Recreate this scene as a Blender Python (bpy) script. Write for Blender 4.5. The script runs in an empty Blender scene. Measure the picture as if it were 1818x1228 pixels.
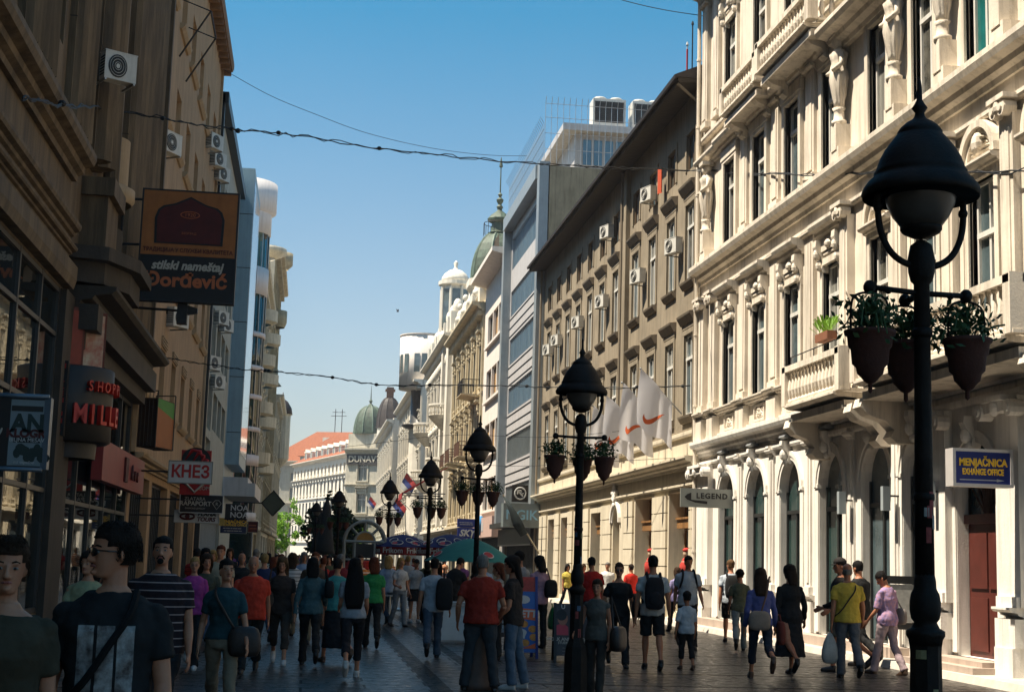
import bpy, bmesh, math, random
import numpy as np
WHOLE={'crown','leaves','plant','body','eyes','eyebrows','hair','shirt','dress','trousers','skirt','shorts','shirt_print','sunglasses','glasses','goatee','strap','red_petals','white_scrolls','swirl','leaf_silhouette','cloth_sheet','shoe','wire','figure','red_scarf','arrow_emblem','eye_emblem','small_writing','pale_mark'}
from mathutils import Vector, Matrix, noise
R_=math.radians
S=bpy.context.scene; COL=S.collection
random.seed(7)
# ---------------- camera
F_=2600.; PW,PH=1818.,1228.
PITCH,ROLL,YAW,CZ=R_(8.34),R_(1.7),R_(7.65),1.62
FW=Vector((math.sin(YAW)*math.cos(PITCH),math.cos(YAW)*math.cos(PITCH),math.sin(PITCH)))
r0=Vector((math.cos(YAW),-math.sin(YAW),0)); u0=r0.cross(FW)
RT=r0*math.cos(ROLL)+u0*math.sin(ROLL); UP=u0*math.cos(ROLL)-r0*math.sin(ROLL)
cam=bpy.data.cameras.new('camera'); camo=bpy.data.objects.new('camera',cam); COL.objects.link(camo)
cam.sensor_width=36; cam.lens=F_/PW*36; cam.clip_end=6000; cam.clip_start=.1
camo.matrix_world=Matrix(((RT.x,UP.x,-FW.x,0),(RT.y,UP.y,-FW.y,0),(RT.z,UP.z,-FW.z,CZ),(0,0,0,1)))
S.camera=camo
# helpers that turn photo measurements into places in the world
def ray(x,y): return FW+RT*((x-PW/2)/F_)-UP*((y-PH/2)/F_)
def onX(x,y,X): d=ray(x,y); return Vector((0,0,CZ))+d*(X/d.x)
def onY(x,y,Y): d=ray(x,y); return Vector((0,0,CZ))+d*(Y/d.y)
def onZ(x,y,Z=0): d=ray(x,y); return Vector((0,0,CZ))+d*((Z-CZ)/d.z)
# ---------------- light
EL,AZ=R_(63),R_(5)
SUN=Vector((-math.cos(EL)*math.cos(AZ),-math.cos(EL)*math.sin(AZ),math.sin(EL)))
w=bpy.data.worlds.new('World'); S.world=w; w.use_nodes=True
nt=w.node_tree; bg=nt.nodes['Background']; sky=nt.nodes.new('ShaderNodeTexSky'); sky.sky_type='NISHITA'
sky.sun_disc=False; sky.sun_elevation=EL; sky.sun_rotation=math.atan2(SUN.x,SUN.y); sky.altitude=100; sky.air_density=1.2; sky.dust_density=1.3; sky.ozone_density=2.0
hsv=nt.nodes.new('ShaderNodeHueSaturation')
# the air low down is whiter and a little lilac, higher up a clearer blue: hue and saturation follow the elevation of the sky
stc=nt.nodes.new('ShaderNodeTexCoord'); sxy=nt.nodes.new('ShaderNodeSeparateXYZ'); nt.links.new(stc.outputs['Generated'],sxy.inputs[0])
def mapz(lo,hi,a,b):
    m=nt.nodes.new('ShaderNodeMapRange'); m.inputs[1].default_value=lo; m.inputs[2].default_value=hi; m.inputs[3].default_value=a; m.inputs[4].default_value=b; nt.links.new(sxy.outputs[2],m.inputs[0]); return m.outputs[0]
nt.links.new(mapz(.02,.36,.72,1.5),hsv.inputs['Saturation']); nt.links.new(mapz(.02,.36,.506,.480),hsv.inputs['Hue'])
nt.links.new(sky.outputs[0],hsv.inputs['Color']); nt.links.new(hsv.outputs[0],bg.inputs[0]); bg.inputs[1].default_value=.064
sl=bpy.data.lights.new('sun','SUN'); sl.energy=5.0; sl.angle=R_(.53); sl.color=(1,.905,.75)
so=bpy.data.objects.new('sun',sl); COL.objects.link(so); so.rotation_euler=SUN.to_track_quat('Z','Y').to_euler(); so.location=SUN*60
S.view_settings.view_transform='Standard'; S.view_settings.look='None'; S.view_settings.exposure=1.15; S.view_settings.gamma=1
S.view_settings.use_curve_mapping=False
S.cycles.diffuse_bounces=2; S.cycles.max_bounces=6
# ---------------- materials
MC={}
def N(nt,t,**k):
    n=nt.nodes.new('ShaderNode'+t)
    for a,b in k.items():
        if a in n.inputs: n.inputs[a].default_value=b
        else: setattr(n,a,b)
    return n
def mat(name,c,rough=.8,var=.25,vs=2.,bump=.0,bs=40.,streak=0.,spec=.4,metal=0.,c2=None,emit=0.,sheen=0.,stretch=(1,1,1)):
    """plain procedural surface: two noises vary the colour, one bumps it, a stretched one makes rain streaks"""
    if name in MC: return MC[name]
    m=bpy.data.materials.new(name); m.use_nodes=True; t=m.node_tree; p=t.nodes['Principled BSDF']; L=t.links.new
    p.inputs['Roughness'].default_value=rough; p.inputs['Specular IOR Level'].default_value=spec; p.inputs['Metallic'].default_value=metal
    if sheen: p.inputs['Sheen Weight'].default_value=sheen
    tc=N(t,'TexCoord'); col=(c[0],c[1],c[2],1)
    d=c2 if c2 else tuple(x*(1-var) for x in c)
    mp=N(t,'Mapping'); mp.inputs['Scale'].default_value=stretch; L(tc.outputs['Object'],mp.inputs[0])
    n1=N(t,'TexNoise',Scale=vs,Detail=7.,Roughness=.62); L(mp.outputs[0],n1.inputs['Vector'])
    r1=N(t,'ValToRGB'); r1.color_ramp.elements[0].position=.35; r1.color_ramp.elements[1].position=.66; L(n1.outputs[0],r1.inputs[0])
    mx=N(t,'Mix',data_type='RGBA'); mx.inputs[6].default_value=(*d,1); mx.inputs[7].default_value=col; L(r1.outputs[0],mx.inputs[0])
    out=mx.outputs[2]
    if streak:
        m2=N(t,'Mapping'); m2.inputs['Scale'].default_value=(5,5,.35); L(tc.outputs['Object'],m2.inputs[0])
        n2=N(t,'TexNoise',Scale=1.,Detail=6.,Roughness=.7); L(m2.outputs[0],n2.inputs['Vector'])
        r2=N(t,'ValToRGB'); r2.color_ramp.elements[0].position=.48; r2.color_ramp.elements[1].position=.75; r2.color_ramp.elements[1].color=(streak,)*3+(1,); L(n2.outputs[0],r2.inputs[0])
        m3=N(t,'Mix',data_type='RGBA'); L(r2.outputs[0],m3.inputs[0]); L(out,m3.inputs[6]); m3.inputs[7].default_value=(c[0]*.32,c[1]*.3,c[2]*.26,1); out=m3.outputs[2]
    L(out,p.inputs['Base Color'])
    if bump:
        n4=N(t,'TexNoise',Scale=bs,Detail=5.,Roughness=.6); L(mp.outputs[0],n4.inputs['Vector'])
        b=N(t,'Bump'); b.inputs['Strength'].default_value=bump; b.inputs['Distance'].default_value=.02; L(n4.outputs[0],b.inputs['Height']); L(b.outputs[0],p.inputs['Normal'])
    if emit:
        p.inputs['Emission Color'].default_value=col; p.inputs['Emission Strength'].default_value=emit
    MC[name]=m; return m
def glassmat(name,c=(.02,.028,.03),rough=.03,wave=.0,spec=.6,vs=.6,c2=None):
    if name in MC: return MC[name]
    m=mat(name,c,rough,.5,vs,wave,1.3,0,spec,c2=c2); return m
# ---------------- mesh builder
class MB:
    def __init__(s): s.v=[]; s.f=[]; s.m=[]; s.mi=0; s.sm=[]; s.smooth=False; s.T=None
    def add(s,vs,fs):
        o=len(s.v)
        if s.T is not None: vs=[tuple(s.T@Vector(p)) for p in vs]
        s.v+=[tuple(p) for p in vs]
        for f in fs: s.f.append(tuple(i+o for i in f)); s.m.append(s.mi); s.sm.append(s.smooth)
        return s
    def box(s,x0,x1,y0,y1,z0,z1):
        return s.add([(x0,y0,z0),(x1,y0,z0),(x1,y1,z0),(x0,y1,z0),(x0,y0,z1),(x1,y0,z1),(x1,y1,z1),(x0,y1,z1)],
            [(0,3,2,1),(4,5,6,7),(0,1,5,4),(1,2,6,5),(2,3,7,6),(3,0,4,7)])
    def quad(s,a,b,c,d): return s.add([a,b,c,d],[(0,1,2,3)])
    def prism(s,poly,ax,a,b):
        """poly in the two other axes (cyclic order), extruded along axis ax from a to b"""
        n=len(poly)
        def P(p,t): 
            return {0:(t,p[0],p[1]),1:(p[0],t,p[1]),2:(p[0],p[1],t)}[ax]
        return s.add([P(p,a) for p in poly]+[P(p,b) for p in poly],[tuple(range(n))[::-1],tuple(range(n,2*n))]+[(i,(i+1)%n,n+(i+1)%n,n+i) for i in range(n)])
    def lathe(s,prof,c=(0,0,0),n=16,a0=0,a1=2*math.pi,sx=1,sy=1):
        full=abs(a1-a0-2*math.pi)<1e-6; k=n if full else n+1
        vs=[(c[0]+r*math.cos(a0+(a1-a0)*i/n)*sx,c[1]+r*math.sin(a0+(a1-a0)*i/n)*sy,c[2]+z) for r,z in prof for i in range(k)]
        fs=[(j*k+i,j*k+(i+1)%k,(j+1)*k+(i+1)%k,(j+1)*k+i) for j in range(len(prof)-1) for i in range(n if full else n)]
        if full:
            fs+= [tuple(range(k))[::-1]] if prof[0][0]>1e-4 else []
            fs+= [tuple(range((len(prof)-1)*k,len(prof)*k))] if prof[-1][0]>1e-4 else []
        return s.add(vs,fs)
    def tube(s,pts,r,n=8,cap=True):
        pts=[Vector(p) for p in pts]; k=len(pts); vs=[]
        rs=r if isinstance(r,(list,tuple)) else [r]*k
        pt=None
        for i,p in enumerate(pts):
            t=(pts[min(i+1,k-1)]-pts[max(i-1,0)]).normalized()
            if pt is None:
                a=t.cross(Vector((0,0,1)) if abs(t.z)<.9 else Vector((0,1,0))).normalized()
            else:
                a=(a-t*a.dot(t)).normalized()
            b=t.cross(a); pt=t
            vs+=[tuple(p+(a*math.cos(q*2*math.pi/n)+b*math.sin(q*2*math.pi/n))*rs[i]) for q in range(n)]
        fs=[(j*n+q,j*n+(q+1)%n,(j+1)*n+(q+1)%n,(j+1)*n+q) for j in range(k-1) for q in range(n)]
        if cap: fs+=[tuple(range(n))[::-1],tuple(range((k-1)*n,k*n))]
        return s.add(vs,fs)
    def loft(s,rings,cap=True):
        n=len(rings[0]); vs=[p for r in rings for p in r]
        fs=[(j*n+i,j*n+(i+1)%n,(j+1)*n+(i+1)%n,(j+1)*n+i) for j in range(len(rings)-1) for i in range(n)]
        if cap: fs+=[tuple(range(n))[::-1],tuple(range((len(rings)-1)*n,len(rings)*n))]
        return s.add(vs,fs)
    def ell(s,c,rx,ry,rz,n=12,m=8):
        return s.add([(c[0],c[1],c[2]-rz)]+[(c[0]+rx*math.sin(math.pi*j/m)*math.cos(2*math.pi*i/n),c[1]+ry*math.sin(math.pi*j/m)*math.sin(2*math.pi*i/n),c[2]-rz*math.cos(math.pi*j/m)) for j in range(1,m) for i in range(n)]+[(c[0],c[1],c[2]+rz)],
          [(0,1+(i+1)%n,1+i) for i in range(n)]+[(1+j*n+i,1+j*n+(i+1)%n,1+(j+1)*n+(i+1)%n,1+(j+1)*n+i) for j in range(m-2) for i in range(n)]+[(1+(m-1)*n,1+(m-2)*n+i,1+(m-2)*n+(i+1)%n) for i in range(n)])
    def mesh(s,name,mats):
        me=bpy.data.meshes.new(name); me.from_pydata(s.v,[],s.f)
        for m in (mats if isinstance(mats,(list,tuple)) else [mats]): me.materials.append(m)
        me.polygons.foreach_set('material_index',s.m); me.polygons.foreach_set('use_smooth',s.sm); me.update(); return me
    def pieces(s):
        n=len(s.v); par=list(range(n))
        def fd(i):
            while par[i]!=i: par[i]=par[par[i]]; i=par[i]
            return i
        for f in s.f:
            a=fd(f[0])
            for i in f[1:]:
                b=fd(i)
                if b!=a: par[b]=a
        isl={}; lab=np.empty(n,int)
        for i in range(n): lab[i]=isl.setdefault(fd(i),len(isl))
        k=len(isl)
        if k<2 or k>2500: return None
        P=np.array(s.v); lo=np.full((k,3),1e9); hi=np.full((k,3),-1e9); np.minimum.at(lo,lab,P); np.maximum.at(hi,lab,P); size=(hi-lo).max(1)
        gap=np.maximum(0,np.maximum(lo[:,None]-hi[None],lo[None]-hi[:,None])); near=np.sqrt((gap**2).sum(2))<=np.maximum(.019,.49*np.maximum(size[:,None],size[None]))
        seen=-np.ones(k,int); c=0
        for i in range(k):
            if seen[i]>=0: continue
            st=[i]; seen[i]=c
            while st:
                for q in np.nonzero(near[st.pop()]&(seen<0))[0]: seen[q]=c; st.append(q)
            c+=1
        return (seen[lab],c) if 1<c<=100 else None
    def build(s,name,mats,parent=None,loc=(0,0,0),rot=None,**tags):
        if parent is not None and name not in WHOLE:
            pc=s.pieces()
            if pc and not any(k in name for k in('dummy',)):
                vp,c=pc; out=[]
                for q in range(c):
                    m=MB(); ix={}
                    for f,mi,sm in zip(s.f,s.m,s.sm):
                        if vp[f[0]]!=q: continue
                        g=[]
                        for i in f:
                            if i not in ix: ix[i]=len(m.v); m.v.append(s.v[i])
                            g.append(ix[i])
                        m.f.append(tuple(g)); m.m.append(mi); m.sm.append(sm)
                    out.append(m)
                out.sort(key=lambda m:-len(m.f)); os_=[m._b(name,mats,parent,loc,rot) for m in out]; return os_[0]
        return s._b(name,mats,parent,loc,rot,**tags)
    def _b(s,name,mats,parent=None,loc=(0,0,0),rot=None,**tags):
        o=bpy.data.objects.new(name,s.mesh(name,mats)); COL.objects.link(o); o.parent=parent; o.location=loc
        if rot is not None: o.rotation_euler=rot
        if tags: tag(o,**tags)
        return o
def tag(o,label=None,cat=None,group=None,kind=None):
    if label: o['label']=label
    if cat: o['category']=cat
    if group: o['group']=group
    if kind: o['kind']=kind
    return o
def thing(name,label,cat,loc=(0,0,0),rz=0,group=None,rot=None):
    o=bpy.data.objects.new(name,None); COL.objects.link(o); o.location=loc; o.rotation_euler=rot if rot else (0,0,rz); o.empty_display_size=.2
    return tag(o,label,cat,group)
def inst(name,me,parent,loc=(0,0,0),rot=(0,0,0),sc=None):
    o=bpy.data.objects.new(name,me); COL.objects.link(o); o.parent=parent; o.location=loc; o.rotation_euler=rot
    if sc: o.scale=sc
    return o
def copy_tree(o,parent=None):
    c=o.copy(); COL.objects.link(c); c.parent=parent
    for ch in list(o.children): copy_tree(ch,c)
    return c
TXT=[]
def text(s,size,m,parent,loc,rot=(0,0,0),ext=.004,bold=0.,shear=0.,align='CENTER',sx=1.,sp=1.,name='lettering',label=None):
    c=bpy.data.curves.new(name,'FONT'); c.body=s; c.size=size; c.extrude=ext; c.offset=bold; c.shear=shear; c.align_x=align; c.align_y='CENTER'; c.space_character=sp; c.resolution_u=3
    c.materials.append(m)
    o=bpy.data.objects.new(name,c); COL.objects.link(o); o.parent=parent; o.location=loc; o.rotation_euler=rot; o.scale=(sx,1,1)
    if label: o['label']=label
    TXT.append(o); return o
# ---------------- surfaces
M_cream=mat('cream_stucco',(.78,.69,.565),.85,.2,1.2,.3,30,.8)
M_creamw=mat('white_stucco',(.84,.79,.71),.85,.13,1.5,.25,30,.6)
M_taupe=mat('taupe_stucco',(.30,.245,.17),.9,.28,.8,.3,25,.8)
M_taupe2=mat('taupe_trim',(.26,.21,.15),.9,.2,2,.2,25,.4)
M_sand=mat('sand_render',(.64,.56,.42),.85,.14,1.2,.2,30,.45)
M_yel=mat('ochre_stucco',(.58,.49,.33),.85,.2,1.2,.3,25,.6)
M_white=mat('bright_stucco',(.72,.67,.57),.85,.12,1.2,.25,25,.5)
M_pink=mat('pinkish_render',(.72,.65,.58),.85,.1,1.2,.15,30,.4)
M_panel=mat('pale_panel',(.50,.48,.47),.5,.12,1.5,.05,30,.5,.4)
M_conc=mat('grey_concrete',(.31,.265,.175),.9,.25,1.5,.35,18,.8)
M_metalg=mat('grey_metal',(.30,.33,.34),.42,.12,2,.03,20,.3,.5,.3)
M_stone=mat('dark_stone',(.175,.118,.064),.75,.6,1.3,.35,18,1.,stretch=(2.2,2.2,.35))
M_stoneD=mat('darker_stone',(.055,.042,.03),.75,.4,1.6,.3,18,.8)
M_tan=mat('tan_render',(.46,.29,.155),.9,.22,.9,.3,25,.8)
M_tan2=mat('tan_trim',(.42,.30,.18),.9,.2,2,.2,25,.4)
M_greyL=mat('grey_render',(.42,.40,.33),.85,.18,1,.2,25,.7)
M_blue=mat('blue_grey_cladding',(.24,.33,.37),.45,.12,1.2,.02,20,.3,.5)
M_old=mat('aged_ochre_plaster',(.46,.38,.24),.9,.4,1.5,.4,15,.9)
M_oldw=mat('ivory_plaster',(.58,.53,.42),.85,.2,1.5,.3,20,.7)
M_roof=mat('red_roof_tile',(.31,.105,.05),.9,.35,3,.4,60,.4)
M_darkroof=mat('dark_metal_roof',(.045,.035,.03),.6,.4,2,.2,15)
M_eave=mat('dark_eave_boards',(.07,.055,.038),.85,.35,3,.3,20,.3,stretch=(6,1,1))
M_cop=mat('green_copper',(.085,.125,.085),.6,.5,2.2,.3,12,.9,.5,c2=(.035,.05,.03))
M_cop2=mat('pale_copper_rib',(.17,.23,.17),.6,.4,3,.2,12,.5)
M_fr=mat('white_window_paint',(.68,.66,.60),.5,.12,5,.05,60,.3)
M_frb=mat('brown_window_paint',(.14,.085,.045),.5,.3,5,.1,60,.2)
M_frd=mat('dark_frame_metal',(.03,.03,.028),.4,.3,4,.05,40)
M_al=mat('aluminium',(.42,.43,.43),.35,.1,4,.02,40,.2,.5,.7)
G_dk=glassmat('dark_glass',(.11,.15,.16),.04,.01,.9,.8,(.03,.045,.05))
G_dk2=glassmat('curtained_glass',(.14,.13,.105),.06,.01,.7,3.,(.035,.035,.03))
G_cur=mat('pale_curtain_glass',(.34,.33,.29),.08,.7,1.,0,1,0,.8,stretch=(11,1,.1))
G_teal=glassmat('teal_curtain_glass',(.02,.17,.16),.06,.01,.6,1.5)
G_bl=glassmat('blue_glass',(.12,.24,.34),.05,.02,1.0,.7,(.06,.14,.21))
G_gr=glassmat('green_glass',(.03,.06,.055),.03,.02,1.0,.7)
G_shop=glassmat('shop_glass',(.012,.016,.015),.012,.03,1.0,.5)
G_shop.node_tree.nodes['Principled BSDF'].inputs['IOR'].default_value=2.1
G_bls=mat('blue_slatted_glass',(.20,.33,.42),.22,.7,1.,0,1,0,.45,c2=(.035,.12,.22),stretch=(7,1,.02))
M_tanb=mat('tan_roller_blind',(.42,.26,.12),.7,.15,2)
G_slat=mat('slatted_curtain_glass',(.20,.23,.21),.1,.75,1.,0,1,0,.8,stretch=(9,1,.02))
M_iron=mat('black_iron',(.018,.016,.014),.5,.4,6,.15,30)
M_rust=mat('rusty_iron',(.10,.045,.025),.7,.4,6,.2,30)
# ---------------- facade kit.  local frame of a building: x along the front, y out to the street, z up
def root_b(name,label,cat,X,Y0,Y1,side,group=None):
    if side=='R': r=thing(name,label,cat,(X,Y0,0),R_(90),group); U=lambda Y:Y-Y0
    else: r=thing(name,label,cat,(X,Y1,0),R_(-90),group); U=lambda Y:Y1-Y
    return r,U
def wallmesh(mb,u0,u1,z0,z1,holes,rev=.25,y=0.):
    us=sorted(set([u0,u1]+[h[0] for h in holes]+[h[1] for h in holes])); zs=sorted(set([z0,z1]+[h[2] for h in holes]+[h[3] for h in holes]))
    us=[u for u in us if u0-1e-6<=u<=u1+1e-6]; zs=[z for z in zs if z0-1e-6<=z<=z1+1e-6]
    for j in range(len(zs)-1):
        run=None
        for i in range(len(us)-1):
            cu,cz=(us[i]+us[i+1])/2,(zs[j]+zs[j+1])/2
            inh=any(h[0]<cu<h[1] and h[2]<cz<h[3] for h in holes)
            if not inh:
                if run is None: run=us[i]
            if run is not None and (inh or i==len(us)-2):
                e=us[i] if inh else us[i+1]
                mb.quad((run,y,zs[j]),(e,y,zs[j]),(e,y,zs[j+1]),(run,y,zs[j+1])); run=None
    for h in holes:
        a,b,c,d=h[:4]; e=y-rev; ar=len(h)>4 and h[4]
        if ar:
            r=(b-a)/2; k=12; sp=d-r
            arc=[(a+r-r*math.cos(math.pi*i/k),sp+r*math.sin(math.pi*i/k)) for i in range(k+1)]
            for i in range(k):
                p,q=arc[i],arc[i+1]
                mb.quad((p[0],y,p[1]),(q[0],y,q[1]),(q[0],y,d),(p[0],y,d))
                mb.quad((p[0],y,p[1]),(q[0],y,q[1]),(q[0],e,q[1]),(p[0],e,p[1]))
        else: sp=d; mb.quad((a,y,d),(b,y,d),(b,e,d),(a,e,d))
        mb.quad((a,y,c),(a,y,sp),(a,e,sp),(a,e,c)); mb.quad((b,y,c),(b,y,sp),(b,e,sp),(b,e,c)); mb.quad((a,y,c),(b,y,c),(b,e,c),(a,e,c))
def shell(mb,u0,u1,z0,z1,dep,y=0.):
    mb.quad((u0,y,z0),(u0,-dep,z0),(u0,-dep,z1),(u0,y,z1)); mb.quad((u1,y,z0),(u1,-dep,z0),(u1,-dep,z1),(u1,y,z1))
    mb.quad((u0,-dep,z0),(u1,-dep,z0),(u1,-dep,z1),(u0,-dep,z1)); mb.quad((u0,y,z1),(u1,y,z1),(u1,-dep,z1),(u0,-dep,z1))
WC={}
def win(root,u0,u1,z0,z1,rev=.25,style='case',fm=None,gm=None,arch=False,name='window'):
    fm=fm or M_fr; gm=gm or G_dk
    w,h=round(u1-u0,2),round(z1-z0,2); k=(w,h,style,fm.name,gm.name,arch,rev)
    if k not in WC:
        mb=MB(); t=.055; y0,y1=-rev-.02,-rev+.06
        top=h-w/2 if arch else h
        for x in (0,w-t): mb.box(x,x+t,y0,y1,0,top)
        mb.box(t,w-t,y0,y1,0,t)
        if not arch: mb.box(t,w-t,y0,y1,h-t,h)
        tr=h*.68
        if style=='case':
            mb.box(t,w-t,y0,y1+.03,tr,tr+.09); mb.box(w/2-.035,w/2+.035,y0,y1-.005,t,tr); mb.box(w/2-.025,w/2+.025,y0,y1-.005,tr+.09,top-t if not arch else h-.1)
        elif style=='two': mb.box(w/2-.03,w/2+.03,y0,y1-.005,t,top-t)
        elif style=='bars':
            n=max(2,int(w/.45))
            for i in range(1,n): mb.box(w*i/n-.025,w*i/n+.025,y0,y1-.005,t,top-t)
        elif style=='door':
            mb.box(t,w-t,y0,y1+.02,tr,tr+.08); mb.box(w/2-.04,w/2+.04,y0,y1-.005,t,tr)
        fme=mb.mesh(name,fm)
        pb=MB(); y=-rev+.012
        if arch:
            r=w/2; pts=[(0,y,0)]+[(r-r*math.cos(math.pi*i/12),y,h-r+r*math.sin(math.pi*i/12)) for i in range(13)]+[(w,y,0)]
            pb.add(pts[::-1],[tuple(range(len(pts)))])
        else: pb.quad((0,y,0),(w,y,0),(w,y,h),(0,y,h))
        WC[k]=(fme,pb.mesh('pane',gm))
    a,b=WC[k]
    o=inst(name,a,root,(u0,0,z0)); inst('pane',b,o); return o
def corn(mb,u0,u1,z,h,d,y=0.):
    mb.prism([(y-.06,z),(y+d*.22,z),(y+d*.26,z+h*.2),(y+d*.5,z+h*.3),(y+d*.55,z+h*.5),(y+d*.9,z+h*.6),(y+d,z+h*.8),(y+d,z+h),(y-.06,z+h)],0,u0,u1)
def band(mb,u0,u1,z,h,d,y=0.): mb.prism([(y-.06,z),(y+d*.8,z),(y+d,z+h*.35),(y+d,z+h*.9),(y+d*.7,z+h),(y-.06,z+h)],0,u0,u1)
def archmold(mb,uc,zs,r,wd,y0,y1,k=14):
    for i in range(k):
        a,b=math.pi*i/k,math.pi*(i+1)/k; P=lambda t,R,y:(uc-R*math.cos(t),y,zs+R*math.sin(t))
        for (ra,rb,ya,yb) in ((r,r+wd*.45,y0,y1*.6),(r+wd*.45,r+wd,y0,y1)):
            mb.add([P(a,ra,yb),P(b,ra,yb),P(b,rb,yb),P(a,rb,yb),P(a,ra,y0),P(b,ra,y0),P(b,rb,y0),P(a,rb,y0)],[(0,1,2,3),(0,1,5,4),(2,3,7,6)])
def scroll(mb,u0,u1,z,h,d,y=0.):
    """a console bracket seen from the side: S curve, thick on top"""
    mb.prism([(y-.05,z),(y+d*.3,z+h*.02),(y+d*.42,z+h*.14),(y+d*.34,z+h*.3),(y+d*.5,z+h*.5),(y+d*.82,z+h*.62),(y+d,z+h*.8),(y+d*.95,z+h),(y-.05,z+h)],0,u0,u1)
def hoodmesh(w,m,d=.33,cons=True,key='h'):
    k=('hood',round(w,2),m.name,d,cons,key)
    if k not in WC:
        mb=MB(); corn(mb,-w/2-.22,w/2+.22,.28,.36,d); mb.box(-w/2-.16,w/2+.16,-.05,d*.35,.02,.28)
        if cons:
            for s in(-1,1):
                scroll(mb,s*(w/2+.06)-.1,s*(w/2+.06)+.1,-.42,.7,d*.72); mb.ell((s*(w/2+.06),d*.5,-.02),.085,.1,.13,8,6); mb.ell((s*(w/2+.06),d*.36,-.26),.075,.09,.12,8,6)
            mb.ell((0,d*.4,.13),.15,.07,.09,8,6); mb.box(-w/2+.1,w/2-.1,0,.09,-.06,-.01)
        WC[k]=mb.mesh('window_hood',m)
    return WC[k]
def surround(mb,u0,u1,z0,z1,wd=.14,d=.07,sill=.12):
    for a,b in((u0-wd,u0-.004),(u1+.004,u1+wd)):
        mb.box(a,b,-.03,d,z0,z1+.003); 
        mb.box(a+wd*.55 if a<u0 else a,b if a<u0 else b-wd*.55,-.03,d*.55+.0,z0,z1)
    mb.box(u0-wd,u1+wd,-.03,d+.004,z1+.004,z1+wd)
    if sill: mb.box(u0-wd-.05,u1+wd+.05,-.03,d+sill*.6,z0-sill,z0-.004)
BALP=[(.045,0),(.06,.02),(.06,.05),(.03,.09),(.05,.17),(.066,.27),(.05,.4),(.028,.52),(.028,.58),(.05,.62),(.05,.66)]
def balus(mb,u0,u1,z,y,h=.85,step=.2,axis=0):
    n=max(2,int(abs(u1-u0)/step)); sc=(h-.16)/.66
    for i in range(n):
        t=u0+(u1-u0)*(i+.5)/n
        mb.lathe([(r,q*sc) for r,q in BALP],((t,y,z+.05) if axis==0 else (y,t,z+.05)),8)
    if axis==0: mb.box(u0,u1,y-.08,y+.08,z,z+.05); mb.box(u0-.05,u1+.05,y-.11,y+.11,z+h-.12,z+h)
    else: mb.box(y-.08,y+.08,u0,u1,z,z+.05); mb.box(y-.11,y+.11,u0-.05,u1+.05,z+h-.12,z+h)
def balcony(root,u0,u1,z,d,m,h=.85,name='balcony',cons=True,slab=.22):
    mb=MB(); corn(mb,u0,u1,z-slab,slab,d); mb.box(u0+.1,u1-.1,-.03,d*.82,z-slab-.1,z-slab+.05)
    for a in (u0+.02,u1-.24): mb.box(a,a+.22,d-.25,d-.02,z+.001,z+h+.02)
    balus(mb,u0+.26,u1-.26,z,d-.13,h)
    for a in(u0+.13,u1-.13): balus(mb,.05,d-.27,z,a,h,.2,1)
    if cons:
        for a in (u0+.12,u1-.5): scroll(mb,a,a+.38,z-slab-.85,.8,d*.85); mb.lathe([(.12,0),(.12,.4)],(0,0,0),3) if 0 else None
    return mb.build(name,m,root)
def figure(mb,u,y,z,h,lean=0):
    """draped stone woman: pedestal scroll, skirt, torso, head under a block"""
    s=h/2.; P=lambda r,q:(r*s,q*s)
    mb.smooth=True
    mb.lathe([P(.16,0),P(.17,.08),P(.12,.12),P(.11,.3),P(.15,.36)],(u,y,z),8)
    pr=[P(.12,.36),P(.13,.5),P(.17,.62),P(.20,.8),P(.235,1.),P(.22,1.12),P(.17,1.24),P(.19,1.4),P(.23,1.52),P(.15,1.6),P(.07,1.64),P(.06,1.7)]
    rings=[]
    for j,(r,q) in enumerate(pr):
        rings.append([(u+(r*(1+.15*math.sin(9*a*math.pi/18+j*.6)*(1 if j<7 else .15)))*math.cos(a*2*math.pi/36),y+r*.85*math.sin(a*2*math.pi/36),z+q+.02*s*math.sin(a+j)) for a in range(36)])
    mb.loft(rings)
    mb.ell((u,y+.03*s,z+1.78*s),.095*s,.11*s,.13*s,10,8); mb.ell((u,y-.03*s,z+1.84*s),.12*s,.12*s,.1*s,10,6)
    for sd in(-1,1): mb.tube([(u+sd*.2*s,y,z+1.5*s),(u+sd*.29*s,y+.05,z+1.25*s),(u+sd*.14*s,y+.2*s,z+1.12*s)],[.065*s,.055*s,.045*s],7)
    mb.smooth=False; mb.box(u-.19*s,u+.19*s,y-.2*s,y+.17*s,z+1.9*s,z+2.*s); mb.box(u-.15*s,u+.15*s,y-.2*s,y+.13*s,z-.55*s,z+.005)
def relief(mb,u0,u1,z0,z1,y,sc=7.,amp=.07,nx=14,nz=12):
    o=[]; 
    for j in range(nz+1):
        for i in range(nx+1):
            a,b=i/nx,j/nz; e=min(1,6*min(a,1-a,b,1-b)); x=abs(a-.5)
            h=abs(noise.noise(Vector((x*sc,b*sc,u0*.0+3.1))))*amp*2.2*e
            o.append((u0+(u1-u0)*a,y+h,z0+(z1-z0)*b))
    mb.add(o,[(j*(nx+1)+i,j*(nx+1)+i+1,(j+1)*(nx+1)+i+1,(j+1)*(nx+1)+i) for j in range(nz) for i in range(nx)])
def volute(mb,u0,u1,z,y,h=.34):
    for s in(u0,u1):
        mb.prism([(s+.13*math.cos(t*math.pi/5),z+.13+.13*math.sin(t*math.pi/5)) for t in range(10)],1,y-.05,y+.17)
        mb.prism([(s+.06*math.cos(t*math.pi/4),z+.13+.06*math.sin(t*math.pi/4)) for t in range(8)],1,y+.17,y+.2)
    mb.box(u0-.02,u1+.02,y-.05,y+.13,z+.1,z+h-.08); mb.box(u0-.16,u1+.16,y-.05,y+.2,z+h-.08,z+h)
    mb.ell(((u0+u1)/2,y+.14,z+.16),.1,.08,.13,8,6)
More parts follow.
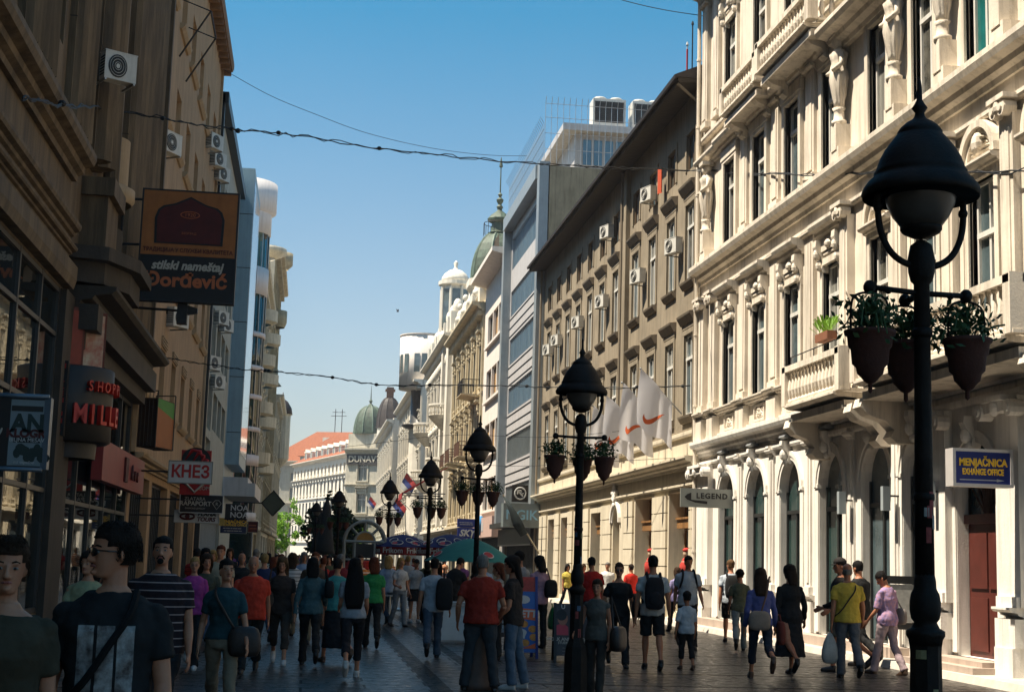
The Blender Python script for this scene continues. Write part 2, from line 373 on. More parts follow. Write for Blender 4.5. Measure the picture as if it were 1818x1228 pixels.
def pilaster(mb,u0,u1,z0,z1,d=.09,cap=True):
    mb.box(u0,u1,-.03,d,z0,z1)
    if (u1-u0)>.3: mb.box(u0+.09,u1-.09,-.03,d+.025,z0+.25,z1-.25)
    mb.box(u0-.04,u1+.04,-.03,d+.05,z0-.003,z0+.16)
    if cap: corn(mb,u0-.05,u1+.05,z1-.16,.165,d+.1)
# =================== setting: ground
def paving():
    m=bpy.data.materials.new('polished_stone_paving'); m.use_nodes=True; t=m.node_tree; p=t.nodes['Principled BSDF']; L=t.links.new
    tc=N(t,'TexCoord'); mp=N(t,'Mapping'); L(tc.outputs['Object'],mp.inputs[0])
    br=N(t,'TexBrick',Scale=1.,offset=.5); br.inputs['Mortar Size'].default_value=.018; br.inputs['Brick Width'].default_value=1.6; br.inputs['Row Height'].default_value=.55
    br.inputs['Color1'].default_value=(.048,.043,.038,1); br.inputs['Color2'].default_value=(.024,.0215,.019,1); br.inputs['Mortar'].default_value=(.012,.011,.01,1); br.inputs['Bias'].default_value=-.1
    L(mp.outputs[0],br.inputs['Vector'])
    n=N(t,'TexNoise',Scale=1.1,Detail=8.,Roughness=.7); L(mp.outputs[0],n.inputs['Vector'])
    n2=N(t,'TexNoise',Scale=7.,Detail=8.,Roughness=.7); L(mp.outputs[0],n2.inputs['Vector'])
    sx=N(t,'SeparateXYZ'); L(tc.outputs['Object'],sx.inputs[0])
    def stripe(x0,w):
        a=N(t,'Math',operation='SUBTRACT'); L(sx.outputs[0],a.inputs[0]); a.inputs[1].default_value=x0
        b=N(t,'Math',operation='ABSOLUTE'); L(a.outputs[0],b.inputs[0]); c=N(t,'Math',operation='LESS_THAN'); L(b.outputs[0],c.inputs[0]); c.inputs[1].default_value=w; return c.outputs[0]
    s1=stripe(1.75,.13); s2=stripe(2.55,.1); s3=stripe(-2.4,.12); 
    ad=N(t,'Math',operation='ADD'); L(s1,ad.inputs[0]); L(s2,ad.inputs[1]); a2=N(t,'Math',operation='ADD',use_clamp=True); L(ad.outputs[0],a2.inputs[0]); L(s3,a2.inputs[1])
    # transverse dark courses every 2.2 m
    md=N(t,'Math',operation='FLOORED_MODULO'); L(sx.outputs[1],md.inputs[0]); md.inputs[1].default_value=2.2
    lt=N(t,'Math',operation='LESS_THAN'); L(md.outputs[0],lt.inputs[0]); lt.inputs[1].default_value=.17; gt=N(t,'Math',operation='GREATER_THAN'); L(sx.outputs[0],gt.inputs[0]); gt.inputs[1].default_value=2.65
    ml=N(t,'Math',operation='MULTIPLY'); L(lt.outputs[0],ml.inputs[0]); L(gt.outputs[0],ml.inputs[1]); a3=N(t,'Math',operation='ADD',use_clamp=True); L(a2.outputs[0],a3.inputs[0]); L(ml.outputs[0],a3.inputs[1])
    m1=N(t,'Mix',data_type='RGBA'); L(a3.outputs[0],m1.inputs[0]); L(br.outputs[0],m1.inputs[6]); m1.inputs[7].default_value=(.016,.015,.014,1)
    m2=N(t,'Mix',data_type='RGBA',blend_type='MULTIPLY'); m2.inputs[0].default_value=.8; L(m1.outputs[2],m2.inputs[6]); r=N(t,'ValToRGB'); r.color_ramp.elements[0].color=(.32,.30,.28,1); r.color_ramp.elements[0].position=.3; r.color_ramp.elements[1].position=.7; r.color_ramp.elements[1].color=(1.55,1.5,1.42,1); L(n.outputs[0],r.inputs[0]); L(r.outputs[0],m2.inputs[7])
    L(m2.outputs[2],p.inputs['Base Color'])
    rr=N(t,'MapRange'); rr.inputs[1].default_value=.3; rr.inputs[2].default_value=.7; rr.inputs[3].default_value=.16; rr.inputs[4].default_value=.6; L(n2.outputs[0],rr.inputs[0])
    L(rr.outputs[0],p.inputs['Roughness']); a4=N(t,'Math',operation='ADD',use_clamp=True); L(a3.outputs[0],a4.inputs[0]); L(br.outputs['Fac'],a4.inputs[1])
    sp=N(t,'MapRange'); sp.inputs[3].default_value=.24; sp.inputs[4].default_value=.02; L(a4.outputs[0],sp.inputs[0]); L(sp.outputs[0],p.inputs['Specular IOR Level'])
    b=N(t,'Bump'); b.inputs['Strength'].default_value=.35; b.inputs['Distance'].default_value=.012; L(br.outputs['Fac'],b.inputs['Height']); b.invert=True
    b2=N(t,'Bump'); b2.inputs['Strength'].default_value=.12; b2.inputs['Distance'].default_value=.02; L(n2.outputs[0],b2.inputs['Height']); L(b.outputs[0],b2.inputs['Normal']); L(b2.outputs[0],p.inputs['Normal'])
    return m
g=MB(); g.quad((-3000,-500,-.02),(3000,-500,-.02),(3000,4000,-.02),(-3000,4000,-.02)); g.build('ground',mat('grey_earth',(.09,.085,.075),.9,.3,.3)); tag(bpy.data.objects['ground'],kind='structure')
g=MB(); g.quad((-6,-20,0),(12,-20,0),(12,330,0),(-6,330,0)); g.quad((-60,205,-.004),(-6.0,205,-.004),(-6.0,330,-.004),(-60,330,-.004)); tag(g.build('street_paving',paving()),kind='structure')
M_step=mat('pinkish_step_stone',(.47,.37,.30),.7,.2,2,.2,30,.3)
g=MB(); g.prism([(9.95,0),(10.0,.115),(10.02,.12),(10.9,.125),(10.9,0)],1,16,69)   # low stone kerb step along the lit fronts
tag(g.build('pavement_step',mat('pale_kerb_stone',(.52,.47,.40),.8,.2,2,.2,30,.3)),kind='structure')
# =================== R1: white ornate building
r,U=root_b('ornate_white_building','big cream white ornate palace front on the right with arches, balconies and statues','building',10.7,16,39.65,'R')
LEN=U(39.65)
WC_PL=[36.75,34.15,31.65,29.1]; WC_RI=[26.45,24.3,22.1,19.9,17.7]
ARC=[37.0,34.45,31.9,29.3,26.85,24.85,19.9,17.6]
holes=[]; wins=[]
for Y in ARC: holes.append((U(Y)-.70,U(Y)+.70,.3,4.06,True)); wins.append((holes[-1],'door',M_frd,G_gr if Y>28 else G_dk,True,.2))
holes.append((U(22.6)-.72,U(22.6)+.72,.3,3.75,True)); dr=holes[-1]
for i,Y in enumerate(WC_PL+WC_RI):
    ri=Y in WC_RI; w=.5 if not ri else .46
    for k,(a,b) in enumerate(((5.8,8.05),(10.1,12.35),(13.95,16.3))):
        if ri and k==0: a,b=5.1,8.05
        h=(U(Y)-w,U(Y)+w,a,b); holes.append(h); wins.append((h,'case',M_fr,[G_dk,G_cur,G_dk,G_dk2,G_dk][(i*2+k*3)%5] if not(ri and k==1 and Y==22.1) else G_teal,False,.14))
mb=MB(); wallmesh(mb,0,LEN,0,4.5,holes,.2); mb.mi=1; wallmesh(mb,0,LEN,4.5,19,[h for h in holes if h[2]>4.5],.14); shell(mb,0,LEN,0,19,12)
mb.build('wall',[M_creamw,M_cream],r)
for h,st,fm,gm,ar,rv in wins: win(r,h[0],h[1],h[2],h[3],rv,st,fm,gm,ar)
# door
mb=MB(); a,b=dr[0],dr[1]; mb.box(a,b,-.3,-.21,.3,2.45); mb.box(a+.06,(a+b)/2-.03,-.21,-.18,.4,1.25); mb.box((a+b)/2+.03,b-.06,-.21,-.18,.4,1.25); mb.box(a+.06,(a+b)/2-.03,-.21,-.18,1.4,2.3); mb.box((a+b)/2+.03,b-.06,-.21,-.18,1.4,2.3); mb.box(a,b,-.3,-.12,2.45,2.6)
d_=mb.build('door',mat('dark_red_door_paint',(.10,.022,.015),.5,.3,3,.1,40),r)
mb=MB(); mb.quad((a,-.26,2.6),(b,-.26,2.6),(b,-.26,3.75),(a,-.26,3.75)); mb.build('fanlight',G_dk,d_)
mb=MB()
for i in range(9): mb.tube([((a+b)/2+.02*(i-4),-.2,2.6),((a+b)/2+.155*(i-4),-.2,2.75+.75*math.cos((i-4)*.28))],.018,6)
mb.build('fan_grille',M_rust,d_)
# ground floor trim
mb=MB()
for Y in ARC+[22.6]:
    u=U(Y); rr=.70 if Y!=22.6 else .72; zs=4.06-.70 if Y!=22.6 else 3.75-.72
    archmold(mb,u,zs,rr+.004,.2,-.03,.06)
    scroll(mb,u-.09,u+.09,zs+rr-.1,.52,.24); mb.ell((u,.16,zs+rr+.1),.08,.1,.13,8,6); mb.ell((u,.1,zs+rr-.06),.07,.08,.09,8,6)
    for s in(-1,1):
        mb.box(u+s*(rr+.11)-.10,u+s*(rr+.11)+.10,-.03,.025,.35,zs-.02); mb.box(u+s*(rr+.11)-.12,u+s*(rr+.11)+.12,-.03,.05,zs-.02,zs+.05)
for Ya,Yb in ((39.6,38.3),(23.95,23.45),(21.6,20.85)): 
    pilaster(mb,U(Ya),U(Yb),1.15,4.35,.15); mb.box(U(Ya)-.08,U(Yb)+.08,-.03,.26,.1,.55); mb.box(U(Ya)-.05,U(Yb)+.05,-.03,.23,.55,.98); corn(mb,U(Ya)-.08,U(Yb)+.08,.98,.17,.3)
    volute(mb,U(Ya)+.12,U(Yb)-.12,4.0,.2)
for Y in [35.72,33.17,30.6,28.07,25.85,18.75]:
    mb.box(U(Y)-.26,U(Y)+.26,-.03,.08,.1,.95); corn(mb,U(Y)-.3,U(Y)+.3,.95,.14,.12); pilaster(mb,U(Y)-.16,U(Y)+.16,1.1,4.36,.05)
    scroll(mb,U(Y)-.1,U(Y)+.1,4.2,.25,.16)
band(mb,0,LEN,4.36,.12,.09)
corn(mb,0,LEN,4.6,.4,.32)
mb.box(0,LEN,-.03,.06,.1,.3)
mb.build('arcade_trim',M_creamw,r)
# first floor pedestal zone
mb=MB(); mb.box(0,LEN,-.03,.07,5.02,5.12); corn(mb,U(29.35),LEN,5.6,.18,.2)
for Y in WC_PL:
    u=U(Y); mb.box(u-.42,u+.42,-.03,.05,5.14,5.2); mb.box(u-.42,u+.42,-.03,.05,5.5,5.56); mb.box(u-.42,u-.36,-.03,.05,5.2,5.5); mb.box(u+.36,u+.42,-.03,.05,5.2,5.5); relief(mb,u-.35,u+.35,5.21,5.49,.01,9,.05)
for Y in [35.45,32.9,30.4]:
    u=U(Y); mb.box(u-.34,u+.34,-.03,.16,5.03,5.6); corn(mb,u-.38,u+.38,5.58,.21,.27); pilaster(mb,u-.27,u+.27,5.8,8.95,.1)
    pilaster(mb,u-.27,u+.27,10.1,12.75,.08)
for Yc in (38.05,39.2):
    u=U(Yc); mb.box(u-.3,u+.3,-.03,.2,5.03,5.6); corn(mb,u-.34,u+.34,5.58,.21,.3)
    for q in(-.14,.14): mb.box(u+q-.1,u+q+.1,-.03,.15,5.8,8.7)
    mb.box(u-.3,u+.3,-.03,.19,5.8,5.98); volute(mb,u-.16,u+.16,8.66,.13); pilaster(mb,u-.24,u+.24,10.1,12.8,.1) if Yc>39 else None
    pilaster(mb,u-.26,u+.26,13.9,17.6,.12)
for Y in (28.1,25.4,23.2,21.0,18.8):
    u=U(Y); pilaster(mb,u-.22,u+.22,5.05,8.8,.17,False); volute(mb,u-.13,u+.13,8.72,.15); mb.box(u-.3,u+.3,-.03,.1,5.05,5.9)
corn(mb,0,LEN,9.42,.5,.4); band(mb,0,LEN,8.98,.12,.12); mb.box(0,LEN,-.03,.035,9.1,9.42)
corn(mb,0,LEN,12.72,.3,.3); corn(mb,0,LEN,17.7,.7,.9); band(mb,0,LEN,13.55,.14,.14)
for Y in WC_PL+WC_RI:
    u=U(Y); hw=.5 if Y in WC_PL else .46
    surround(mb,u-hw,u+hw,5.8,8.05,.15,.08,0 if Y in WC_RI else .1); surround(mb,u-hw,u+hw,10.1,12.35,.17,.1,.08); surround(mb,u-hw,u+hw,13.95,16.3,.16,.09,.1)
    for s in (-1,1): mb.box(u+s*(hw+.32)-.07,u+s*(hw+.32)+.07,-.03,.05,5.8,8.3)
mb.build('upper_trim',M_cream,r)
for Y in WC_PL:
    inst('window_hood',hoodmesh(1.0,M_cream),r,(U(Y),0,8.32)); inst('window_hood',hoodmesh(1.1,M_cream,.36,False),r,(U(Y),0,12.42)); inst('window_hood',hoodmesh(1.0,M_cream),r,(U(Y),0,16.6))
for Y in WC_RI:
    mb=MB(); u=U(Y); archmold(mb,u,8.35,.44,.22,-.03,.16); relief(mb,u-.42,u+.42,8.36,8.8,.02,8,.12,16,14); corn(mb,u-.7,u+.7,8.12,.2,.24); mb.ell((u,.1,8.62),.15,.12,.2,8,6); mb.build('arched_tympanum',M_cream,r)
for Y in (28.25,25.35,23.2,21.0,38.6):
    mb=MB(); figure(mb,U(Y),.19,10.75,2.0); mb.box(U(Y)-.24,U(Y)+.24,-.03,.3,9.93,10.25); mb.build('caryatid',M_cream,r)
mb=MB(); corn(mb,U(28.6),U(24.9),12.45,.45,.6); corn(mb,U(23.6),U(20.6),12.5,.4,.5); mb.build('entablature',M_cream,r)
balcony(r,U(29.35),U(26.45),4.98,1.0,M_cream,.82); balcony(r,U(25.0),U(19.3),4.98,1.15,M_cream,.85)
balcony(r,U(32.2),U(28.9),13.2,.75,M_cream,.72,cons=False); balcony(r,U(35.6),U(33.0),13.2,.65,M_cream,.72,cons=False)
mb=MB()
for Y,zz,q in((31.9,12.55,.6),(29.2,12.55,.6),(35.3,12.55,.5),(33.3,12.55,.5)): scroll(mb,U(Y)-.14,U(Y)+.14,zz-.05,.45,q)
mb.build('console_bracket',M_cream,r)
mb=MB(); mb.tube([(U(39.5),.2,.3),(U(39.5),.2,18)],.055,8)
for z in range(2,18,2): mb.lathe([(.07,0),(.07,.06)],(U(39.5),.2,z),8)
mb.build('drainpipe',M_cream,r)
mb=MB()   # thin steel rail with planter on the first balcony
mb.tube([(U(29.2),.9,5.98),(U(26.6),.9,5.98)],.012,6)
for Y in (29.2,28.5,27.8,27.1,26.6): mb.tube([(U(Y),.9,5.8),(U(Y),.9,5.98)],.01,5)
mb.build('balcony_rail',M_iron,r)
M_lou=mat('grey_lamp_housing',(.22,.23,.23),.5,.1,4)
mb=MB()
for Y in ARC[:4]:
    mb.prism([(-.02,4.54),(.14,4.53),(.22,4.56),(.2,4.6),(.05,4.66),(-.02,4.66)],0,U(Y)-.2,U(Y)+.2)
mb.build('wall_light',M_lou,r)
g=MB(); 
for Ya,Yb in((39.6,25.2),):
    g.box(U(Ya)+.0,U(Yb),-.02,.42,.124,.3)
g.box(U(24.2),U(21.5),-.02,.62,.124,.22); g.box(U(24.0),U(21.6),-.02,.42,.22,.3)
g.build('entrance_steps',M_step,r)
# =================== R2: taupe building
r,U=root_b('taupe_apartment_building','plain taupe grey apartment building with dark overhanging eave and cream shop floor','building',10.7,39.7,68.4,'R')
LEN=28.7; cs=[41.0,43.3,45.8,48.3]+[51.6,54.1,56.6,59.1,61.6,64.1,66.6]
holes=[];W=[]
for i,Y in enumerate(cs):
    u=U(Y)
    if u+.55>LEN: continue
    for k,(a,b,w) in enumerate(((5.95,8.3,.5),(9.9,12.2,.5),(13.25,14.35,.48))):
        h=(u-w,u+w,a,b); holes.append(h); W.append((h,'case' if k<2 else 'two',[G_dk,G_cur,G_dk,G_dk2][(i*5+k*3)%4]))
shops=[(40.55,43.0,.3,3.75),(45.1,47.6,.3,3.75),(53.3,55.3,.3,3.5),(57.0,58.8,.3,3.5),(60.3,62.0,.3,3.5),(63.6,65.4,.3,3.5)]
hs=[(U(a),U(b),c,d) for a,b,c,d in shops]; niche=(U(50.6)-.55,U(50.6)+.55,.3,3.6,True)
mb=MB(); wallmesh(mb,0,LEN,0,5.3,hs+[niche],.5,.04); mb.mi=1; wallmesh(mb,0,LEN,5.3,15.6,holes,.11); shell(mb,0,LEN,0,15.6,11)
mb.build('wall',[M_sand,M_taupe],r)
for h,st,gm in W: win(r,h[0],h[1],h[2],h[3],.11,st,M_fr if h[2]<13 else M_frb,gm)
mb=MB()
for h,st,gm in W:
    surround(mb,h[0],h[1],h[2],h[3],.16,.035,0)
    if h[2]<13: mb.box(h[0]-.2,h[1]+.2,-.03,.05,h[3]+.17,h[3]+.3)
mb.box(U(49.75),U(49.35),-.03,.16,5.3,15.4); mb.box(0,.35,-.03,.06,5.3,15.4)
mb.build('window_surround',M_taupe,r)
def rhood(key,a,b):
    if key not in WC:
        m=MB(); m.prism([(-.04,0),(.08,0),(.2,.2),(.22,.26),(-.04,.3)],0,a,b); WC[key]=m.mesh('window_hood',M_taupe2)
    return WC[key]
def rsill(key,a,b):
    if key not in WC:
        m=MB(); m.prism([(-.04,0),(.06,0),(.15,.14),(.17,.2),(-.04,.24)],0,a,b); WC[key]=m.mesh('window_sill',M_taupe2)
    return WC[key]
for h,st,gm in W:
    if h[2]<13:
        inst('window_hood',rhood('rh',-.75,.75),r,((h[0]+h[1])/2,0,h[3]+.3)); inst('window_sill',rsill('rs',-.66,.66),r,((h[0]+h[1])/2,0,h[2]-.25))
mb=MB(); corn(mb,-.0,LEN,4.35,.32,.4,.04); band(mb,0,LEN,5.28,.16,.1,.04); band(mb,0,LEN,3.85,.1,.1,.04)
for i in range(12): mb.box(i*2.4+.6,i*2.4+.63,.03,.048,4.7,5.28); 
mb.build('shop_floor_cornice',M_sand,r)
mb=MB(); 
for a,b in [(0,.75),(3.45,5.25),(8.05,9.7),(11.6,13.4),(15.8,17.1),(19.3,20.4),(22.5,23.7),(25.9,28.6)]:
    z=.55
    while z<3.7: mb.box(a,b,.0,.11,z,z+.50); z+=.53
    mb.box(a-.05,b+.05,.0,.17,.12,.55)
mb.build('rusticated_pier',M_sand,r)
M_wood=mat('brown_shop_wood',(.30,.15,.055),.5,.4,4,.2,30,.2,stretch=(1,1,.3))
for h in hs:
    o=win(r,h[0],h[1],h[2],h[3],.5,'door',M_wood,G_dk,name='shop_window')
    m=MB(); m.box(h[0]+.02,h[1]-.02,-.42,-.2,2.72,2.98); m.box(h[0]+.02,h[1]-.02,-.42,-.15,2.98,3.04); m.build('shop_transom',M_wood,r)
win(r,niche[0],niche[1],.3,3.6,.5,'one',M_sand,M_sand,True,name='blind_niche')
mb=MB(); archmold(mb,U(50.6),3.05,.56,.2,.0,.14); mb.smooth=True
for i in range(24):
    a=random.random()*6.28; mb.ell((U(50.6)+.35*math.cos(a)*random.random(),.12,4.05+.4*math.sin(a)*random.random()),.09,.09,.12,7,5)
mb.build('plaster_cartouche',M_creamw,r)
# eave + roof
mb=MB(); mb.prism([(-.3,15.5),(.72,15.4),(.76,15.46),(.76,15.55),(-.3,15.62)],0,-.0,LEN+.15)
mb.build('eave',M_eave,r)
mb=MB(); mb.prism([(.74,15.56),(.86,15.52),(.88,15.62),(.8,15.66),(-5.5,18.4),(-11,15.65)],0,-.02,LEN+.2); mb.build('roof',M_darkroof,r)
mb=MB(); mb.tube([(.12,.75,15.4),(.12,.15,14.9),(.12,.15,5)],.05,8); mb.tube([(LEN-.15,.2,15.4),(LEN-.15,.2,.3)],.05,8); mb.tube([(U(49.9),.2,15.4),(U(49.9),.2,5.3)],.045,8); mb.build('drainpipe',M_taupe2,r)
# =================== R3: glass and panel office block
r,U=root_b('glass_office_block','narrow modern office block with ribbon glazing, grey fins and mesh screens on its roof','building',10.75,68.45,82,'R')
LEN=13.55; holes=[]
zt=[4.2,6.95,9.7,12.45,15.2]
for z in zt: holes.append((1.05,LEN-1.0,z,z+1.45))
holes.append((1.05,LEN-1.,17.9,19.7)); holes.append((.9,LEN-.6,.25,3.2))
mb=MB(); wallmesh(mb,0,LEN,0,20.7,holes,.1); mb.mi=1; shell(mb,0,LEN,0,20.7,12); mb.build('wall',[M_panel,M_conc],r)
for h in holes[:6]:
    gm=G_bls if h[2]>7 else G_slat; win(r,h[0],h[1],h[2],h[3],.1,'bars',M_al,gm,name='ribbon_window')
win(r,holes[6][0],holes[6][1],.25,3.2,.3,'bars',M_frd,G_dk,name='shop_window')
mb=MB(); mb.box(0,.75,-.05,.45,3.5,20.9); mb.box(LEN-.75,LEN,-.05,.45,3.5,20.9); mb.box(0.75,LEN-.75,-.05,.55,20.2,20.9); mb.build('grey_fin',M_metalg,r)
mb=MB()
for z in zt:
    for q in (-.12,-.62,-1.1): mb.box(.76,LEN-.76,-.02,.03,z+q-.03,z+q)
mb.build('panel_joint',M_frd,r)
mb=MB(); mb.box(.6,LEN-.3,-.02,.75,3.35,3.6); mb.box(.9,LEN-.6,.0,.3,2.4,3.3); mb.build('shop_canopy',M_frd,r)
# roof set-back: white slab penthouse
mb=MB(); mb.box(2.,11,-9,-1.6,20.72,23.0); mb.box(1.4,11.4,-9.4,-.9,23.0,23.35); mb.build('penthouse',M_panel,r)
mb=MB()
for i in range(12): mb.box(1.96,1.985,-8.6+i*.56,-8.6+i*.56+.42,21.4,22.7)
mb.build('penthouse_window',G_bl,r)
mb=MB()   # wire screens with bent tips
for i in range(34):
    x=.3+i*.38; mb.tube([(x,.25,20.9),(x,.25,22.9),(x,.45,23.2)],.012,4,False)
for z in(21.4,22.,22.6): mb.tube([(.3,.25,z),(13,.25,z)],.012,4,False)
for i in range(30):
    y=.2-i*.3; mb.tube([(.25,y,20.9),(.25,y,23.9),(.1,y,24.2)],.013,4,False)
for z in(21.6,22.4,23.2,23.9): mb.tube([(.25,.2,z),(.25,-8.6,z)],.012,4,False)
mb.build('wire_screen',M_al,r)
M_ac=mat('off_white_enamel',(.62,.60,.54),.45,.12,6,.02,40,.35)
M_acg=mat('dark_fan_grille',(.03,.03,.028),.6,.4,8)
ch=thing('rooftop_chiller','white rooftop chiller with two dark grilles, left one of the pair','air conditioner',(14.2,71.5,23.36),0,'rooftop chillers')
mb=MB(); mb.box(-.85,.85,-.5,.5,.1,1.75); mb.box(-.9,.9,-.55,.55,0,.1); 
for x in(-.42,.42): mb.lathe([(.36,1.75),(.36,1.87),(.3,1.92)],(x,0,0),14)
mb.build('housing',M_ac,ch)
mb=MB()
for j in range(9):
    mb.box(-.75,.75,-.53,-.505,.55+j*.115,.6+j*.115)
mb.box(-.76,.76,-.515,-.495,.5,1.6); 
for i in range(7): mb.box(-.75+i*.245,-.72+i*.245,-.54,-.5,.5,1.6)
mb.build('grille',M_acg,ch)
c2=copy_tree(ch); c2.location=(16.25,71.5,23.36); c2['label']='white rooftop chiller with two dark grilles, right one of the pair'
# =================== R4: pinkish block with eave
r,U=root_b('pinkish_apartment_block','smooth pinkish white block with three-part windows and thin concrete eave','building',10.7,82.05,93,'R')
LEN=10.95; holes=[]
for z in (4.6,8.0,11.4,14.9):
    for u in (1.6,4.25,6.9): holes.append((u,u+2.4,z,z+1.95))
holes.append((.5,LEN-.5,.25,3.0))
mb=MB(); wallmesh(mb,0,LEN,0,19.2,holes,.22); shell(mb,0,LEN,0,19.2,12); mb.build('wall',M_pink,r)
for i,h in enumerate(holes[:-1]): win(r,h[0],h[1],h[2],h[3],.22,'two',M_frb,M_tanb if i%3==1 or i==5 else G_dk)
win(r,.5,LEN-.5,.25,3.0,.22,'bars',M_frd,G_dk,name='shop_window')
mb=MB(); mb.box(.2,LEN-.2,-.02,.5,2.95,4.1); o_=mb.build('shop_fascia',mat('salmon_fascia',(.52,.36,.30),.6,.12,2,.05,20,.3),r); mb=MB(); mb.smooth=True; mb.tube([(5.5,.52,4.2),(5.4,.55,3.7),(5.65,.55,3.1)],[.12,.2,.08],8); mb.build('blue_pennant',mat('sky_blue_cloth',(.05,.25,.5),.7,.2,4),o_); mb=MB(); mb.box(4.3,5.2,.5,.515,3.3,3.8); mb.build('pale_plate',mat('pale_panel',(.5,.48,.47)),o_)
mb=MB()
for z in (4.6,8.0,11.4,14.9): mb.box(1.4,9.5,-.03,.2,z-.16,z-.004)
mb.build('window_sill',M_pink,r)
mb=MB(); mb.prism([(-.1,19.0),(1.0,19.25),(1.0,19.5),(-.1,19.5)],0,-.05,LEN+.1); mb.build('eave',M_pink,r)
mb=MB(); 
for i in range(5): mb.tube([(.3+i*.45,.6,19.5),(.3+i*.45,.6,20.3)],.02,5)
mb.build('roof_spike',M_rust,r)
# =================== R5: ochre ornate with green dome
def ornate(name,label,X,Y0,Y1,H,cz,rows,m,nb,fr,hood=True,dep=12,w=.55,roofh=0,trim=None,gm=None,side='R'):
    r,U=root_b(name,label,'building',X,Y0,Y1,side); L=Y1-Y0; holes=[]; trim=trim or m
    for a,b in rows:
        for i in range(nb): u=L*(i+.5)/nb; holes.append((u-w,u+w,a,b))
    n=max(1,nb//2); sh=[(L*(i+.5)/n-L/n*.36,L*(i+.5)/n+L/n*.36,.3,3.3) for i in range(n)]
    mb=MB(); wallmesh(mb,0,L,0,H,holes+sh,.3); shell(mb,0,L,0,H,dep); mb.build('wall',m,r)
    for h in holes: win(r,h[0],h[1],h[2],h[3],.3,'case',fr,gm or random.choice((G_dk,G_dk,G_dk2,G_cur)))
    for h in sh: win(r,h[0],h[1],h[2],h[3],.3,'bars',M_frd,G_dk,name='shop_window')
    mb=MB(); corn(mb,0,L,cz,.6,.9); band(mb,0,L,3.7,.35,.35); 
    for a,b in rows: band(mb,0,L,a-.55,.16,.14)
    for i in range(nb+1):
        u=min(max(L*i/nb,.3),L-.3); pilaster(mb,u-.2,u+.2,4.1,cz-.05,.12)
    for h in holes: surround(mb,h[0],h[1],h[2],h[3],.14,.07,.1)
    n=int(L/.55)
    for i in range(n): mb.box(L*(i+.3)/n,L*(i+.7)/n,0,.5,cz-.25,cz+.06)
    mb.build('facade_trim',trim,r)
    if hood:
        for h in holes: inst('window_hood',hoodmesh(2*w,trim,.35),r,((h[0]+h[1])/2,0,h[3]+.28))
    return r,U,L
r,U,L=ornate('ochre_palace','ochre ornate building with iron balconies carrying a green copper dome','',0,0,1,1,1,[],M_yel,1,M_frb) if 0 else ornate('ochre_palace','ochre ornate palace with iron balconies under a green copper dome',10.7,93.1,113,18.4,17.6,[(4.7,6.9),(8.6,11),(12.8,15.6)],M_yel,6,M_frb)
def ibalc(r,u0,u1,z,d,m,rail):
    mb=MB(); corn(mb,u0,u1,z-.2,.2,d); b=mb.build('balcony_slab',m,r)
    mb=MB(); n=int((u1-u0)/.16)
    for i in range(n+1): mb.tube([(u0+(u1-u0)*i/n,d-.08,z),(u0+(u1-u0)*i/n,d-.08,z+.95)],.018,4,False)
    for a in(u0,u1):
        for i in range(5): mb.tube([(a,d*i/5,z),(a,d*i/5,z+.95)],.018,4,False)
        mb.tube([(a,0,z+.95),(a,d-.08,z+.95)],.03,5)
    mb.tube([(u0,d-.08,z+.95),(u1,d-.08,z+.95)],.03,5); mb.build('balcony_railing',rail,b)
ibalc(r,2,5.3,8.3,1.3,M_yel,M_rust); ibalc(r,9,12,8.3,1.3,M_yel,M_rust); ibalc(r,14,17,8.3,1.2,M_yel,M_rust); ibalc(r,2,5.3,12.4,1.2,M_yel,M_iron)
mb=MB(); 
for u in (1.5,6,10,14,18): mb.box(u-.5,u+.5,-.8,.3,18.41,19.6); mb.smooth=True; mb.ell((u,-.2,20.1),.4,.35,.6,10,7); mb.ell((u,-.1,20.9),.2,.22,.28,8,6); mb.ell((u-.4,0,19.8),.35,.3,.3,8,6); mb.smooth=False
mb.box(0,L,-1.2,-.3,18.4,19.2); corn(mb,0,L,19.1,.2,.4,-.3); mb.build('attic_sculpture',M_white,r)
def dome(r,u,y,z,rad,h,m,rib,lant=True,n=8,drum=None,drumm=None,spire=3.):
    prof=[(rad*1.06,0),(rad*1.06,.25)]+[(rad*math.cos(t)**.8,.25+h*math.sin(t)) for t in [i*math.pi/2/8 for i in range(8)]]
    prof=[p for p in prof if p[0]>rad*.27]+[(rad*.27,.25+h*.97)]
    if drum:
        b=MB(); b.lathe([(rad*.98,0),(rad*.98,drum-.4),(rad*1.12,drum-.3),(rad*1.15,drum)],(u,y,z),n); b.build('drum',drumm,r)
        z+=drum
    b=MB(); b.lathe(prof,(u,y,z),n,math.pi/n,2*math.pi+math.pi/n); d=b.build('dome',m,r)
    b=MB()
    for i in range(n):
        a=math.pi/n+2*math.pi*i/n; b.tube([(u+(q*1.0)*math.cos(a),y+q*1.0*math.sin(a),z+k) for q,k in prof[1:]],rad*.04,5)
    b.build('dome_rib',rib,d)
    if lant:
        zz=z+.2+h*.97; s=rad/2.6; b=MB(); b.lathe([(.95*s,0),(1.05*s,.15*s),(.8*s,.3*s),(.7*s,1.1*s),(1.1*s,1.3*s),(1.15*s,1.5*s),(.8*s,1.9*s),(.35*s,2.25*s),(.2*s,2.4*s),(.32*s,2.7*s),(.15*s,2.95*s),(.3*s,3.2*s),(.35*s,3.4*s),(.1*s,3.65*s),(.22*s,3.9*s),(.07*s,4.1*s),(.05*s,4.1*s+spire*.7),(.18*s,4.15*s+spire*.72),(.02,4.1*s+spire)],(u,y,zz),12); b.build('lantern_spire',m,d)
    return d
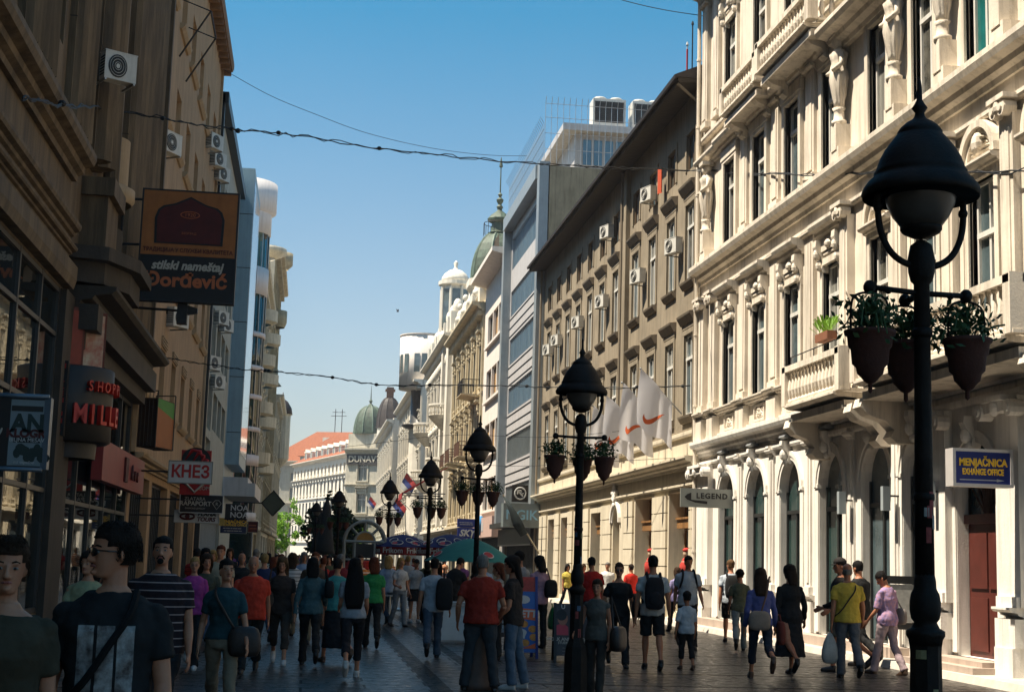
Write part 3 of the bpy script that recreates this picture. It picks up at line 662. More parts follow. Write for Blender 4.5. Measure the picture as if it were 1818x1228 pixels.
# green dome placed from the photo: centre column near x=885
pc=onY(884,475,101); UU=pc.y-93.1; DD=10.7-pc.x
dome(r,UU,DD,onY(870,500,101).z,1.95,3.3,M_cop,M_cop2,True,8,None,None,2.6)
mb=MB(); q=onY(870,500,101).z; R9=1.9
mb.lathe([(R9*1.05,18.3),(R9*1.05,q-.8),(R9*1.2,q-.5),(R9*1.2,q)],(UU,DD,0),8,math.pi/8,2*math.pi+math.pi/8); mb.build('dome_drum',M_white,r)
mb=MB()
for i in range(14):
    a=2*math.pi*i/14; mb.tube([(UU+1.1*math.cos(a),DD+1.1*math.sin(a),q+3.3),(UU+1.1*math.cos(a),DD+1.1*math.sin(a),q+4.2)],.02,4)
mb.tube([(UU+1.1*math.cos(a),DD+1.1*math.sin(a),q+4.2) for a in [2*math.pi*i/14 for i in range(15)]],.025,4); mb.build('dome_railing',M_iron,r)
# =================== R6: white palace with belvedere
r,U,L=ornate('white_corner_palace','white ornate palace with round bay balconies and a domed round belvedere on top',10.7,113.1,138,19.5,18.6,[(5,7.6),(9.3,12),(13.6,16.6)],M_white,7,M_fr)
for z,d in ((8.6,1.6),(12.9,1.5)):
    for uc in (3.6,21):
        mb=MB(); mb.lathe([(.5,-1.2),(d*.8,-.5),(d,-.2),(d*1.1,0)],(uc,0,z),14,0,math.pi); mb.lathe([(d*1.0,.8),(d*1.08,.8),(d*1.08,.95),(d,.95)],(uc,0,z),14,0,math.pi)
        for i in range(17): mb.lathe([(a,b*1.2) for a,b in BALP],(uc+d*1.03*math.cos(math.pi*i/16),d*1.03*math.sin(math.pi*i/16),z),6)
        mb.build('round_balcony',M_white,r)
mb=MB(); mb.box(.4,2.2,-.1,.5,4.2,18.3); mb.box(5.2,6.4,-.1,.5,4.2,18.3); mb.box(0,L,-1.,-.2,19.5,20.4)
for u in (1,4,7,11,15,19,23): mb.box(u-.5,u+.5,-.9,.35,19.5,21); mb.smooth=True; mb.ell((u,-.2,21.4),.5,.4,.7,10,7); mb.smooth=False
for k in range(16): 
    u=1+k*1.5; mb.smooth=True; mb.ell((u,.2,17.6),.35,.25,.5,8,6); mb.ell((u,.2,12.6),.3,.2,.35,8,6); mb.smooth=False
mb.build('stucco_ornament',M_white,r)
p=onY(795,545,121); zb=onY(795,590,121).z; zt_=onY(795,510,121).z; rr=(onY(829,545,121).x-onY(783,545,121).x)/2
u,y=p.y-113.1+.0,10.7-(onY(807,545,121).x)
mb=MB(); mb.lathe([(rr*1.25,19),(rr*1.25,zb-.3),(rr*1.15,zb),(rr*1.0,zb),(rr*1.0,zt_),(rr*1.3,zt_+.15),(rr*1.3,zt_+.45)],(u,y,0),20); o=mb.build('belvedere',M_white,r)
mb=MB(); mb.smooth=True; mb.lathe([(rr*1.1,zt_+.45),(rr*1.05,zt_+.8),(rr*.85,zt_+1.15),(rr*.5,zt_+1.45),(rr*.2,zt_+1.55),(.12,zt_+1.8),(.2,zt_+2.1),(.05,zt_+2.3)],(u,y,0),20); mb.build('belvedere_dome',M_white,o)
mb=MB()
for i in range(8):
    a=2*math.pi*(i+.5)/8; mb.tube([(u+rr*1.08*math.cos(a),y+rr*1.08*math.sin(a),zb),(u+rr*1.08*math.cos(a),y+rr*1.08*math.sin(a),zt_)],.13,7)
mb.build('belvedere_column',M_white,o)
mb=MB()
for i in range(8):
    a=2*math.pi*i/8; c,s=math.cos(a),math.sin(a); t=.45; R=rr*1.02
    mb.quad((u+R*c-t*s,y+R*s+t*c,zb+.3),(u+R*c+t*s,y+R*s-t*c,zb+.3),(u+R*c+t*s,y+R*s-t*c,zt_-.25),(u+R*c-t*s,y+R*s+t*c,zt_-.25))
mb.build('belvedere_window',G_dk,o)
# round pale tower beyond
TY=150.
t=thing('round_pale_tower','plain round pinkish white upper tower jutting out behind the ornate palaces','building',(onY(708,640,TY).x+2.7,TY,0))
zt2=onY(735,598,TY).z; zb2=onY(735,692,TY).z; zc2=onY(735,757,TY).z
mb=MB(); mb.smooth=True; mb.lathe([(1.2,zb2-.1),(2.6,zb2),(2.6,zt2)],(0,0,0),28); mb.smooth=False; mb.lathe([(2.62,zt2-.05),(2.68,zt2),(2.68,zt2+.1),(0,zt2+.1)],(0,0,0),28); mb.build('wall',M_pink,t)
mb=MB(); mb.smooth=True; mb.lathe([(1.4,zc2-.3),(2.2,zc2),(2.2,zc2+.15),(1.3,zc2+.2),(1.3,zb2+.2)],(0,0,0),20); mb.build('dark_core',M_frd,t); mb=MB(); mb.lathe([(1.35,0),(1.35,zc2-.2)],(0,0,0),16); mb.build('shaft',M_white,t)
mb=MB()
for a in (-95,-112,-140,-160,-180):
    a_=R_(a); c,s=math.cos(a_),math.sin(a_); q=.3; z=zb2+1.6
    mb.quad((2.62*c+q*s,2.62*s-q*c,z),(2.62*c-q*s,2.62*s+q*c,z),(2.62*c-q*s,2.62*s+q*c,z+1.9),(2.62*c+q*s,2.62*s-q*c,z+1.9))
mb.build('window',G_dk,t)
# =================== R7 plain white front and dark dome
r,U,L=ornate('plain_white_front','tall plain white front with rows of narrow windows past the round tower',10.7,146,182,19.5,18.8,[(5,7.5),(9,11.5),(13,15.6)],M_white,9,M_fr)
# =================== R8 corner building with small green dome
r,U,L=ornate('corner_dome_building','ornate pale building at the bend carrying a dark metal mansard dome',10.0,184,222,19,18.2,[(5,7.6),(9,11.6),(13,15.6)],M_white,8,M_fr)
YD=213.
p=onY(691,740,YD); q=onY(690,757,YD).z; rd=onY(713,740,YD).x-p.x; dy=10.0-p.x
dome(r,YD-184,dy,q-.3,rd,(onY(690,700,YD).z-q)*.93,M_darkroof,M_darkroof,False,10)
mb=MB(); mb.lathe([(rd*.97,18.6),(rd*.97,q-.25)],(YD-184,dy,0),10); mb.build('dome_drum',M_white,r)
zt3=onY(690,702,YD).z; mb=MB(); mb.box(YD-184-.5,YD-184+.5,dy-.5,dy+.5,zt3-.6,zt3+1.2); mb.box(YD-184-.7,YD-184+.7,dy-.7,dy+.7,zt3+.6,zt3+.9); mb.build('chimney',M_rust,r)
cx,cy=onY(646,780,228).x,228.
t=thing('corner_pavilion','narrow chamfered corner pavilion with three stacked windows below a little green dome','building',(cx,cy,0),R_(152))
zc=onY(651,795,228).z; mb=MB(); holes=[(-.8,.8,a,b) for a,b in((4.5,6.8),(8.3,11.2),(13.2,16.2))]
wallmesh(mb,-2.9,2.9,0,zc,holes,.35); shell(mb,-2.9,2.9,0,zc,6); mb.build('wall',M_oldw,t)
for h in holes: win(t,h[0],h[1],h[2],h[3],.35,'case',M_fr,G_dk)
mb=MB(); corn(mb,-3.,3.,zc-.9,.8,.8); corn(mb,-3,3,12.3,.35,.35); corn(mb,-3,3,7.5,.35,.35); mb.box(-2.6,2.6,-5,.1,zc,zc+2.2)
for h in holes: surround(mb,h[0],h[1],h[2],h[3],.25,.12,.2)
mb.build('facade_trim',M_oldw,t)
for h in holes[:2]: inst('window_hood',hoodmesh(1.6,M_oldw,.5),t,(0,0,h[3]+.4))
dome(t,0,-1.9,zc+2.2,2.5,4.3,M_cop,M_cop2,False,10)
mb=MB(); mb.lathe([(.7,0),(.3,.5),(.15,.6),(.3,1.0),(.1,1.3),(.02,3.5)],(0,-1.9,zc+6.5),8); mb.build('finial',M_cop,t)
mb=MB(); mb.box(-2.7,2.7,.0,.3,zc-2.6,zc-1.0); mb.build('name_band',mat('dark_letter',(.06,.055,.05),.6),t)
text('DUNAV',1.35,M_oldw,t,(0,.34,zc-1.8),(R_(90),0,R_(180)),.03,.02)
# =================== R9 long white building turning away to the left
ang=R_(90+14); L=52
t=thing('long_white_building','long white street front with many even windows and a row of roof dormers','building',(9.2,244,0),ang)
holes=[]; n=20
for a,b in((4.6,7.2),(8.6,11.4),(12.8,15.0),(16.4,17.8)):
    for i in range(n): u=L*(i+.5)/n; holes.append((u-.62,u+.62,a,b))
mb=MB(); wallmesh(mb,0,L,0,19.2,holes,.35); shell(mb,0,L,0,19.2,11); mb.build('wall',M_white,t)
for h in holes[:5*n]: 
    win(t,h[0],h[1],h[2],h[3],.35,'two',M_frb,G_dk)
mb=MB(); corn(mb,0,L,18.6,.6,.9); corn(mb,0,L,15.5,.4,.55); band(mb,0,L,11.9,.3,.25); band(mb,0,L,3.8,.4,.3)
for h in holes: mb.box(h[0]-.15,h[1]+.15,-.03,.22,h[2]-.25,h[2]-.02)
for i in range(26): mb.box(L*(i+.3)/26,L*(i+.7)/26,0,.3,15.1,15.5)
mb.build('facade_trim',M_white,t)
mb=MB(); mb.prism([(.6,19.21),(-5,22.4),(-11,19.21)],0,-.1,L+.1); mb.build('roof',M_roof,t)
D=MB(); D.box(-.75,.75,-3.,-.9,19.3,21.3); D.prism([(-.95,21.3),(.95,21.3),(0,22.0)],1,-3.2,-.8); dm=D.mesh('dormer',M_white)
D=MB(); D.box(-.45,.45,-.9,-.87,20.,21.1); dw=D.mesh('dormer_window',G_dk)
for i in range(8): o=inst('dormer',dm,t,(17+i*4.2,0,0)); inst('dormer_window',dw,o)
# =================== R10 end building with red hip roof
t=thing('red_roofed_building','grey white building with big red hipped roof closing the street','building',(onY(500,900,312).x,312,0),R_(162))
L=34; holes=[]
for a,b in((4.6,7.2),(8.6,11.4),(12.8,15.4),(16.6,18.6)):
    for i in range(10): u=-L+3+L*(i+.5)/10; holes.append((u-.6,u+.6,a,b))
mb=MB(); wallmesh(mb,-L+3,3,0,21,holes,.35); shell(mb,-L+3,3,0,21,18); mb.build('wall',M_greyL,t)
for h in holes: win(t,h[0],h[1],h[2],h[3],.35,'two',M_fr,G_dk)
mb=MB(); corn(mb,-L+3,3,20,1.,1.2); corn(mb,-L+3,3,11.8,.5,.5); mb.build('cornice',M_oldw,t)
mb=MB(); mb.add([(-L+2,.9,21.01),(4,.9,21.01),(4,-19,21.01),(-L+2,-19,21.01),(-L+10,-9,28),(-4,-9,28)],[(0,1,5,4),(1,2,5),(2,3,4,5),(3,0,4)]); mb.build('roof',M_roof,t)
mb=MB(); mb.box(-9,-7.4,-4,-2.6,24.2,26.3); mb.build('roof_dormer',M_white,t)
mb=MB(); 
for x in(-8,-9.5,-16): mb.tube([(x,-9,27.9),(x,-9,33)],.08,5); mb.tube([(x-1,-9,31.5),(x+1,-9,31.5)],.06,5); mb.tube([(x-.7,-9,32.3),(x+.7,-9,32.3)],.06,5)
mb.build('roof_aerial',M_iron,t)
# second, lower red hip further right
t=thing('far_red_roof_house','low house with small red hipped roof behind the corner dome','house',(onY(610,800,300).x,300,0),R_(165)); mb=MB(); mb.box(-9,9,-10,0,0,21.5); mb.build('wall',M_white,t); mb=MB(); mb.add([(-9.5,.5,21.5),(9.5,.5,21.5),(9.5,-10.5,21.5),(-9.5,-10.5,21.5),(-4,-5,26.),(4,-5,26.)],[(0,1,5,4),(1,2,5),(2,3,4,5),(3,0,4)]); mb.build('roof',M_roof,t)
# =================== L1: dark stone department store
r,U=root_b('dark_stone_store','tall dark stone store with fluted piers and big glazed shop front on the left','building',-4.6,-8,38.4,'L')
L=46.4
# shop glazing: near part two storeys of glass, then low part under the slab cornice
hs=[(U(26.6),U(12.4),.5,6.2),(U(38.1),U(28.2),.45,5.3)]
up=[]
for Y in (20.2,24.6,30.9): up.append((U(Y)-.55,U(Y)+.55,10.2,13.2)); up.append((U(Y)-.55,U(Y)+.55,15.2,18.2)); up.append((U(Y)-.55,U(Y)+.55,20.2,23.2))
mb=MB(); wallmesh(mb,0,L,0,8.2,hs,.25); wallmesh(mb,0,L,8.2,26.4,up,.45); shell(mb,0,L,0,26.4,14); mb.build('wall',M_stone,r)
for h in up: win(r,h[0],h[1],h[2],h[3],.45,'case',M_fr,G_dk2)
def shopwin(u0,u1,z0,z1,cols,rows,fm=M_frd,gm=G_shop):
    mb=MB()
    for u in cols+[u0+.04,u1-.04]: mb.box(u-.045,u+.045,-.07,.012,z0,z1)
    for z in rows+[z0+.05,z1-.05]: mb.box(u0,u1,-.065,.006,z-.04,z+.04)
    o=mb.build('shop_window',fm,r); mb=MB(); cs=sorted([u0]+cols+[u1])
    for a,b in zip(cs,cs[1:]): mb.quad((a,-.04+random.uniform(-.006,.006),z0),(b,-.04+random.uniform(-.008,.008),z0),(b,-.04+random.uniform(-.008,.008),z1),(a,-.04,z1))
    mb.build('pane',gm,o)
shopwin(U(26.6),U(12.4),.5,6.2,[U(24.9),U(23.),U(20.8),U(18.6),U(16.4),U(14.4)],[2.6,4.0,5.35]); shopwin(U(38.1),U(28.2),.45,5.3,[U(36.2),U(34.1),U(32),U(30)],[2.5,3.9])
M_mirror=mat('warm_display_goods',(.30,.2,.12),.6,.8,6,0,1,0,.3,c2=(.04,.03,.02),stretch=(3,1,.4))
# stone trim: cornices over the glazing
mb=MB(); corn(mb,U(27.0),L,8.25,.5,.42); corn(mb,U(27),L,7.15,.28,.24); band(mb,U(27),L,6.25,.45,.22); corn(mb,U(27),L,6.85,.16,.2)
mb.build('shop_cornice',M_stone,r)
mb=MB(); mb.box(U(38.3),U(27.6),-.03,.55,5.62,6.1); corn(mb,U(38.3),U(27.6),6.1,.35,.85); mb.box(U(38.3),U(27.9),-.03,.3,5.3,5.62)
mb.prism([(U(30.5),-.03),(U(27.2),-.03),(U(27.4),.7),(U(28.6),1.15),(U(30.5),1.15)],2,6.9,7.15); mb.prism([(U(30.3),-.03),(U(27.4),-.03),(U(27.7),.6),(U(28.7),.95),(U(30.3),.95)],2,6.5,6.9)
mb.build('slab_cornice',M_stoneD,r)
# fluted piers upstairs, concave corner bay
def flutes(mb,u0,u1,z0,z1,n,d=.2):
    mb.box(u0,u1,-.03,d*.4,z0,z1)
    for i in range(n):
        c=u0+(u1-u0)*(i+.5)/n; w=(u1-u0)/n*.40
        mb.prism([(c-w,d*.38),(c-w*.7,d*.75),(c,d),(c+w*.7,d*.75),(c+w,d*.38)],2,z0,z1)
mb=MB(); flutes(mb,U(38.3),U(33.0),6.5,25.6,9,.34); flutes(mb,U(29.2),U(28.0),9.,25.6,2,.5); flutes(mb,U(27.3),U(25.6),9.,25.6,4,.3); flutes(mb,U(23.4),U(21.4),9.,25.6,5,.3); flutes(mb,U(19.),U(17.),9.,25.6,5,.3)
mb.build('fluted_pier',M_stone,r)
mb=MB(); 
for z in (10.9,12.6,14.3,16,17.7,19.4,21): 
    for a,b,d in ((38.3,33.,.34),(27.3,25.6,.3),(23.4,21.4,.3)): mb.box(U(a)-.004,U(b)+.004,-.02,d*.42,z,z+.02)
mb.build('stone_joint',M_stoneD,r)
mb=MB(); mb.smooth=True
mb.lathe([(.72,0),(.78,.08),(.78,.3),(.66,.36)],(U(30.6),-.1,8.7),18,R_(10),R_(170)); mb.lathe([(.62,9.0),(.62,10.05)],(U(30.6),-.1,0),18,R_(5),R_(175)); mb.smooth=False; mb.box(U(31.4),U(29.9),-.05,.2,10.05,10.19); mb.build('round_sill_bay',M_tan2,r)
mb=MB(); mb.tube([(U(29.6),.32,8.6),(U(29.6),.32,25.6)],.16,10); mb.box(U(29.75),U(28.1),-.03,.62,8.3,8.65); mb.box(U(29.7),U(28.2),-.03,.5,7.16,8.3); mb.build('corner_shaft',M_stone,r)
mb=MB(); mb.box(U(38.38),U(38.3)+.15,-.03,.42,6.5,25.6); corn(mb,0,L,25.6,.7,.7); mb.build('top_cornice',M_stone,r)
mb=MB(); mb.box(U(28.15),U(26.65),-.03,.12,0,6.2); mb.box(0,L,-.03,.06,0,.44); mb.build('stone_base',M_stoneD,r)
# =================== L2: tan flat-front building
r,U=root_b('tan_apartment_building','tan brown flat-fronted apartment building with thin windows and timber eave','building',-4.6,38.45,61.5,'L')
L=23.05; holes=[]; ys=[41,44.9,48.5,52.1,55.7,59.3]
for z in (9.75,13.85,17.55):
    for Y in ys: holes.append((U(Y)-.75,U(Y)+.75,z,z+1.75))
hl=[(U(Y)-.75,U(Y)+.75,5.9,7.6) for Y in ys]; sh=[(U(60.9),U(56),.3,3.6),(U(55),U(50),.3,3.6),(U(49),U(44.2),.3,3.6),(U(43.4),U(39),.3,3.6)]
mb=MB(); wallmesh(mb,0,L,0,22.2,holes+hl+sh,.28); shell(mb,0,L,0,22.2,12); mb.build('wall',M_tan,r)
for i,h in enumerate(holes+hl): win(r,h[0],h[1],h[2],h[3],.28,'case',M_fr if i%3 else M_frb,G_dk2 if i%4 else G_dk)
for h in sh: win(r,h[0],h[1],h[2],h[3],.28,'bars',M_frd,G_shop,name='shop_window')
k=MB(); k.prism([(-.04,0),(.07,0),(.16,.1),(.18,.18),(-.0,.18),(-.04,.22)],0,-1.25,1.25); km=k.mesh('window_sill',M_tan2)
k=MB(); k.prism([(-.04,0),(.08,0),(.22,.1),(.24,.2),(-.04,.2)],0,-.7,.7); kh=k.mesh('window_hood',M_tan2)
for h in holes+hl: inst('window_sill',km,r,((h[0]+h[1])/2,0,h[2]-.24)); pass
mb=MB(); corn(mb,0,L,3.8,.3,.35); mb.box(U(38.75),L,-.03,.12,4,22); mb.box(0,.3,-.03,.1,4,22)
for h in hl: 
    for i in range(6): 
        a=math.pi*i/5; mb.box(h[0]-.02,h[1]+.02,-.02,.05+.02*(i%2),h[3]+.06+i*.05,h[3]+.1+i*.05)
mb.build('trim',M_tan2,r)
mb=MB(); mb.prism([(-.1,22.0),(.45,21.95),(.5,22.1),(.5,22.3),(-.1,22.4)],0,-.05,L+.05)
for i in range(30): mb.box(L*i/30,L*i/30+.2,-.02,.4,21.75,22.)
mb.build('eave',mat('brown_eave',(.26,.15,.08),.8,.3,4,.2,30,.3),r)
mb=MB(); mb.prism([(.45,22.31),(-5,24.4),(-12,22.31)],0,-.05,L+.05); mb.build('roof',M_darkroof,r)
mb=MB(); mb.tube([(U(46),.05,16.4),(U(46),.9,17.9)],.03,5); mb.tube([(U(43.6),.05,16.4),(U(43.6),.9,17.9)],.03,5); mb.tube([(U(46),.9,17.9),(U(43.6),.9,17.9)],.03,5); mb.tube([(U(46),.03,18.2),(U(46),.9,17.9)],.02,5); mb.tube([(U(43.6),.03,18.2),(U(43.6),.9,17.9)],.02,5); mb.build('awning_frame',M_iron,r)
# =================== L3: grey building with strip windows
r,U=root_b('grey_office_building','grey rendered office building with long window strips and many air conditioners','building',-4.6,61.55,79,'L')
L=17.4; holes=[]
for z in (7.2,10.4,13.6,16.8):
    for a in (1.2,4.6,8.): holes.append((a,a+2.8,z,z+1.7))
    holes.append((11.6,16.6,z-.2,z+1.9))
sh=[(.4,16.8,.3,3.2),(11.2,16.8,3.6,6.6)]
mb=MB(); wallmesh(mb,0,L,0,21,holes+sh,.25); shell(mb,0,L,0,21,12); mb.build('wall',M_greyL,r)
for h in holes+sh: win(r,h[0],h[1],h[2],h[3],.25,'bars',M_al,random.choice((G_dk,G_gr)))
mb=MB(); mb.box(0,L,-.03,.35,20.6,21.1); mb.box(L-.3,L,-.03,.2,0,21); mb.build('parapet',M_frd,r)
# =================== L4: blue grey clad block
r,U=root_b('blue_clad_block','narrow block clad in plain blue grey metal panels with sky reflecting edge','building',-4.6,79.05,89,'L')
L=9.95
zt3=onX(425,300,-4.0).z
mb=MB(); mb.box(0,L,-12,0,0,21.8); mb.box(1,L-.8,0,.75,6.3,22.6); mb.build('wall',M_blue,r)
mb=MB()
for z in range(8,22,3): mb.box(.98,L-.79,-.02,.757,z,z+.04)
mb.build('panel_joint',M_frd,r)
mb=MB(); mb.box(1.2,L-1.2,.745,.77,7,22); mb.build('glass_edge',G_bl,r)
mb=MB(); mb.box(.3,L-.3,-.02,1.7,4.6,5.3); mb.box(.3,L-.3,-.02,1.3,5.3,5.6); mb.build('shop_canopy',M_panel,r)
# =================== L5: round glass tower
p0=onY(437,700,96).x; 
t=thing('round_glass_tower','slender round glazed corner tower with white bands and a floating disc roof','building',(-5.5,97,0))
R=onY(476,480,97).x+5.5; xt=R+5.5
mb=MB(); mb.smooth=True; zd=onY(460,345,97).z
Zb=[(3.6,4.2),(7.2,7.9),(9.4,9.7),(11.5,11.8),(13.4,13.7),(15.6,15.9),(18.4,20.2),(22.5,25.)]
for a,b in Zb: mb.lathe([(R-.1,a),(R+.06,a),(R+.06,b),(R-.1,b)],(0,0,0),24)
mb.lathe([(R-.8,zd-3.4),(R-.8,zd-.4)],(0,0,0),20); mb.lathe([(R-.2,zd-1.6),(R+.35,zd-1.3),(R+.35,zd+.6),(0,zd+.6)],(0,0,0),28)
mb.build('white_band',mat('white_render',(.72,.68,.66),.7,.08,1.5,.1,30,.3),t)
mb=MB(); mb.smooth=True; mb.lathe([(R-.06,0),(R-.06,25)],(0,0,0),24); mb.build('curved_glazing',G_gr,t)
mb=MB()
for i in range(20):
    a=2*math.pi*i/20; mb.tube([((R-.03)*math.cos(a),(R-.03)*math.sin(a),4),((R-.03)*math.cos(a),(R-.03)*math.sin(a),25)],.035,4,False)
for q in range(3): mb.lathe([(R-.2,25.2+q*.3),(R-.17,25.23+q*.3)],(0,0,0),24)
for i in range(12): a=2*math.pi*i/12; mb.tube([((R-.2)*math.cos(a),(R-.2)*math.sin(a),25),((R-.2)*math.cos(a),(R-.2)*math.sin(a),26)],.03,4)
mb.build('mullion',M_al,t)
mb=MB(); mb.box(-6,0,-6,6,0,24); mb.build('back_block',M_oldw,t)
mb=MB(); mb.tube([(R*.35+.6,-R-.3,3),(R*.35+.6,-R-.3,20.5)],.09,6); mb.build('drainpipe',M_rust,t)
# =================== L6-L8 older houses further on
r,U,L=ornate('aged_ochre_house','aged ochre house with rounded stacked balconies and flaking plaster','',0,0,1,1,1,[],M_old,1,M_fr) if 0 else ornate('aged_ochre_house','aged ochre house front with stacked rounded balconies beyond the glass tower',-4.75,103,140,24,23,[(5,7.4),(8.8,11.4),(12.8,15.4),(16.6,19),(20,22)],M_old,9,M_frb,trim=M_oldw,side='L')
for z in (8.4,12.4,16.2,19.8):
    for Y in (118,131):
        mb=MB(); mb.lathe([(1.,0),(1.5,.2),(1.5,1.1),(1.4,1.1)],(U(Y),0,z),14,0,math.pi); mb.build('rounded_balcony',M_oldw,r)
mb=MB(); p=onY(492,450,150); mb.smooth=True; mb.lathe([(1.0,25.6),(1.9,26),(1.9,26.4),(1.,26.6)],(U(120),.0,0),16,0,math.pi); mb.build('curved_cornice',M_oldw,r)
r,U,L=ornate('tall_deco_house','tall pale house with a curved roof slab and round loggia high above the street','' ,0,0,1,1,1,[],M_old,1,M_fr) if 0 else ornate('tall_deco_house','tall pale house with curved projecting roof slab far down the left side',-4.4,140.1,165,31,30,[(5,7.4),(8.8,11.4),(12.8,15.4),(16.6,19),(20.4,22.6),(24.4,26.8)],M_oldw,7,M_frb,trim=M_old,hood=False,side='L')
mb=MB(); mb.smooth=True
for z,q in((31,1.5),(25,1.2),(19,.6)): mb.lathe([(1.,-.5),(q,0),(q,1.2),(q-.1,1.2)],(U(150),0,z),16,0,math.pi)
mb.build('rounded_balcony',M_old,r)
r,U,L=ornate('ornate_bay_house','weathered ornate house with black domed oriel bay high over the street','',0,0,1,1,1,[],M_old,1,M_fr) if 0 else ornate('ornate_bay_house','weathered ornate house with small black domed bay at the far left end',-4.3,165.1,200,19.5,18.7,[(5,7.4),(9,11.6),(13,15.6)],M_old,9,M_frb,trim=M_oldw,side='L')
p=onY(483,700,190)
mb=MB(); mb.lathe([(.3,12.5),(1.,13.4),(1.1,13.6),(1.1,19),(1.3,19.2)],(U(188),.3,0),12); b=mb.build('oriel_bay',M_oldw,r); mb=MB(); mb.smooth=True; mb.lathe([(1.35,19.2),(1.2,20),(.7,20.8),(.15,21.2),(.05,22)],(U(188),.3,0),14); mb.build('bay_dome',M_darkroof,b)
# =================== people
def cloth(c,name=None,rough=.9):
    n=name or 'cloth_%02d_%02d_%02d'%tuple(int(x*99) for x in c)
    return mat(n,c,rough,.22,9.,.25,160,0,.15)
def skinm(c): return mat('skin_%02d'%int(c[0]*99),c,.55,.12,6,.06,90,0,.35,c2=(c[0]*.86,c[1]*.72,c[2]*.68))
SK=[(.44,.205,.115),(.37,.165,.088),(.47,.235,.14)]
HAIR={'black':(.012,.010,.009),'brown':(.045,.024,.013),'dark':(.022,.014,.010),'red':(.13,.035,.015),'blond':(.36,.22,.08),'grey':(.21,.195,.175),'lbrown':(.12,.065,.03)}
def hairm(k): return mat('hair_'+k,HAIR[k],.75,.45,14,.6,30,0,.12,stretch=(4,4,.7))
M_shoeb=mat('black_shoe_leather',(.014,.012,.011),.45,.3,9); M_shoew=mat('white_shoe',(.55,.53,.5),.6,.2,9); M_shoebr=mat('brown_shoe_leather',(.09,.05,.03),.5,.3,9)
M_eye=mat('dark_iris',(.012,.009,.008),.45,.1,4); M_eyew=mat('eye_white',(.26,.23,.20),.3,.1,4); M_lip=mat('lips',(.30,.10,.08),.45,.1,9); M_lens=mat('dark_lens',(.008,.008,.009),.08,.1,4,spec=.7)
CL=bpy.data.textures.new('cloth_folds','CLOUDS'); CL.noise_scale=.085; CL.noise_depth=2
BAKE=[]
def finish(o,vox,disp=0.,sm=2,dec=0):
    m=o.modifiers.new('remesh','REMESH'); m.mode='VOXEL'; m.voxel_size=vox; m.use_smooth_shade=True
    if sm: m=o.modifiers.new('smooth','SMOOTH'); m.iterations=sm; m.factor=.5
    if disp: m=o.modifiers.new('folds','DISPLACE'); m.texture=CL; m.strength=disp; m.mid_level=.36
    BAKE.append(o)
def bake_all():
    bpy.context.view_layer.update(); dg=bpy.context.evaluated_depsgraph_get(); out=[]
    for o in BAKE: out.append((o,bpy.data.meshes.new_from_object(o.evaluated_get(dg))))
    for o,me in out: o.modifiers.clear(); me.name=o.data.name; o.data=me
    BAKE.clear()
def lerp(a,b,t): return a+(b-a)*t
def tubel(mb,p0,p1,rs,n=12):
    """tapered limb between two points with the radii spread evenly along it"""
    k=len(rs)-1; mb.tube([Vector(p0).lerp(Vector(p1),i/k) for i in range(k+1)],rs,n)
def ring(cx,cy,z,rx,ry,n=20): return [(cx+rx*math.cos(2*math.pi*i/n),cy+ry*math.sin(2*math.pi*i/n),z) for i in range(n)]
NP=[0]
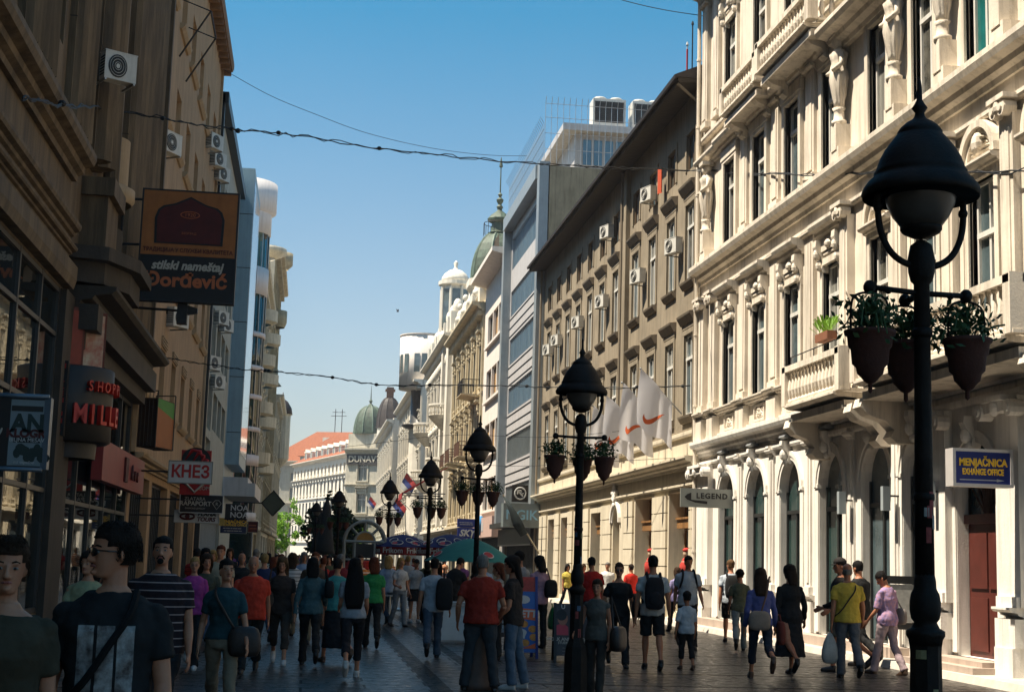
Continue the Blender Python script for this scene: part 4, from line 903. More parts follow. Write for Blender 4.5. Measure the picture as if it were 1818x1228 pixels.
def person(label,x,y,face=0,H=1.7,sex='m',skin=0,hair='dark',hstyle='short',top=(.5,.5,.5),sleeve='short',hem=.90,bottom='trousers',bcol=(.02,.02,.025),shoe='b',
           leg=(22,6,-18,30),arm=(-14,6,16,14,6,20),w=1.,head=(0,0),vox=.013,lean=0,group=None,extras=(),topm=None,seed=0,open_neck=False,bodyonly=False,armz=(0,0),bald=False,stance=0):
    """leg: left thigh swing, left knee bend, right thigh, right knee. arm: left swing, spread, elbow, right swing, spread, elbow (degrees)"""
    NP[0]+=1; jr=random.Random(NP[0]*7+1)
    if vox>.009 and label!='walker': arm=tuple(v+jr.uniform(-7,7)*(1 if i%3!=1 else .4) for i,v in enumerate(arm)); leg=(leg[0]+jr.uniform(-5,5),max(0,leg[1]+jr.uniform(-3,6)),leg[2]+jr.uniform(-5,5),max(0,leg[3]+jr.uniform(-4,8))); lean=lean+jr.uniform(0,4); head=(head[0]+jr.uniform(-9,9),head[1]+jr.uniform(-6,4)); w=w*jr.uniform(.97,1.04)
    R=thing('person',label,'person',(x,y,0),R_(face),group); s=H/1.75; f=sex=='f'; kid=sex=='k'
    hs=1. if not kid else 1.22
    P=lambda a,b,c:Vector((a,b,c))
    hw=.088; sh=(.160 if f else .180)*(.5+.5*w) if not kid else .165
    legs=[]; lows=[]
    for sd,th,kn in((-1,leg[0],leg[1]),(1,leg[2],leg[3])):
        t,k=R_(th),R_(kn); hip=P(sd*hw,0,.93); st=math.sin(R_(stance)); knee=hip+P(sd*(.005+.43*st),math.sin(t)*.43,-math.cos(t)*.43); an=knee+P(sd*.42*st,math.sin(t-k)*.42,-math.cos(t-k)*.42)
        legs.append((hip,knee,an,t-k)); lows.append(an.z-.075-.06*max(0,math.sin(-(t-k)))*1.0)
    dz=-min(lows)+.0
    legs=[(a+P(0,0,dz),b+P(0,0,dz),c+P(0,0,dz),q) for a,b,c,q in legs]
    # torso rings: z, rx, ry, y
    if f: T=[(.84,.150,.100,0),(.93,.172,.118,-.006),(1.0,.160,.112,-.004),(1.08,.134,.096,.0),(1.17,.132,.098,.006),(1.27,.148,.122,.018),(1.34,.150,.110,.012),(1.40,.140,.085,0),(1.435,.108,.066,-.006),(1.465,.066,.056,-.008),(1.49,.054,.052,-.008)]
    elif kid: T=[(.84,.145,.105,0),(.95,.155,.115,0),(1.08,.150,.112,.004),(1.2,.150,.108,.004),(1.32,.148,.1,0),(1.39,.13,.082,0),(1.43,.098,.064,-.004),(1.465,.06,.054,-.006),(1.49,.05,.05,-.006)]
    else: T=[(.84,.150,.102,0),(.93,.162,.115,0),(1.02,.156,.112,.004),(1.12,.156,.112,.006),(1.22,.168,.116,.008),(1.32,.182,.118,.006),(1.385,.172,.098,-.002),(1.43,.128,.078,-.006),(1.465,.078,.064,-.008),(1.49,.064,.06,-.008)]
    T=[(z,rx*(w if z<1.38 else (.5+.5*w)),ry*(w*w if z<1.3 else w),yy+(w-1)*.06*(1 if 1<z<1.2 else .3)) for z,rx,ry,yy in T]
    ln=R_(lean); 
    def up(p):   # bend the upper body forward about the hip, lift with the legs
        q=Vector(p)-Vector((0,0,.95)); 
        if q.z>-.12: 
            k=min(1,max(0,(q.z+.05)/.2)); a=ln*k; q=Vector((q.x,q.y*math.cos(a)+q.z*math.sin(a),q.z*math.cos(a)-q.y*math.sin(a)))
        return (q+Vector((0,0,.95+dz)))*s
    def trings(off,z0,z1=1.5,flare=0.):
        o=[]; zs=[t for t in T if z0<=t[0]<=z1]
        if not zs or zs[0][0]>z0+.01:
            t=[t for t in T if t[0]>=z0][0]; zs=[(z0,t[1],t[2],t[3])]+zs
        for z,rx,ry,yy in zs:
            fl=flare*max(0,1.05-z)
            o.append([tuple(up(p)) for p in ring(0,yy,z,rx+off+fl,ry+off+fl)])
        return o
    arms=[]
    for sd,a,b,e,c in((-1,arm[0],arm[1],arm[2],armz[0]),(1,arm[3],arm[4],arm[5],armz[1])):
        A,B,E,C_=R_(a),R_(b),R_(e),R_(c); sp=P(sd*sh,-.005,1.375)
        d1=P(sd*math.sin(B),math.sin(A)*math.cos(B),-math.cos(A)*math.cos(B)); el=sp+d1*.295
        d2=P(sd*math.sin(B)*.5-sd*math.sin(C_),math.sin(A+E)*math.cos(C_),-math.cos(A+E)).normalized(); wr=el+d2*.25
        arms.append((Vector(up(sp)),Vector(up(el)),Vector(up(wr)),(Vector(up(wr))-Vector(up(el))).normalized(),sd))
    mb=MB()
    for (hip,knee,an,q) in legs:
        tubel(mb,hip*s,knee*s,[.082*s*w,.080*s*w,.070*s*w,.058*s,.052*s]); tubel(mb,knee*s,an*s,[.050*s,.056*s,.052*s,.040*s,.034*s,.037*s])
        fd=P(0,math.cos(min(0,q)*.7),math.sin(min(0,q)*.7)*1.0).normalized(); hl=an+P(0,-.03,-.03)
        mb.tube([hl*s,(hl+fd*.07+P(0,0,-.012))*s,(hl+fd*.15+P(0,0,-.02))*s,(hl+fd*.2+P(0,0,-.024))*s],[.038*s,.042*s,.036*s,.022*s],10)
    mb.loft(trings(0,.84))
    for a,b,c,d,sd in arms:
        m=.88 if f else 1.
        tubel(mb,a,b,[.050*s*m,.049*s*m,.046*s*m,.041*s*m,.037*s*m]); tubel(mb,b,c,[.037*s*m,.040*s*m,.037*s*m,.029*s*m,.025*s*m])
        # hand: palm, four fingers, thumb
        side=Vector((0,1,0)); side=(side-d*side.dot(d)).normalized(); nrm=d.cross(side).normalized()
        pal=[]
        for t,rw,rt in((0,.024,.019),(.03,.034,.017),(.075,.041,.016),(.095,.038,.014)):
            o=c+d*t*s; pal.append([tuple(o+side*(rw*s*math.cos(2*math.pi*i/10))+nrm*(rt*s*math.sin(2*math.pi*i/10))) for i in range(10)])
        mb.loft(pal); inw=nrm*(-sd if nrm.x>0 else sd)
        for i,(o_,l) in enumerate(((.029,.066),(.010,.075),(-.010,.070),(-.028,.055))):
            b0=c+d*.088*s+side*o_*s; b1=b0+d*l*.5*s+inw*.006*s; b2=b0+d*l*.9*s+inw*.026*s; mb.tube([b0,b1,b2],[.0105*s,.0098*s,.0085*s],7)
        b0=c+d*.03*s+side*.03*s; mb.tube([b0,b0+d*.03*s+side*.025*s+inw*.008*s,b0+d*.065*s+side*.03*s+inw*.014*s],[.012*s,.0115*s,.009*s],7)
    # head
    yw,pt=R_(head[0]),R_(head[1]); HM=Matrix.Rotation(yw,3,'Z')@Matrix.Rotation(pt,3,'X')
    nb=P(0,-.008,1.50)
    def hd(p): return up(nb+HM@(Vector(p)*hs))
    tubel(mb,up(P(0,-.008,1.43)),hd((0,-.004,.07)),[(.058 if not f else .05)*s,.052*s if not f else .045*s,.05*s if not f else .044*s])
    HP=[(0,.030,.030,.052),(.012,.042,.046,.040),(.04,.054,.068,.022),(.07,.062,.084,.012),(.105,.069,.094,.006),(.14,.073,.099,.001),(.17,.073,.097,-.002),(.20,.062,.082,-.004),(.222,.042,.056,-.005),(.234,.012,.016,-.005)]
    fm=.95 if f else 1.
    mb.loft([[tuple(hd((a,b,z+.03))) for a,b,_ in ring(0,yy,z,rx*fm,ry*fm,18)] for z,rx,ry,yy in HP])
    mb.tube([hd((0,.096,.152)),hd((0,.108,.125)),hd((0,.116,.105)),hd((0,.100,.098))],[.008*s,.010*s,.015*s,.012*s],8)
    for sd in(-1,1):
        e=hd((sd*.072*fm,-.004,.128)); mb.ell(e,.010*s*hs,.020*s*hs,.030*s*hs,8,6); mb.ell(hd((sd*.03,.090,.157)),.022*s,.008*s,.007*s,8,5); mb.ell(hd((sd*.012,.104,.101)),.010*s,.010*s,.008*s,6,5)
    mb.ell(hd((0,.090,.052)),.02*s,.014*s,.014*s,8,6)
    body=mb.build('body',skinm(SK[skin]),R); finish(body,vox*.78,0,2)
    # face details
    mb=MB()
    for sd in(-1,1):
        mb.mi=0; mb.ell(hd((sd*.031,.0905*fm+.001,.138)),.0135*s*hs,.006*s*hs,.0065*s*hs,8,6); mb.mi=1; mb.ell(hd((sd*.031,.0955*fm+.001,.138)),.006*s*hs,.003*s*hs,.006*s*hs,8,6)
    mb.build('eyes',[M_eyew,M_eye],R)
    mb=MB(); mb.tube([hd((-.022,.090*fm+.003,.078)),hd((-.008,.098*fm+.003,.080)),hd((.008,.098*fm+.003,.080)),hd((.022,.090*fm+.003,.078))],[.003*s,.007*s,.007*s,.003*s],6); mb.build('lips',M_lip,R)
    if hstyle!='none' or True:
        mb=MB()
        for sd in(-1,1): mb.tube([hd((sd*.048,.080*fm,.160)),hd((sd*.033,.095*fm,.166)),hd((sd*.016,.098*fm,.161))],[.003*s,.005*s,.004*s],5)
        mb.build('eyebrows',hairm(hair),R)
    # hair
    if hstyle not in('none',):
        mb=MB(); mb.smooth=True; rn=random.Random(NP[0])
        vol={'short':.007,'bald':.006,'bob':.022,'long':.02,'bun':.012,'curly':.035,'mid':.02,'cap':.006}.get(hstyle,.014)
        front=.168 if hstyle!='bald' else .26
        low={'short':.055,'bald':.06,'bob':.03,'long':.03,'bun':.055,'curly':.03,'mid':.02,'cap':.06}.get(hstyle,.055)
        zs=[z for z in (low,.075,.1,.12,.14,.155,.17,.185,.2,.215,.228,.238)]
        rings=[]
        for z in zs:
            for j in range(len(HP)-1):
                if HP[j][0]<=z<=HP[j+1][0] or j==len(HP)-2:
                    t=min(1,max(0,(z-HP[j][0])/(HP[j+1][0]-HP[j][0]))); rx,ry,yy=[lerp(HP[j][q],HP[j+1][q],t) for q in(1,2,3)]; break
            if z<.1 : rx=max(rx,.062); ry=max(ry,.07) 
            r_=[]
            for i in range(24):
                a=2*math.pi*i/24; sn=math.sin(a); thr=-.15 if z<.1 else (.15 if z<.14 else (.5 if z<front else 9))
                if hstyle in('bob','long','mid','curly'): thr+=.35 if z<.17 else 0
                if hstyle=='bald': thr=-.1 if z<.15 else -9
                inn=sn>thr
                v=(vol+rn.uniform(-.003,.004))if not inn else -.014
                yb=-.008 if z<.1 else 0
                if z>.22: v*=.8
                r_.append(tuple(hd((math.cos(a)*(rx*fm+v),yy+yb+sn*(ry*fm+v),z+.03+(vol*.6 if z>.19 else 0)))))
            rings.append(r_)
        mb.loft(rings)
        if hstyle in('long','mid','bob'):
            L={'long':.50,'mid':.20,'bob':.09}[hstyle]; rr=[]
            for i in range(9):
                t=i/8; z=.20-(.17+L)*t; rx=.082+.012*math.sin(t*3)+(.055 if hstyle=='long' else .008)*math.sin(t*2.2); ry=.055+.01*math.sin(t*2.5)-.025*t
                rr.append([tuple(hd((math.cos(2*math.pi*q/18)*(rx*(1-.35*max(0,t-.75)*2))+rn.uniform(-.003,.003),-.045-.035*t+math.sin(2*math.pi*q/18)*ry,z))) for q in range(18)])
            mb.loft(rr)
            if hstyle!='bob' or 1:
                for sd in(-1,1): mb.tube([hd((sd*.055,.05,.215)),hd((sd*.078,.03,.16)),hd((sd*.084,.0,.10)),hd((sd*.086,-.01,.05 if hstyle!='long' else -.1))],[.018*s,.022*s,.022*s,.014*s],8)
        if hstyle=='bun': mb.ell(hd((0,-.125,.17)),.045*s,.04*s,.045*s,10,8)
        if hstyle=='curly':
            for i in range(46):
                a=rn.uniform(0,6.28); z=rn.uniform(.02,.24); 
                if math.sin(a)>.3 and z<.17: continue
                k=math.sqrt(max(.05,1-((z-.13)/.13)**2)); mb.ell(hd((math.cos(a)*.09*k,math.sin(a)*.105*k-.005,z+.03)),.026*s,.026*s,.026*s,7,5)
        if hstyle=='pony': mb.tube([hd((0,-.1,.17)),hd((0,-.15,.13)),hd((0,-.14,.02)),hd((0,-.12,-.06))],[.025*s,.035*s,.03*s,.008*s],8)
        hm=hairm(hair)
        if vox<.009 and hstyle!='long':   # loose strands over the close heads
            for i in range(1500):
                a=rn.uniform(0,6.28); z=rn.uniform(low+.02,.236); sn=math.sin(a); front_=sn>.25
                if front_ and z<.185: continue
                k=math.sqrt(max(.02,1-((z-.12)/.125)**2)) if z>.12 else 1.; e=.001+vol; P0=Vector((math.cos(a)*(.073*fm*k+e),sn*(.098*k+e)-.003,z+.03+(vol*.7 if z>.19 else 0)))
                dr=Vector((math.cos(a)*.25+rn.gauss(0,.3),(-.35 if not front_ else .5)+rn.gauss(0,.3),-.9*(1-k*.0)+.5*(z>.2))).normalized()*rn.uniform(.008,.015)
                mb.tube([hd(P0-dr*.4),hd(P0+dr*.3+Vector((math.cos(a),sn,.3))*.003),hd(P0+dr)],[.0012*s,.0026*s,.0004*s],3,False)
        o=mb.build('hair',hm,R)
        if hstyle=='cap':
            mb=MB(); mb.smooth=True; mb.loft([[tuple(hd((a,b,z+.03))) for a,b,_ in ring(0,0,z,rx,rx*1.25,18)] for z,rx in((.15,.083),(.185,.084),(.22,.066),(.245,.03),(.25,.004))]); 
            mb.loft([[tuple(hd((x_,.085+.075*q*(1-(x_/.08)**2)+.0,.185-.02*q+dz_))) for x_,dz_ in((-.07,0),(-.035,0),(0,0),(.035,0),(.07,0),(.07,-.006),(.035,-.006),(0,-.006),(-.035,-.006),(-.07,-.006))] for q in(0,.5,1)]); mb.build('cap',cloth((.03,.026,.024)),R)
    # upper garment
    tm=topm or cloth(top)
    off=.014 if f else .020
    mb=MB(); long_=bottom=='dress'
    hz=.84 if long_ else hem
    mb.loft(trings(off,max(.84,hz),1.47 if not open_neck else 1.436,.10 if not f else .03)); 
    if f: 
        for sd in(-1,1): mb.ell(up(P(sd*.062,.088,1.285)),.060*s,.05*s,.058*s,10,8)
    if long_: mb.loft([ring(0,-.01*s,(z+dz)*s,rx*s,ry*s,22) for z,rx,ry in((bcol[3] if len(bcol)>3 else .30,.25,.23),(.5,.225,.19),(.7,.20,.155),(.86,.19,.135))])
    cut={'none':.10,'short':.62,'half':.9,'long':1.95}[sleeve]
    for a,b,c,d,sd in arms:
        ro=(.054 if f else .064)*s
        if sleeve=='none': mb.ell(a,.05*s,.055*s,.05*s,8,6); continue
        if cut<=1: tubel(mb,a,a.lerp(b,cut),[ro*.80,ro*.97,ro*.99,ro*1.0])
        else: tubel(mb,a,b,[ro*.80,ro*.97,ro*.9,ro*.82]); tubel(mb,b,b.lerp(c,cut-1),[ro*.82,ro*.76,ro*.66,ro*.6])
        mb.ell(a,.050*s if f else .060*s,.052*s,.046*s,10,7)
    o=mb.build('shirt' if not long_ else 'dress',tm,R); finish(o,vox*1.05,.030,2); R['_shirt']=o.name
    if bottom!='dress':
        bm=cloth(bcol[:3]); mb=MB(); mb.loft(trings(.010,.84,1.04 if f else 1.0))
        if bottom=='skirt':
            zl=bcol[3] if len(bcol)>3 else .45; mb.loft([ring(0,-.005*s,(z+dz)*s,rx*s,ry*s,22) for z,rx,ry in((zl,.215,.19),(zl*.5+.43,.20,.155),(.86,.18,.13))])
        else:
            cut=2. if bottom=='trousers' else (.92 if bottom=='shorts' else 1.55)
            for hip,knee,an,q in legs:
                k=1.0 if not f else .94
                if cut<=1: tubel(mb,hip*s,hip.lerp(knee,cut)*s,[.098*s*w,.098*s*w,.092*s*w,.092*s])
                else:
                    tubel(mb,hip*s,knee*s,[.097*s*w*k,.095*s*w*k,.084*s*w*k,.072*s*k,.068*s*k]); e=knee.lerp(an+P(0,0,-.02),cut-1); tubel(mb,knee*s,e*s,[.067*s*k,.068*s*k,.066*s*k,.064*s*k,.066*s*k])
        o=mb.build({'skirt':'skirt','shorts':'shorts'}.get(bottom,'trousers'),bm,R); finish(o,vox*1.05,.028,2)
    sm={'b':M_shoeb,'w':M_shoew,'br':M_shoebr}[shoe]
    for hip,knee,an,q in legs:
        mb=MB(); fd=P(0,math.cos(min(0,q)*.7),math.sin(min(0,q)*.7)).normalized(); hl=an+P(0,-.035,-.028)
        mb.tube([(an+P(0,-.012,.02))*s,(an+P(0,-.01,-.02))*s],[.044*s,.047*s],10); mb.tube([hl*s,(hl+fd*.05+P(0,0,-.008))*s,(hl+fd*.13+P(0,0,-.018))*s,(hl+fd*.2+P(0,0,-.024))*s,(hl+fd*.225+P(0,0,-.026))*s],[.042*s,.047*s,.047*s,.036*s,.016*s],12)
        mb.tube([(hl+P(0,-.01,-.034))*s,(hl+fd*.21+P(0,0,-.045))*s],[.036*s,.034*s],8)
        o=mb.build('shoe',sm,R); finish(o,max(vox,.012),0,1)
    R['_up']=0; del R['_up']
    return R,dict(s=s,up=up,hd=hd,arms=arms,dz=dz,legs=legs,T=T,w=w,f=f)
def baglike(name,label,cat,R,c,size,m,strap=None,group=None,sm=None,soft=True,face=0):
    """a carried bag is its own thing, standing in the carrier's own frame"""
    M=Matrix.Rotation(R.rotation_euler.z,3,'Z')
    t=thing(name,label,cat,Vector(R.location)+M@Vector(c),R.rotation_euler.z+R_(face),group)
    mb=MB(); mb.smooth=True; w,d,h=size; rr=[]
    for z,k in((((-.5,.5),(-.46,.8),(-.3,1.),(-.05,.95),(.2,.72),(.4,.42),(.5,.22)) if 'plastic' in name or 'carrier' in name else ((-.5,.55),(-.46,.85),(-.3,1.),(0,1.03),(.25,.97),(.42,.82),(.5,.5)))):
        rr.append([(math.copysign(abs(math.cos(a))**.55,math.cos(a))*w*.5*k,math.copysign(abs(math.sin(a))**.7,math.sin(a))*d*.5*k,z*h) for a in [2*math.pi*i/20 for i in range(20)]])
    mb.loft(rr); mb.build('bag_body',m,t)
    if strap:
        mb=MB(); pts=[Vector(p)-Vector(c) for p in strap]
        if face: 
            Q=Matrix.Rotation(-R_(face),3,'Z'); pts=[Q@p for p in pts]
        for a,b in zip(pts,pts[1:]): pass
        mb.tube(pts,.013,6); mb.build('strap',sm or m,t)
    return t
def spline(pts,n=6):
    pts=[Vector(p) for p in pts]; o=[]
    for i in range(len(pts)-1):
        p0,p1,p2,p3=pts[max(i-1,0)],pts[i],pts[i+1],pts[min(i+2,len(pts)-1)]
        for j in range(n):
            t=j/n; o.append(.5*((2*p1)+(p2-p0)*t+(2*p0-5*p1+4*p2-p3)*t*t+(3*p1-p0-3*p2+p3)*t**3))
    return o+[pts[-1]]
def strapover(I,side,hipside,zlow=1.0,y=.0,off=.028):
    """strap path across the chest and back: over one shoulder down to the other hip"""
    u=I['up']; w=I['w']; s=side; h=hipside
    fr=[u((s*.10,.02,1.475)),u((s*.09,.10*w+off,1.38)),u((s*.02,.135*w+off,1.26)),u((h*.08,.125*w+off,1.1)),u((h*.165*w,.06,zlow))]
    return spline(fr)
WALK=(20,5,-20,34); WALK2=(-20,34,20,5); STAND=(2,0,-2,2); STANDW=(3,2,-3,2)
AW=(-16,7,14,16,7,20); AW2=(16,7,22,-16,7,14); AD=(2,6,8,0,6,10)
K=(.015,.014,.014)
def G(px,py): p=onZ(px,py,0); return p.x,p.y
def D(px,Y,py=985): return onY(px,py,Y).x,Y
# ---- near left
x,y=D(17,6.3)
R,I=person('close woman at far left in olive brown T-shirt with dark hair pulled back',x,y,184,1.685,'f',0,'brown','bun',(.055,.045,.028),'short',.86,'trousers',(.02,.02,.02),'b',WALK,AD,1.12,(4,-2),.0085,open_neck=True)
x,y=D(206,6.6)
R,I=person('close man in black T-shirt with three grey print panels, sunglasses, head turned aside',x,y,180,1.765,'m',0,'dark','short',(.012,.011,.011),'short',.86,'trousers',(.02,.02,.022),'b',WALK2,(8,10,14,-6,12,16),1.03,(-66,0),.0085)
def printed(R,I):
    # three printed cloth panels lying on the chest of the shirt
    mb=MB(); u=I['up']; rn=random.Random(4)
    for (a,b) in((-.115,-.048),(-.036,.036),(.05,.118)):
        n=8; m=16; vs=[]
        for j in range(m+1):
            z=1.335-.40*j/m
            for i in range(n+1):
                x_=a+(b-a)*i/n; vs.append(tuple(u((x_,.30,z))))
        o=len(mb.v); mb.add(vs,[(j*(n+1)+i,j*(n+1)+i+1,(j+1)*(n+1)+i+1,(j+1)*(n+1)+i) for j in range(m) for i in range(n)])
    sh=bpy.data.objects[R['_shirt']]
    mp=mat('grey_shirt_print',(.34,.34,.32),.85,.6,16,.1,60,c2=(.06,.045,.04)); o=mb.build('shirt_print',mp,R)
    m=o.modifiers.new('wrap','SHRINKWRAP'); m.target=sh; m.wrap_method='PROJECT'; m.use_project_y=True; m.use_negative_direction=True; m.use_positive_direction=False; m.offset=.004; BAKE.append(o)
    mb=MB(); mb.smooth=True
    for sd in(-1,1): mb.loft([[tuple(I['hd']((sd*.032+.026*math.cos(a),.108+.004*q-.012*abs(math.cos(a))*(1 if sd*math.cos(a)>0 else 0),.138+.019*math.sin(a)))) for a in [2*math.pi*i/12 for i in range(12)]] for q in(0,1)])
    mb.tube([I['hd']((-.008,.115,.142)),I['hd']((.008,.115,.142))],.003,5)
    for sd in(-1,1): mb.tube([I['hd']((sd*.056,.10,.145)),I['hd']((sd*.078,.03,.142)),I['hd']((sd*.078,-.01,.132))],.003,5)
    mb.build('sunglasses',[M_lens],R)
printed(R,I)
M=Matrix.Rotation(R.rotation_euler.z,3,'Z')
t=thing('shoulder_bag','black sling bag strap across the chest of the man in sunglasses','bag',R.location,R.rotation_euler.z)
mb=MB(); a=strapover(I,-1,1,1.02,off=.036)
for q in range(len(a)-1): pass
mb.tube([p+Vector((0,.004,0)) for p in a],.017,6); mb.build('strap',cloth((.01,.01,.01)),t)
mb=MB(); mb.smooth=True; mb.loft([[(-.0+.26*I['s']+.07*math.cos(b)*k*.6,.0+.13*math.sin(b)*k,(1.0+z)*I['s']) for b in [2*math.pi*i/14 for i in range(14)]] for z,k in((-.2,.6),(-.17,.95),(-.05,1),(.06,.9),(.09,.6))]); mb.build('bag_body',cloth((.01,.01,.01)),t)
# ---- second rank on the left
x,y=D(160,14.5)
person('woman in pale cream top seen between the two close walkers',x,y,180,1.63,'f',0,'dark','bob',(.30,.29,.16),'short',.88,'trousers',(.02,.02,.03),'b',WALK,AW,1.,(-20,4),.014)
stripe=mat('striped_polo_cloth',(.02,.017,.018),.9,.2,9,.2,140)
def stripes(name,base,band,per,wd):
    m=bpy.data.materials.new(name); m.use_nodes=True; t=m.node_tree; p=t.nodes['Principled BSDF']; p.inputs['Roughness'].default_value=.9; p.inputs['Specular IOR Level'].default_value=.15
    tc=N(t,'TexCoord'); sx=N(t,'SeparateXYZ'); t.links.new(tc.outputs['Object'],sx.inputs[0]); md=N(t,'Math',operation='FLOORED_MODULO'); t.links.new(sx.outputs[2],md.inputs[0]); md.inputs[1].default_value=per
    lt=N(t,'Math',operation='LESS_THAN'); t.links.new(md.outputs[0],lt.inputs[0]); lt.inputs[1].default_value=wd; mx=N(t,'Mix',data_type='RGBA'); t.links.new(lt.outputs[0],mx.inputs[0]); mx.inputs[6].default_value=(*base,1); mx.inputs[7].default_value=(*band,1); t.links.new(mx.outputs[2],p.inputs['Base Color']); return m
x,y=D(288,12.2)
R,I=person('heavy man with goatee in dark polo shirt with thin pale stripes',x,y,180,1.755,'m',0,'black','short',K,'short',.84,'trousers',(.02,.02,.022),'b',WALK,(4,10,10,-4,10,12),1.16,(0,6),.012,topm=stripes('striped_polo',(.022,.014,.016),(.30,.22,.2),.062,.009))
mb=MB(); mb.smooth=True; mb.ell(I['hd']((0,.088,.052)),.026,.016,.024,10,7); mb.tube([I['hd']((-.03,.086,.07)),I['hd']((-.012,.104,.092)),I['hd']((.012,.104,.092)),I['hd']((.03,.086,.07))],.006,6); mb.build('goatee',hairm('black'),R)
x,y=G(335,1187)
R,I=person('older blond woman in magenta shirt and black trousers wearing glasses',x,y,180,1.555,'f',2,'blond','short',(.34,.05,.22),'half',.87,'trousers',K,'w',WALK,AD,1.05,(0,0),.0125)
mb=MB()
for sd in(-1,1): mb.tube([I['hd']((sd*.032+.022*math.cos(a),.106,.138+.017*math.sin(a))) for a in [2*math.pi*i/10 for i in range(11)]],.002,4)
mb.build('glasses',M_frd,R)
x,y=D(368,21.5)
person('woman in dark olive top and blue denim skirt behind the magenta shirt',x,y,180,1.60,'f',0,'brown','bob',(.06,.065,.045),'short',.88,'skirt',(.06,.10,.17,.48),'b',WALK2,(10,10,70,0,8,20),1.,(8,0),.0135)
x,y=D(404,14.3)
R,I=person('woman with dark fringe in teal short-sleeved blouse and khaki trousers',x,y,182,1.575,'f',0,'black','short',(.022,.055,.062),'short',.93,'trousers',(.20,.16,.11),'br',WALK,(14,14,20,-8,12,26),.98,(12,0),.0115)
baglike('shoulder_bag','dark brown shoulder bag on the hip of the teal blouse woman','bag',R,(-.2,.10,.80),(.30,.13,.28),mat('brown_bag_leather',(.03,.018,.013),.5,.3,6,.2,30),[(-.2,.1,.92)]+[tuple(p) for p in strapover(I,1,-1,1.0)[::-1]])
x,y=G(440,1192)
R,I=person('stocky balding man in bright red orange polo shirt and black trousers',x,y,180,1.64,'m',1,'grey','bald',(.50,.045,.022),'short',.84,'trousers',K,'b',WALK2,(-4,8,14,14,14,16),1.15,(0,0),.0125)
hnd=I['arms'][1][2]
baglike('plastic_bag','white plastic carrier bag hanging from the hand of the man in red polo','bag',R,(hnd.x+.02,hnd.y+.05,hnd.z-.36),(.24,.12,.42),mat('white_plastic_film',(.55,.6,.62),.35,.2,8,.4,18),[(hnd.x+.02,hnd.y+.05,hnd.z-.18),(hnd.x,hnd.y+.05,hnd.z-.08)])
x,y=G(493,1178)
R,I=person('woman in dark brown layers with long loose hair beside the red polo man',x,y,180,1.61,'f',0,'lbrown','mid',(.045,.03,.024),'short',.82,'capri',(.06,.045,.035),'w',WALK,AD,1.05,(-10,0),.013)
baglike('shoulder_bag','brown tasselled shoulder bag carried by the woman in dark brown','bag',R,(.22,.06,.95),(.26,.12,.24),cloth((.10,.06,.04)),[(.2,.05,1.05),(.16,.03,1.4)])
x,y=G(547,1180)
R,I=person('woman walking away in tight teal grey sweater and black trousers',x,y,2,1.60,'f',0,'black','bob',(.055,.105,.115),'long',.86,'trousers',K,'b',WALK,(-8,12,10,10,10,40),1.04,(0,0),.0125)
baglike('handbag','black handbag tucked under the arm of the teal sweater woman','bag',R,(.26,-.02,1.12),(.14,.30,.26),cloth((.014,.013,.013)),[(.24,-.06,1.22),(.19,-.02,1.45),(.22,.06,1.22)])
x,y=G(622,1203)
R,I=person('woman walking away with waist-long black hair, grey top and dark capri trousers',x,y,0,1.62,'f',0,'black','long',(.30,.31,.33),'short',.90,'capri',(.022,.020,.022),'w',WALK2,(6,8,60,8,8,60),1.,(0,0),.0125)
x,y=G(592,1176)
R,I=person('woman in turquoise sleeveless top and long dark skirt, arm raised to her chest',x,y,20,1.62,'f',0,'dark','short',(.05,.22,.21),'none',.9,'skirt',(.02,.02,.022,.30),'br',WALK,(-4,8,20,30,10,90),1.08,(-40,0),.0135)
x,y=G(658,1150)
person('auburn-haired woman walking away in bright green T-shirt and black trousers',x,y,0,1.64,'f',0,'red','bob',(.035,.24,.07),'short',.90,'trousers',K,'b',WALK,AD,1.05,(0,0),.0135)
x,y=G(766,1168)
R,I=person('young man walking away in pale grey T-shirt and blue jeans',x,y,-4,1.65,'m',0,'black','short',(.36,.40,.44),'short',.84,'trousers',(.06,.085,.12),'b',WALK2,(0,12,20,6,14,30),.98,(0,0),.0125)
baglike('backpack','black backpack slung on one shoulder of the pale T-shirt man','bag',R,(.17,-.19,1.05),(.28,.17,.52),cloth((.016,.015,.018)),[(.16,-.15,1.25),(.15,-.06,1.46),(.17,.1,1.3),(.2,-.08,.95)])
x,y=G(707,1112)
R,I=person('blond woman in white T-shirt and faded jeans standing side on',x,y,-150,1.62,'f',0,'blond','mid',(.42,.42,.42),'short',.92,'trousers',(.16,.19,.22),'b',(8,0,-6,10),(0,8,30,0,8,80),.96,(0,0),.015)
x,y=G(735,1104); person('woman in white cap and white top raising an arm to her face',x,y,-160,1.58,'f',0,'blond','cap',(.45,.44,.43),'short',.92,'skirt',(.03,.03,.03,.6),'w',STAND,(30,20,110,0,8,20),1.,(0,0),.016)
x,y=D(803,31.6); R,I=person('man in black polo bending over the white vending counter',x,y,-50,1.70,'m',0,'black','short',(.014,.014,.016),'short',.86,'trousers',K,'b',STAND,(30,8,30,40,8,30),1.1,(0,-20),.015,lean=18)
x,y=G(850,1225)
R,I=person('grey-haired man seen from behind in red polo shirt, legs apart',x,y,-4,1.68,'m',1,'grey','short',(.27,.028,.016),'short',.87,'trousers',(.045,.05,.055),'b',(5,2,-6,2),(-4,20,40,2,22,50),1.18,(0,-4),.0115,armz=(10,20),stance=7)
for o in R.children:
    if o.name.startswith('trousers'): pass
x,y=G(908,1222)
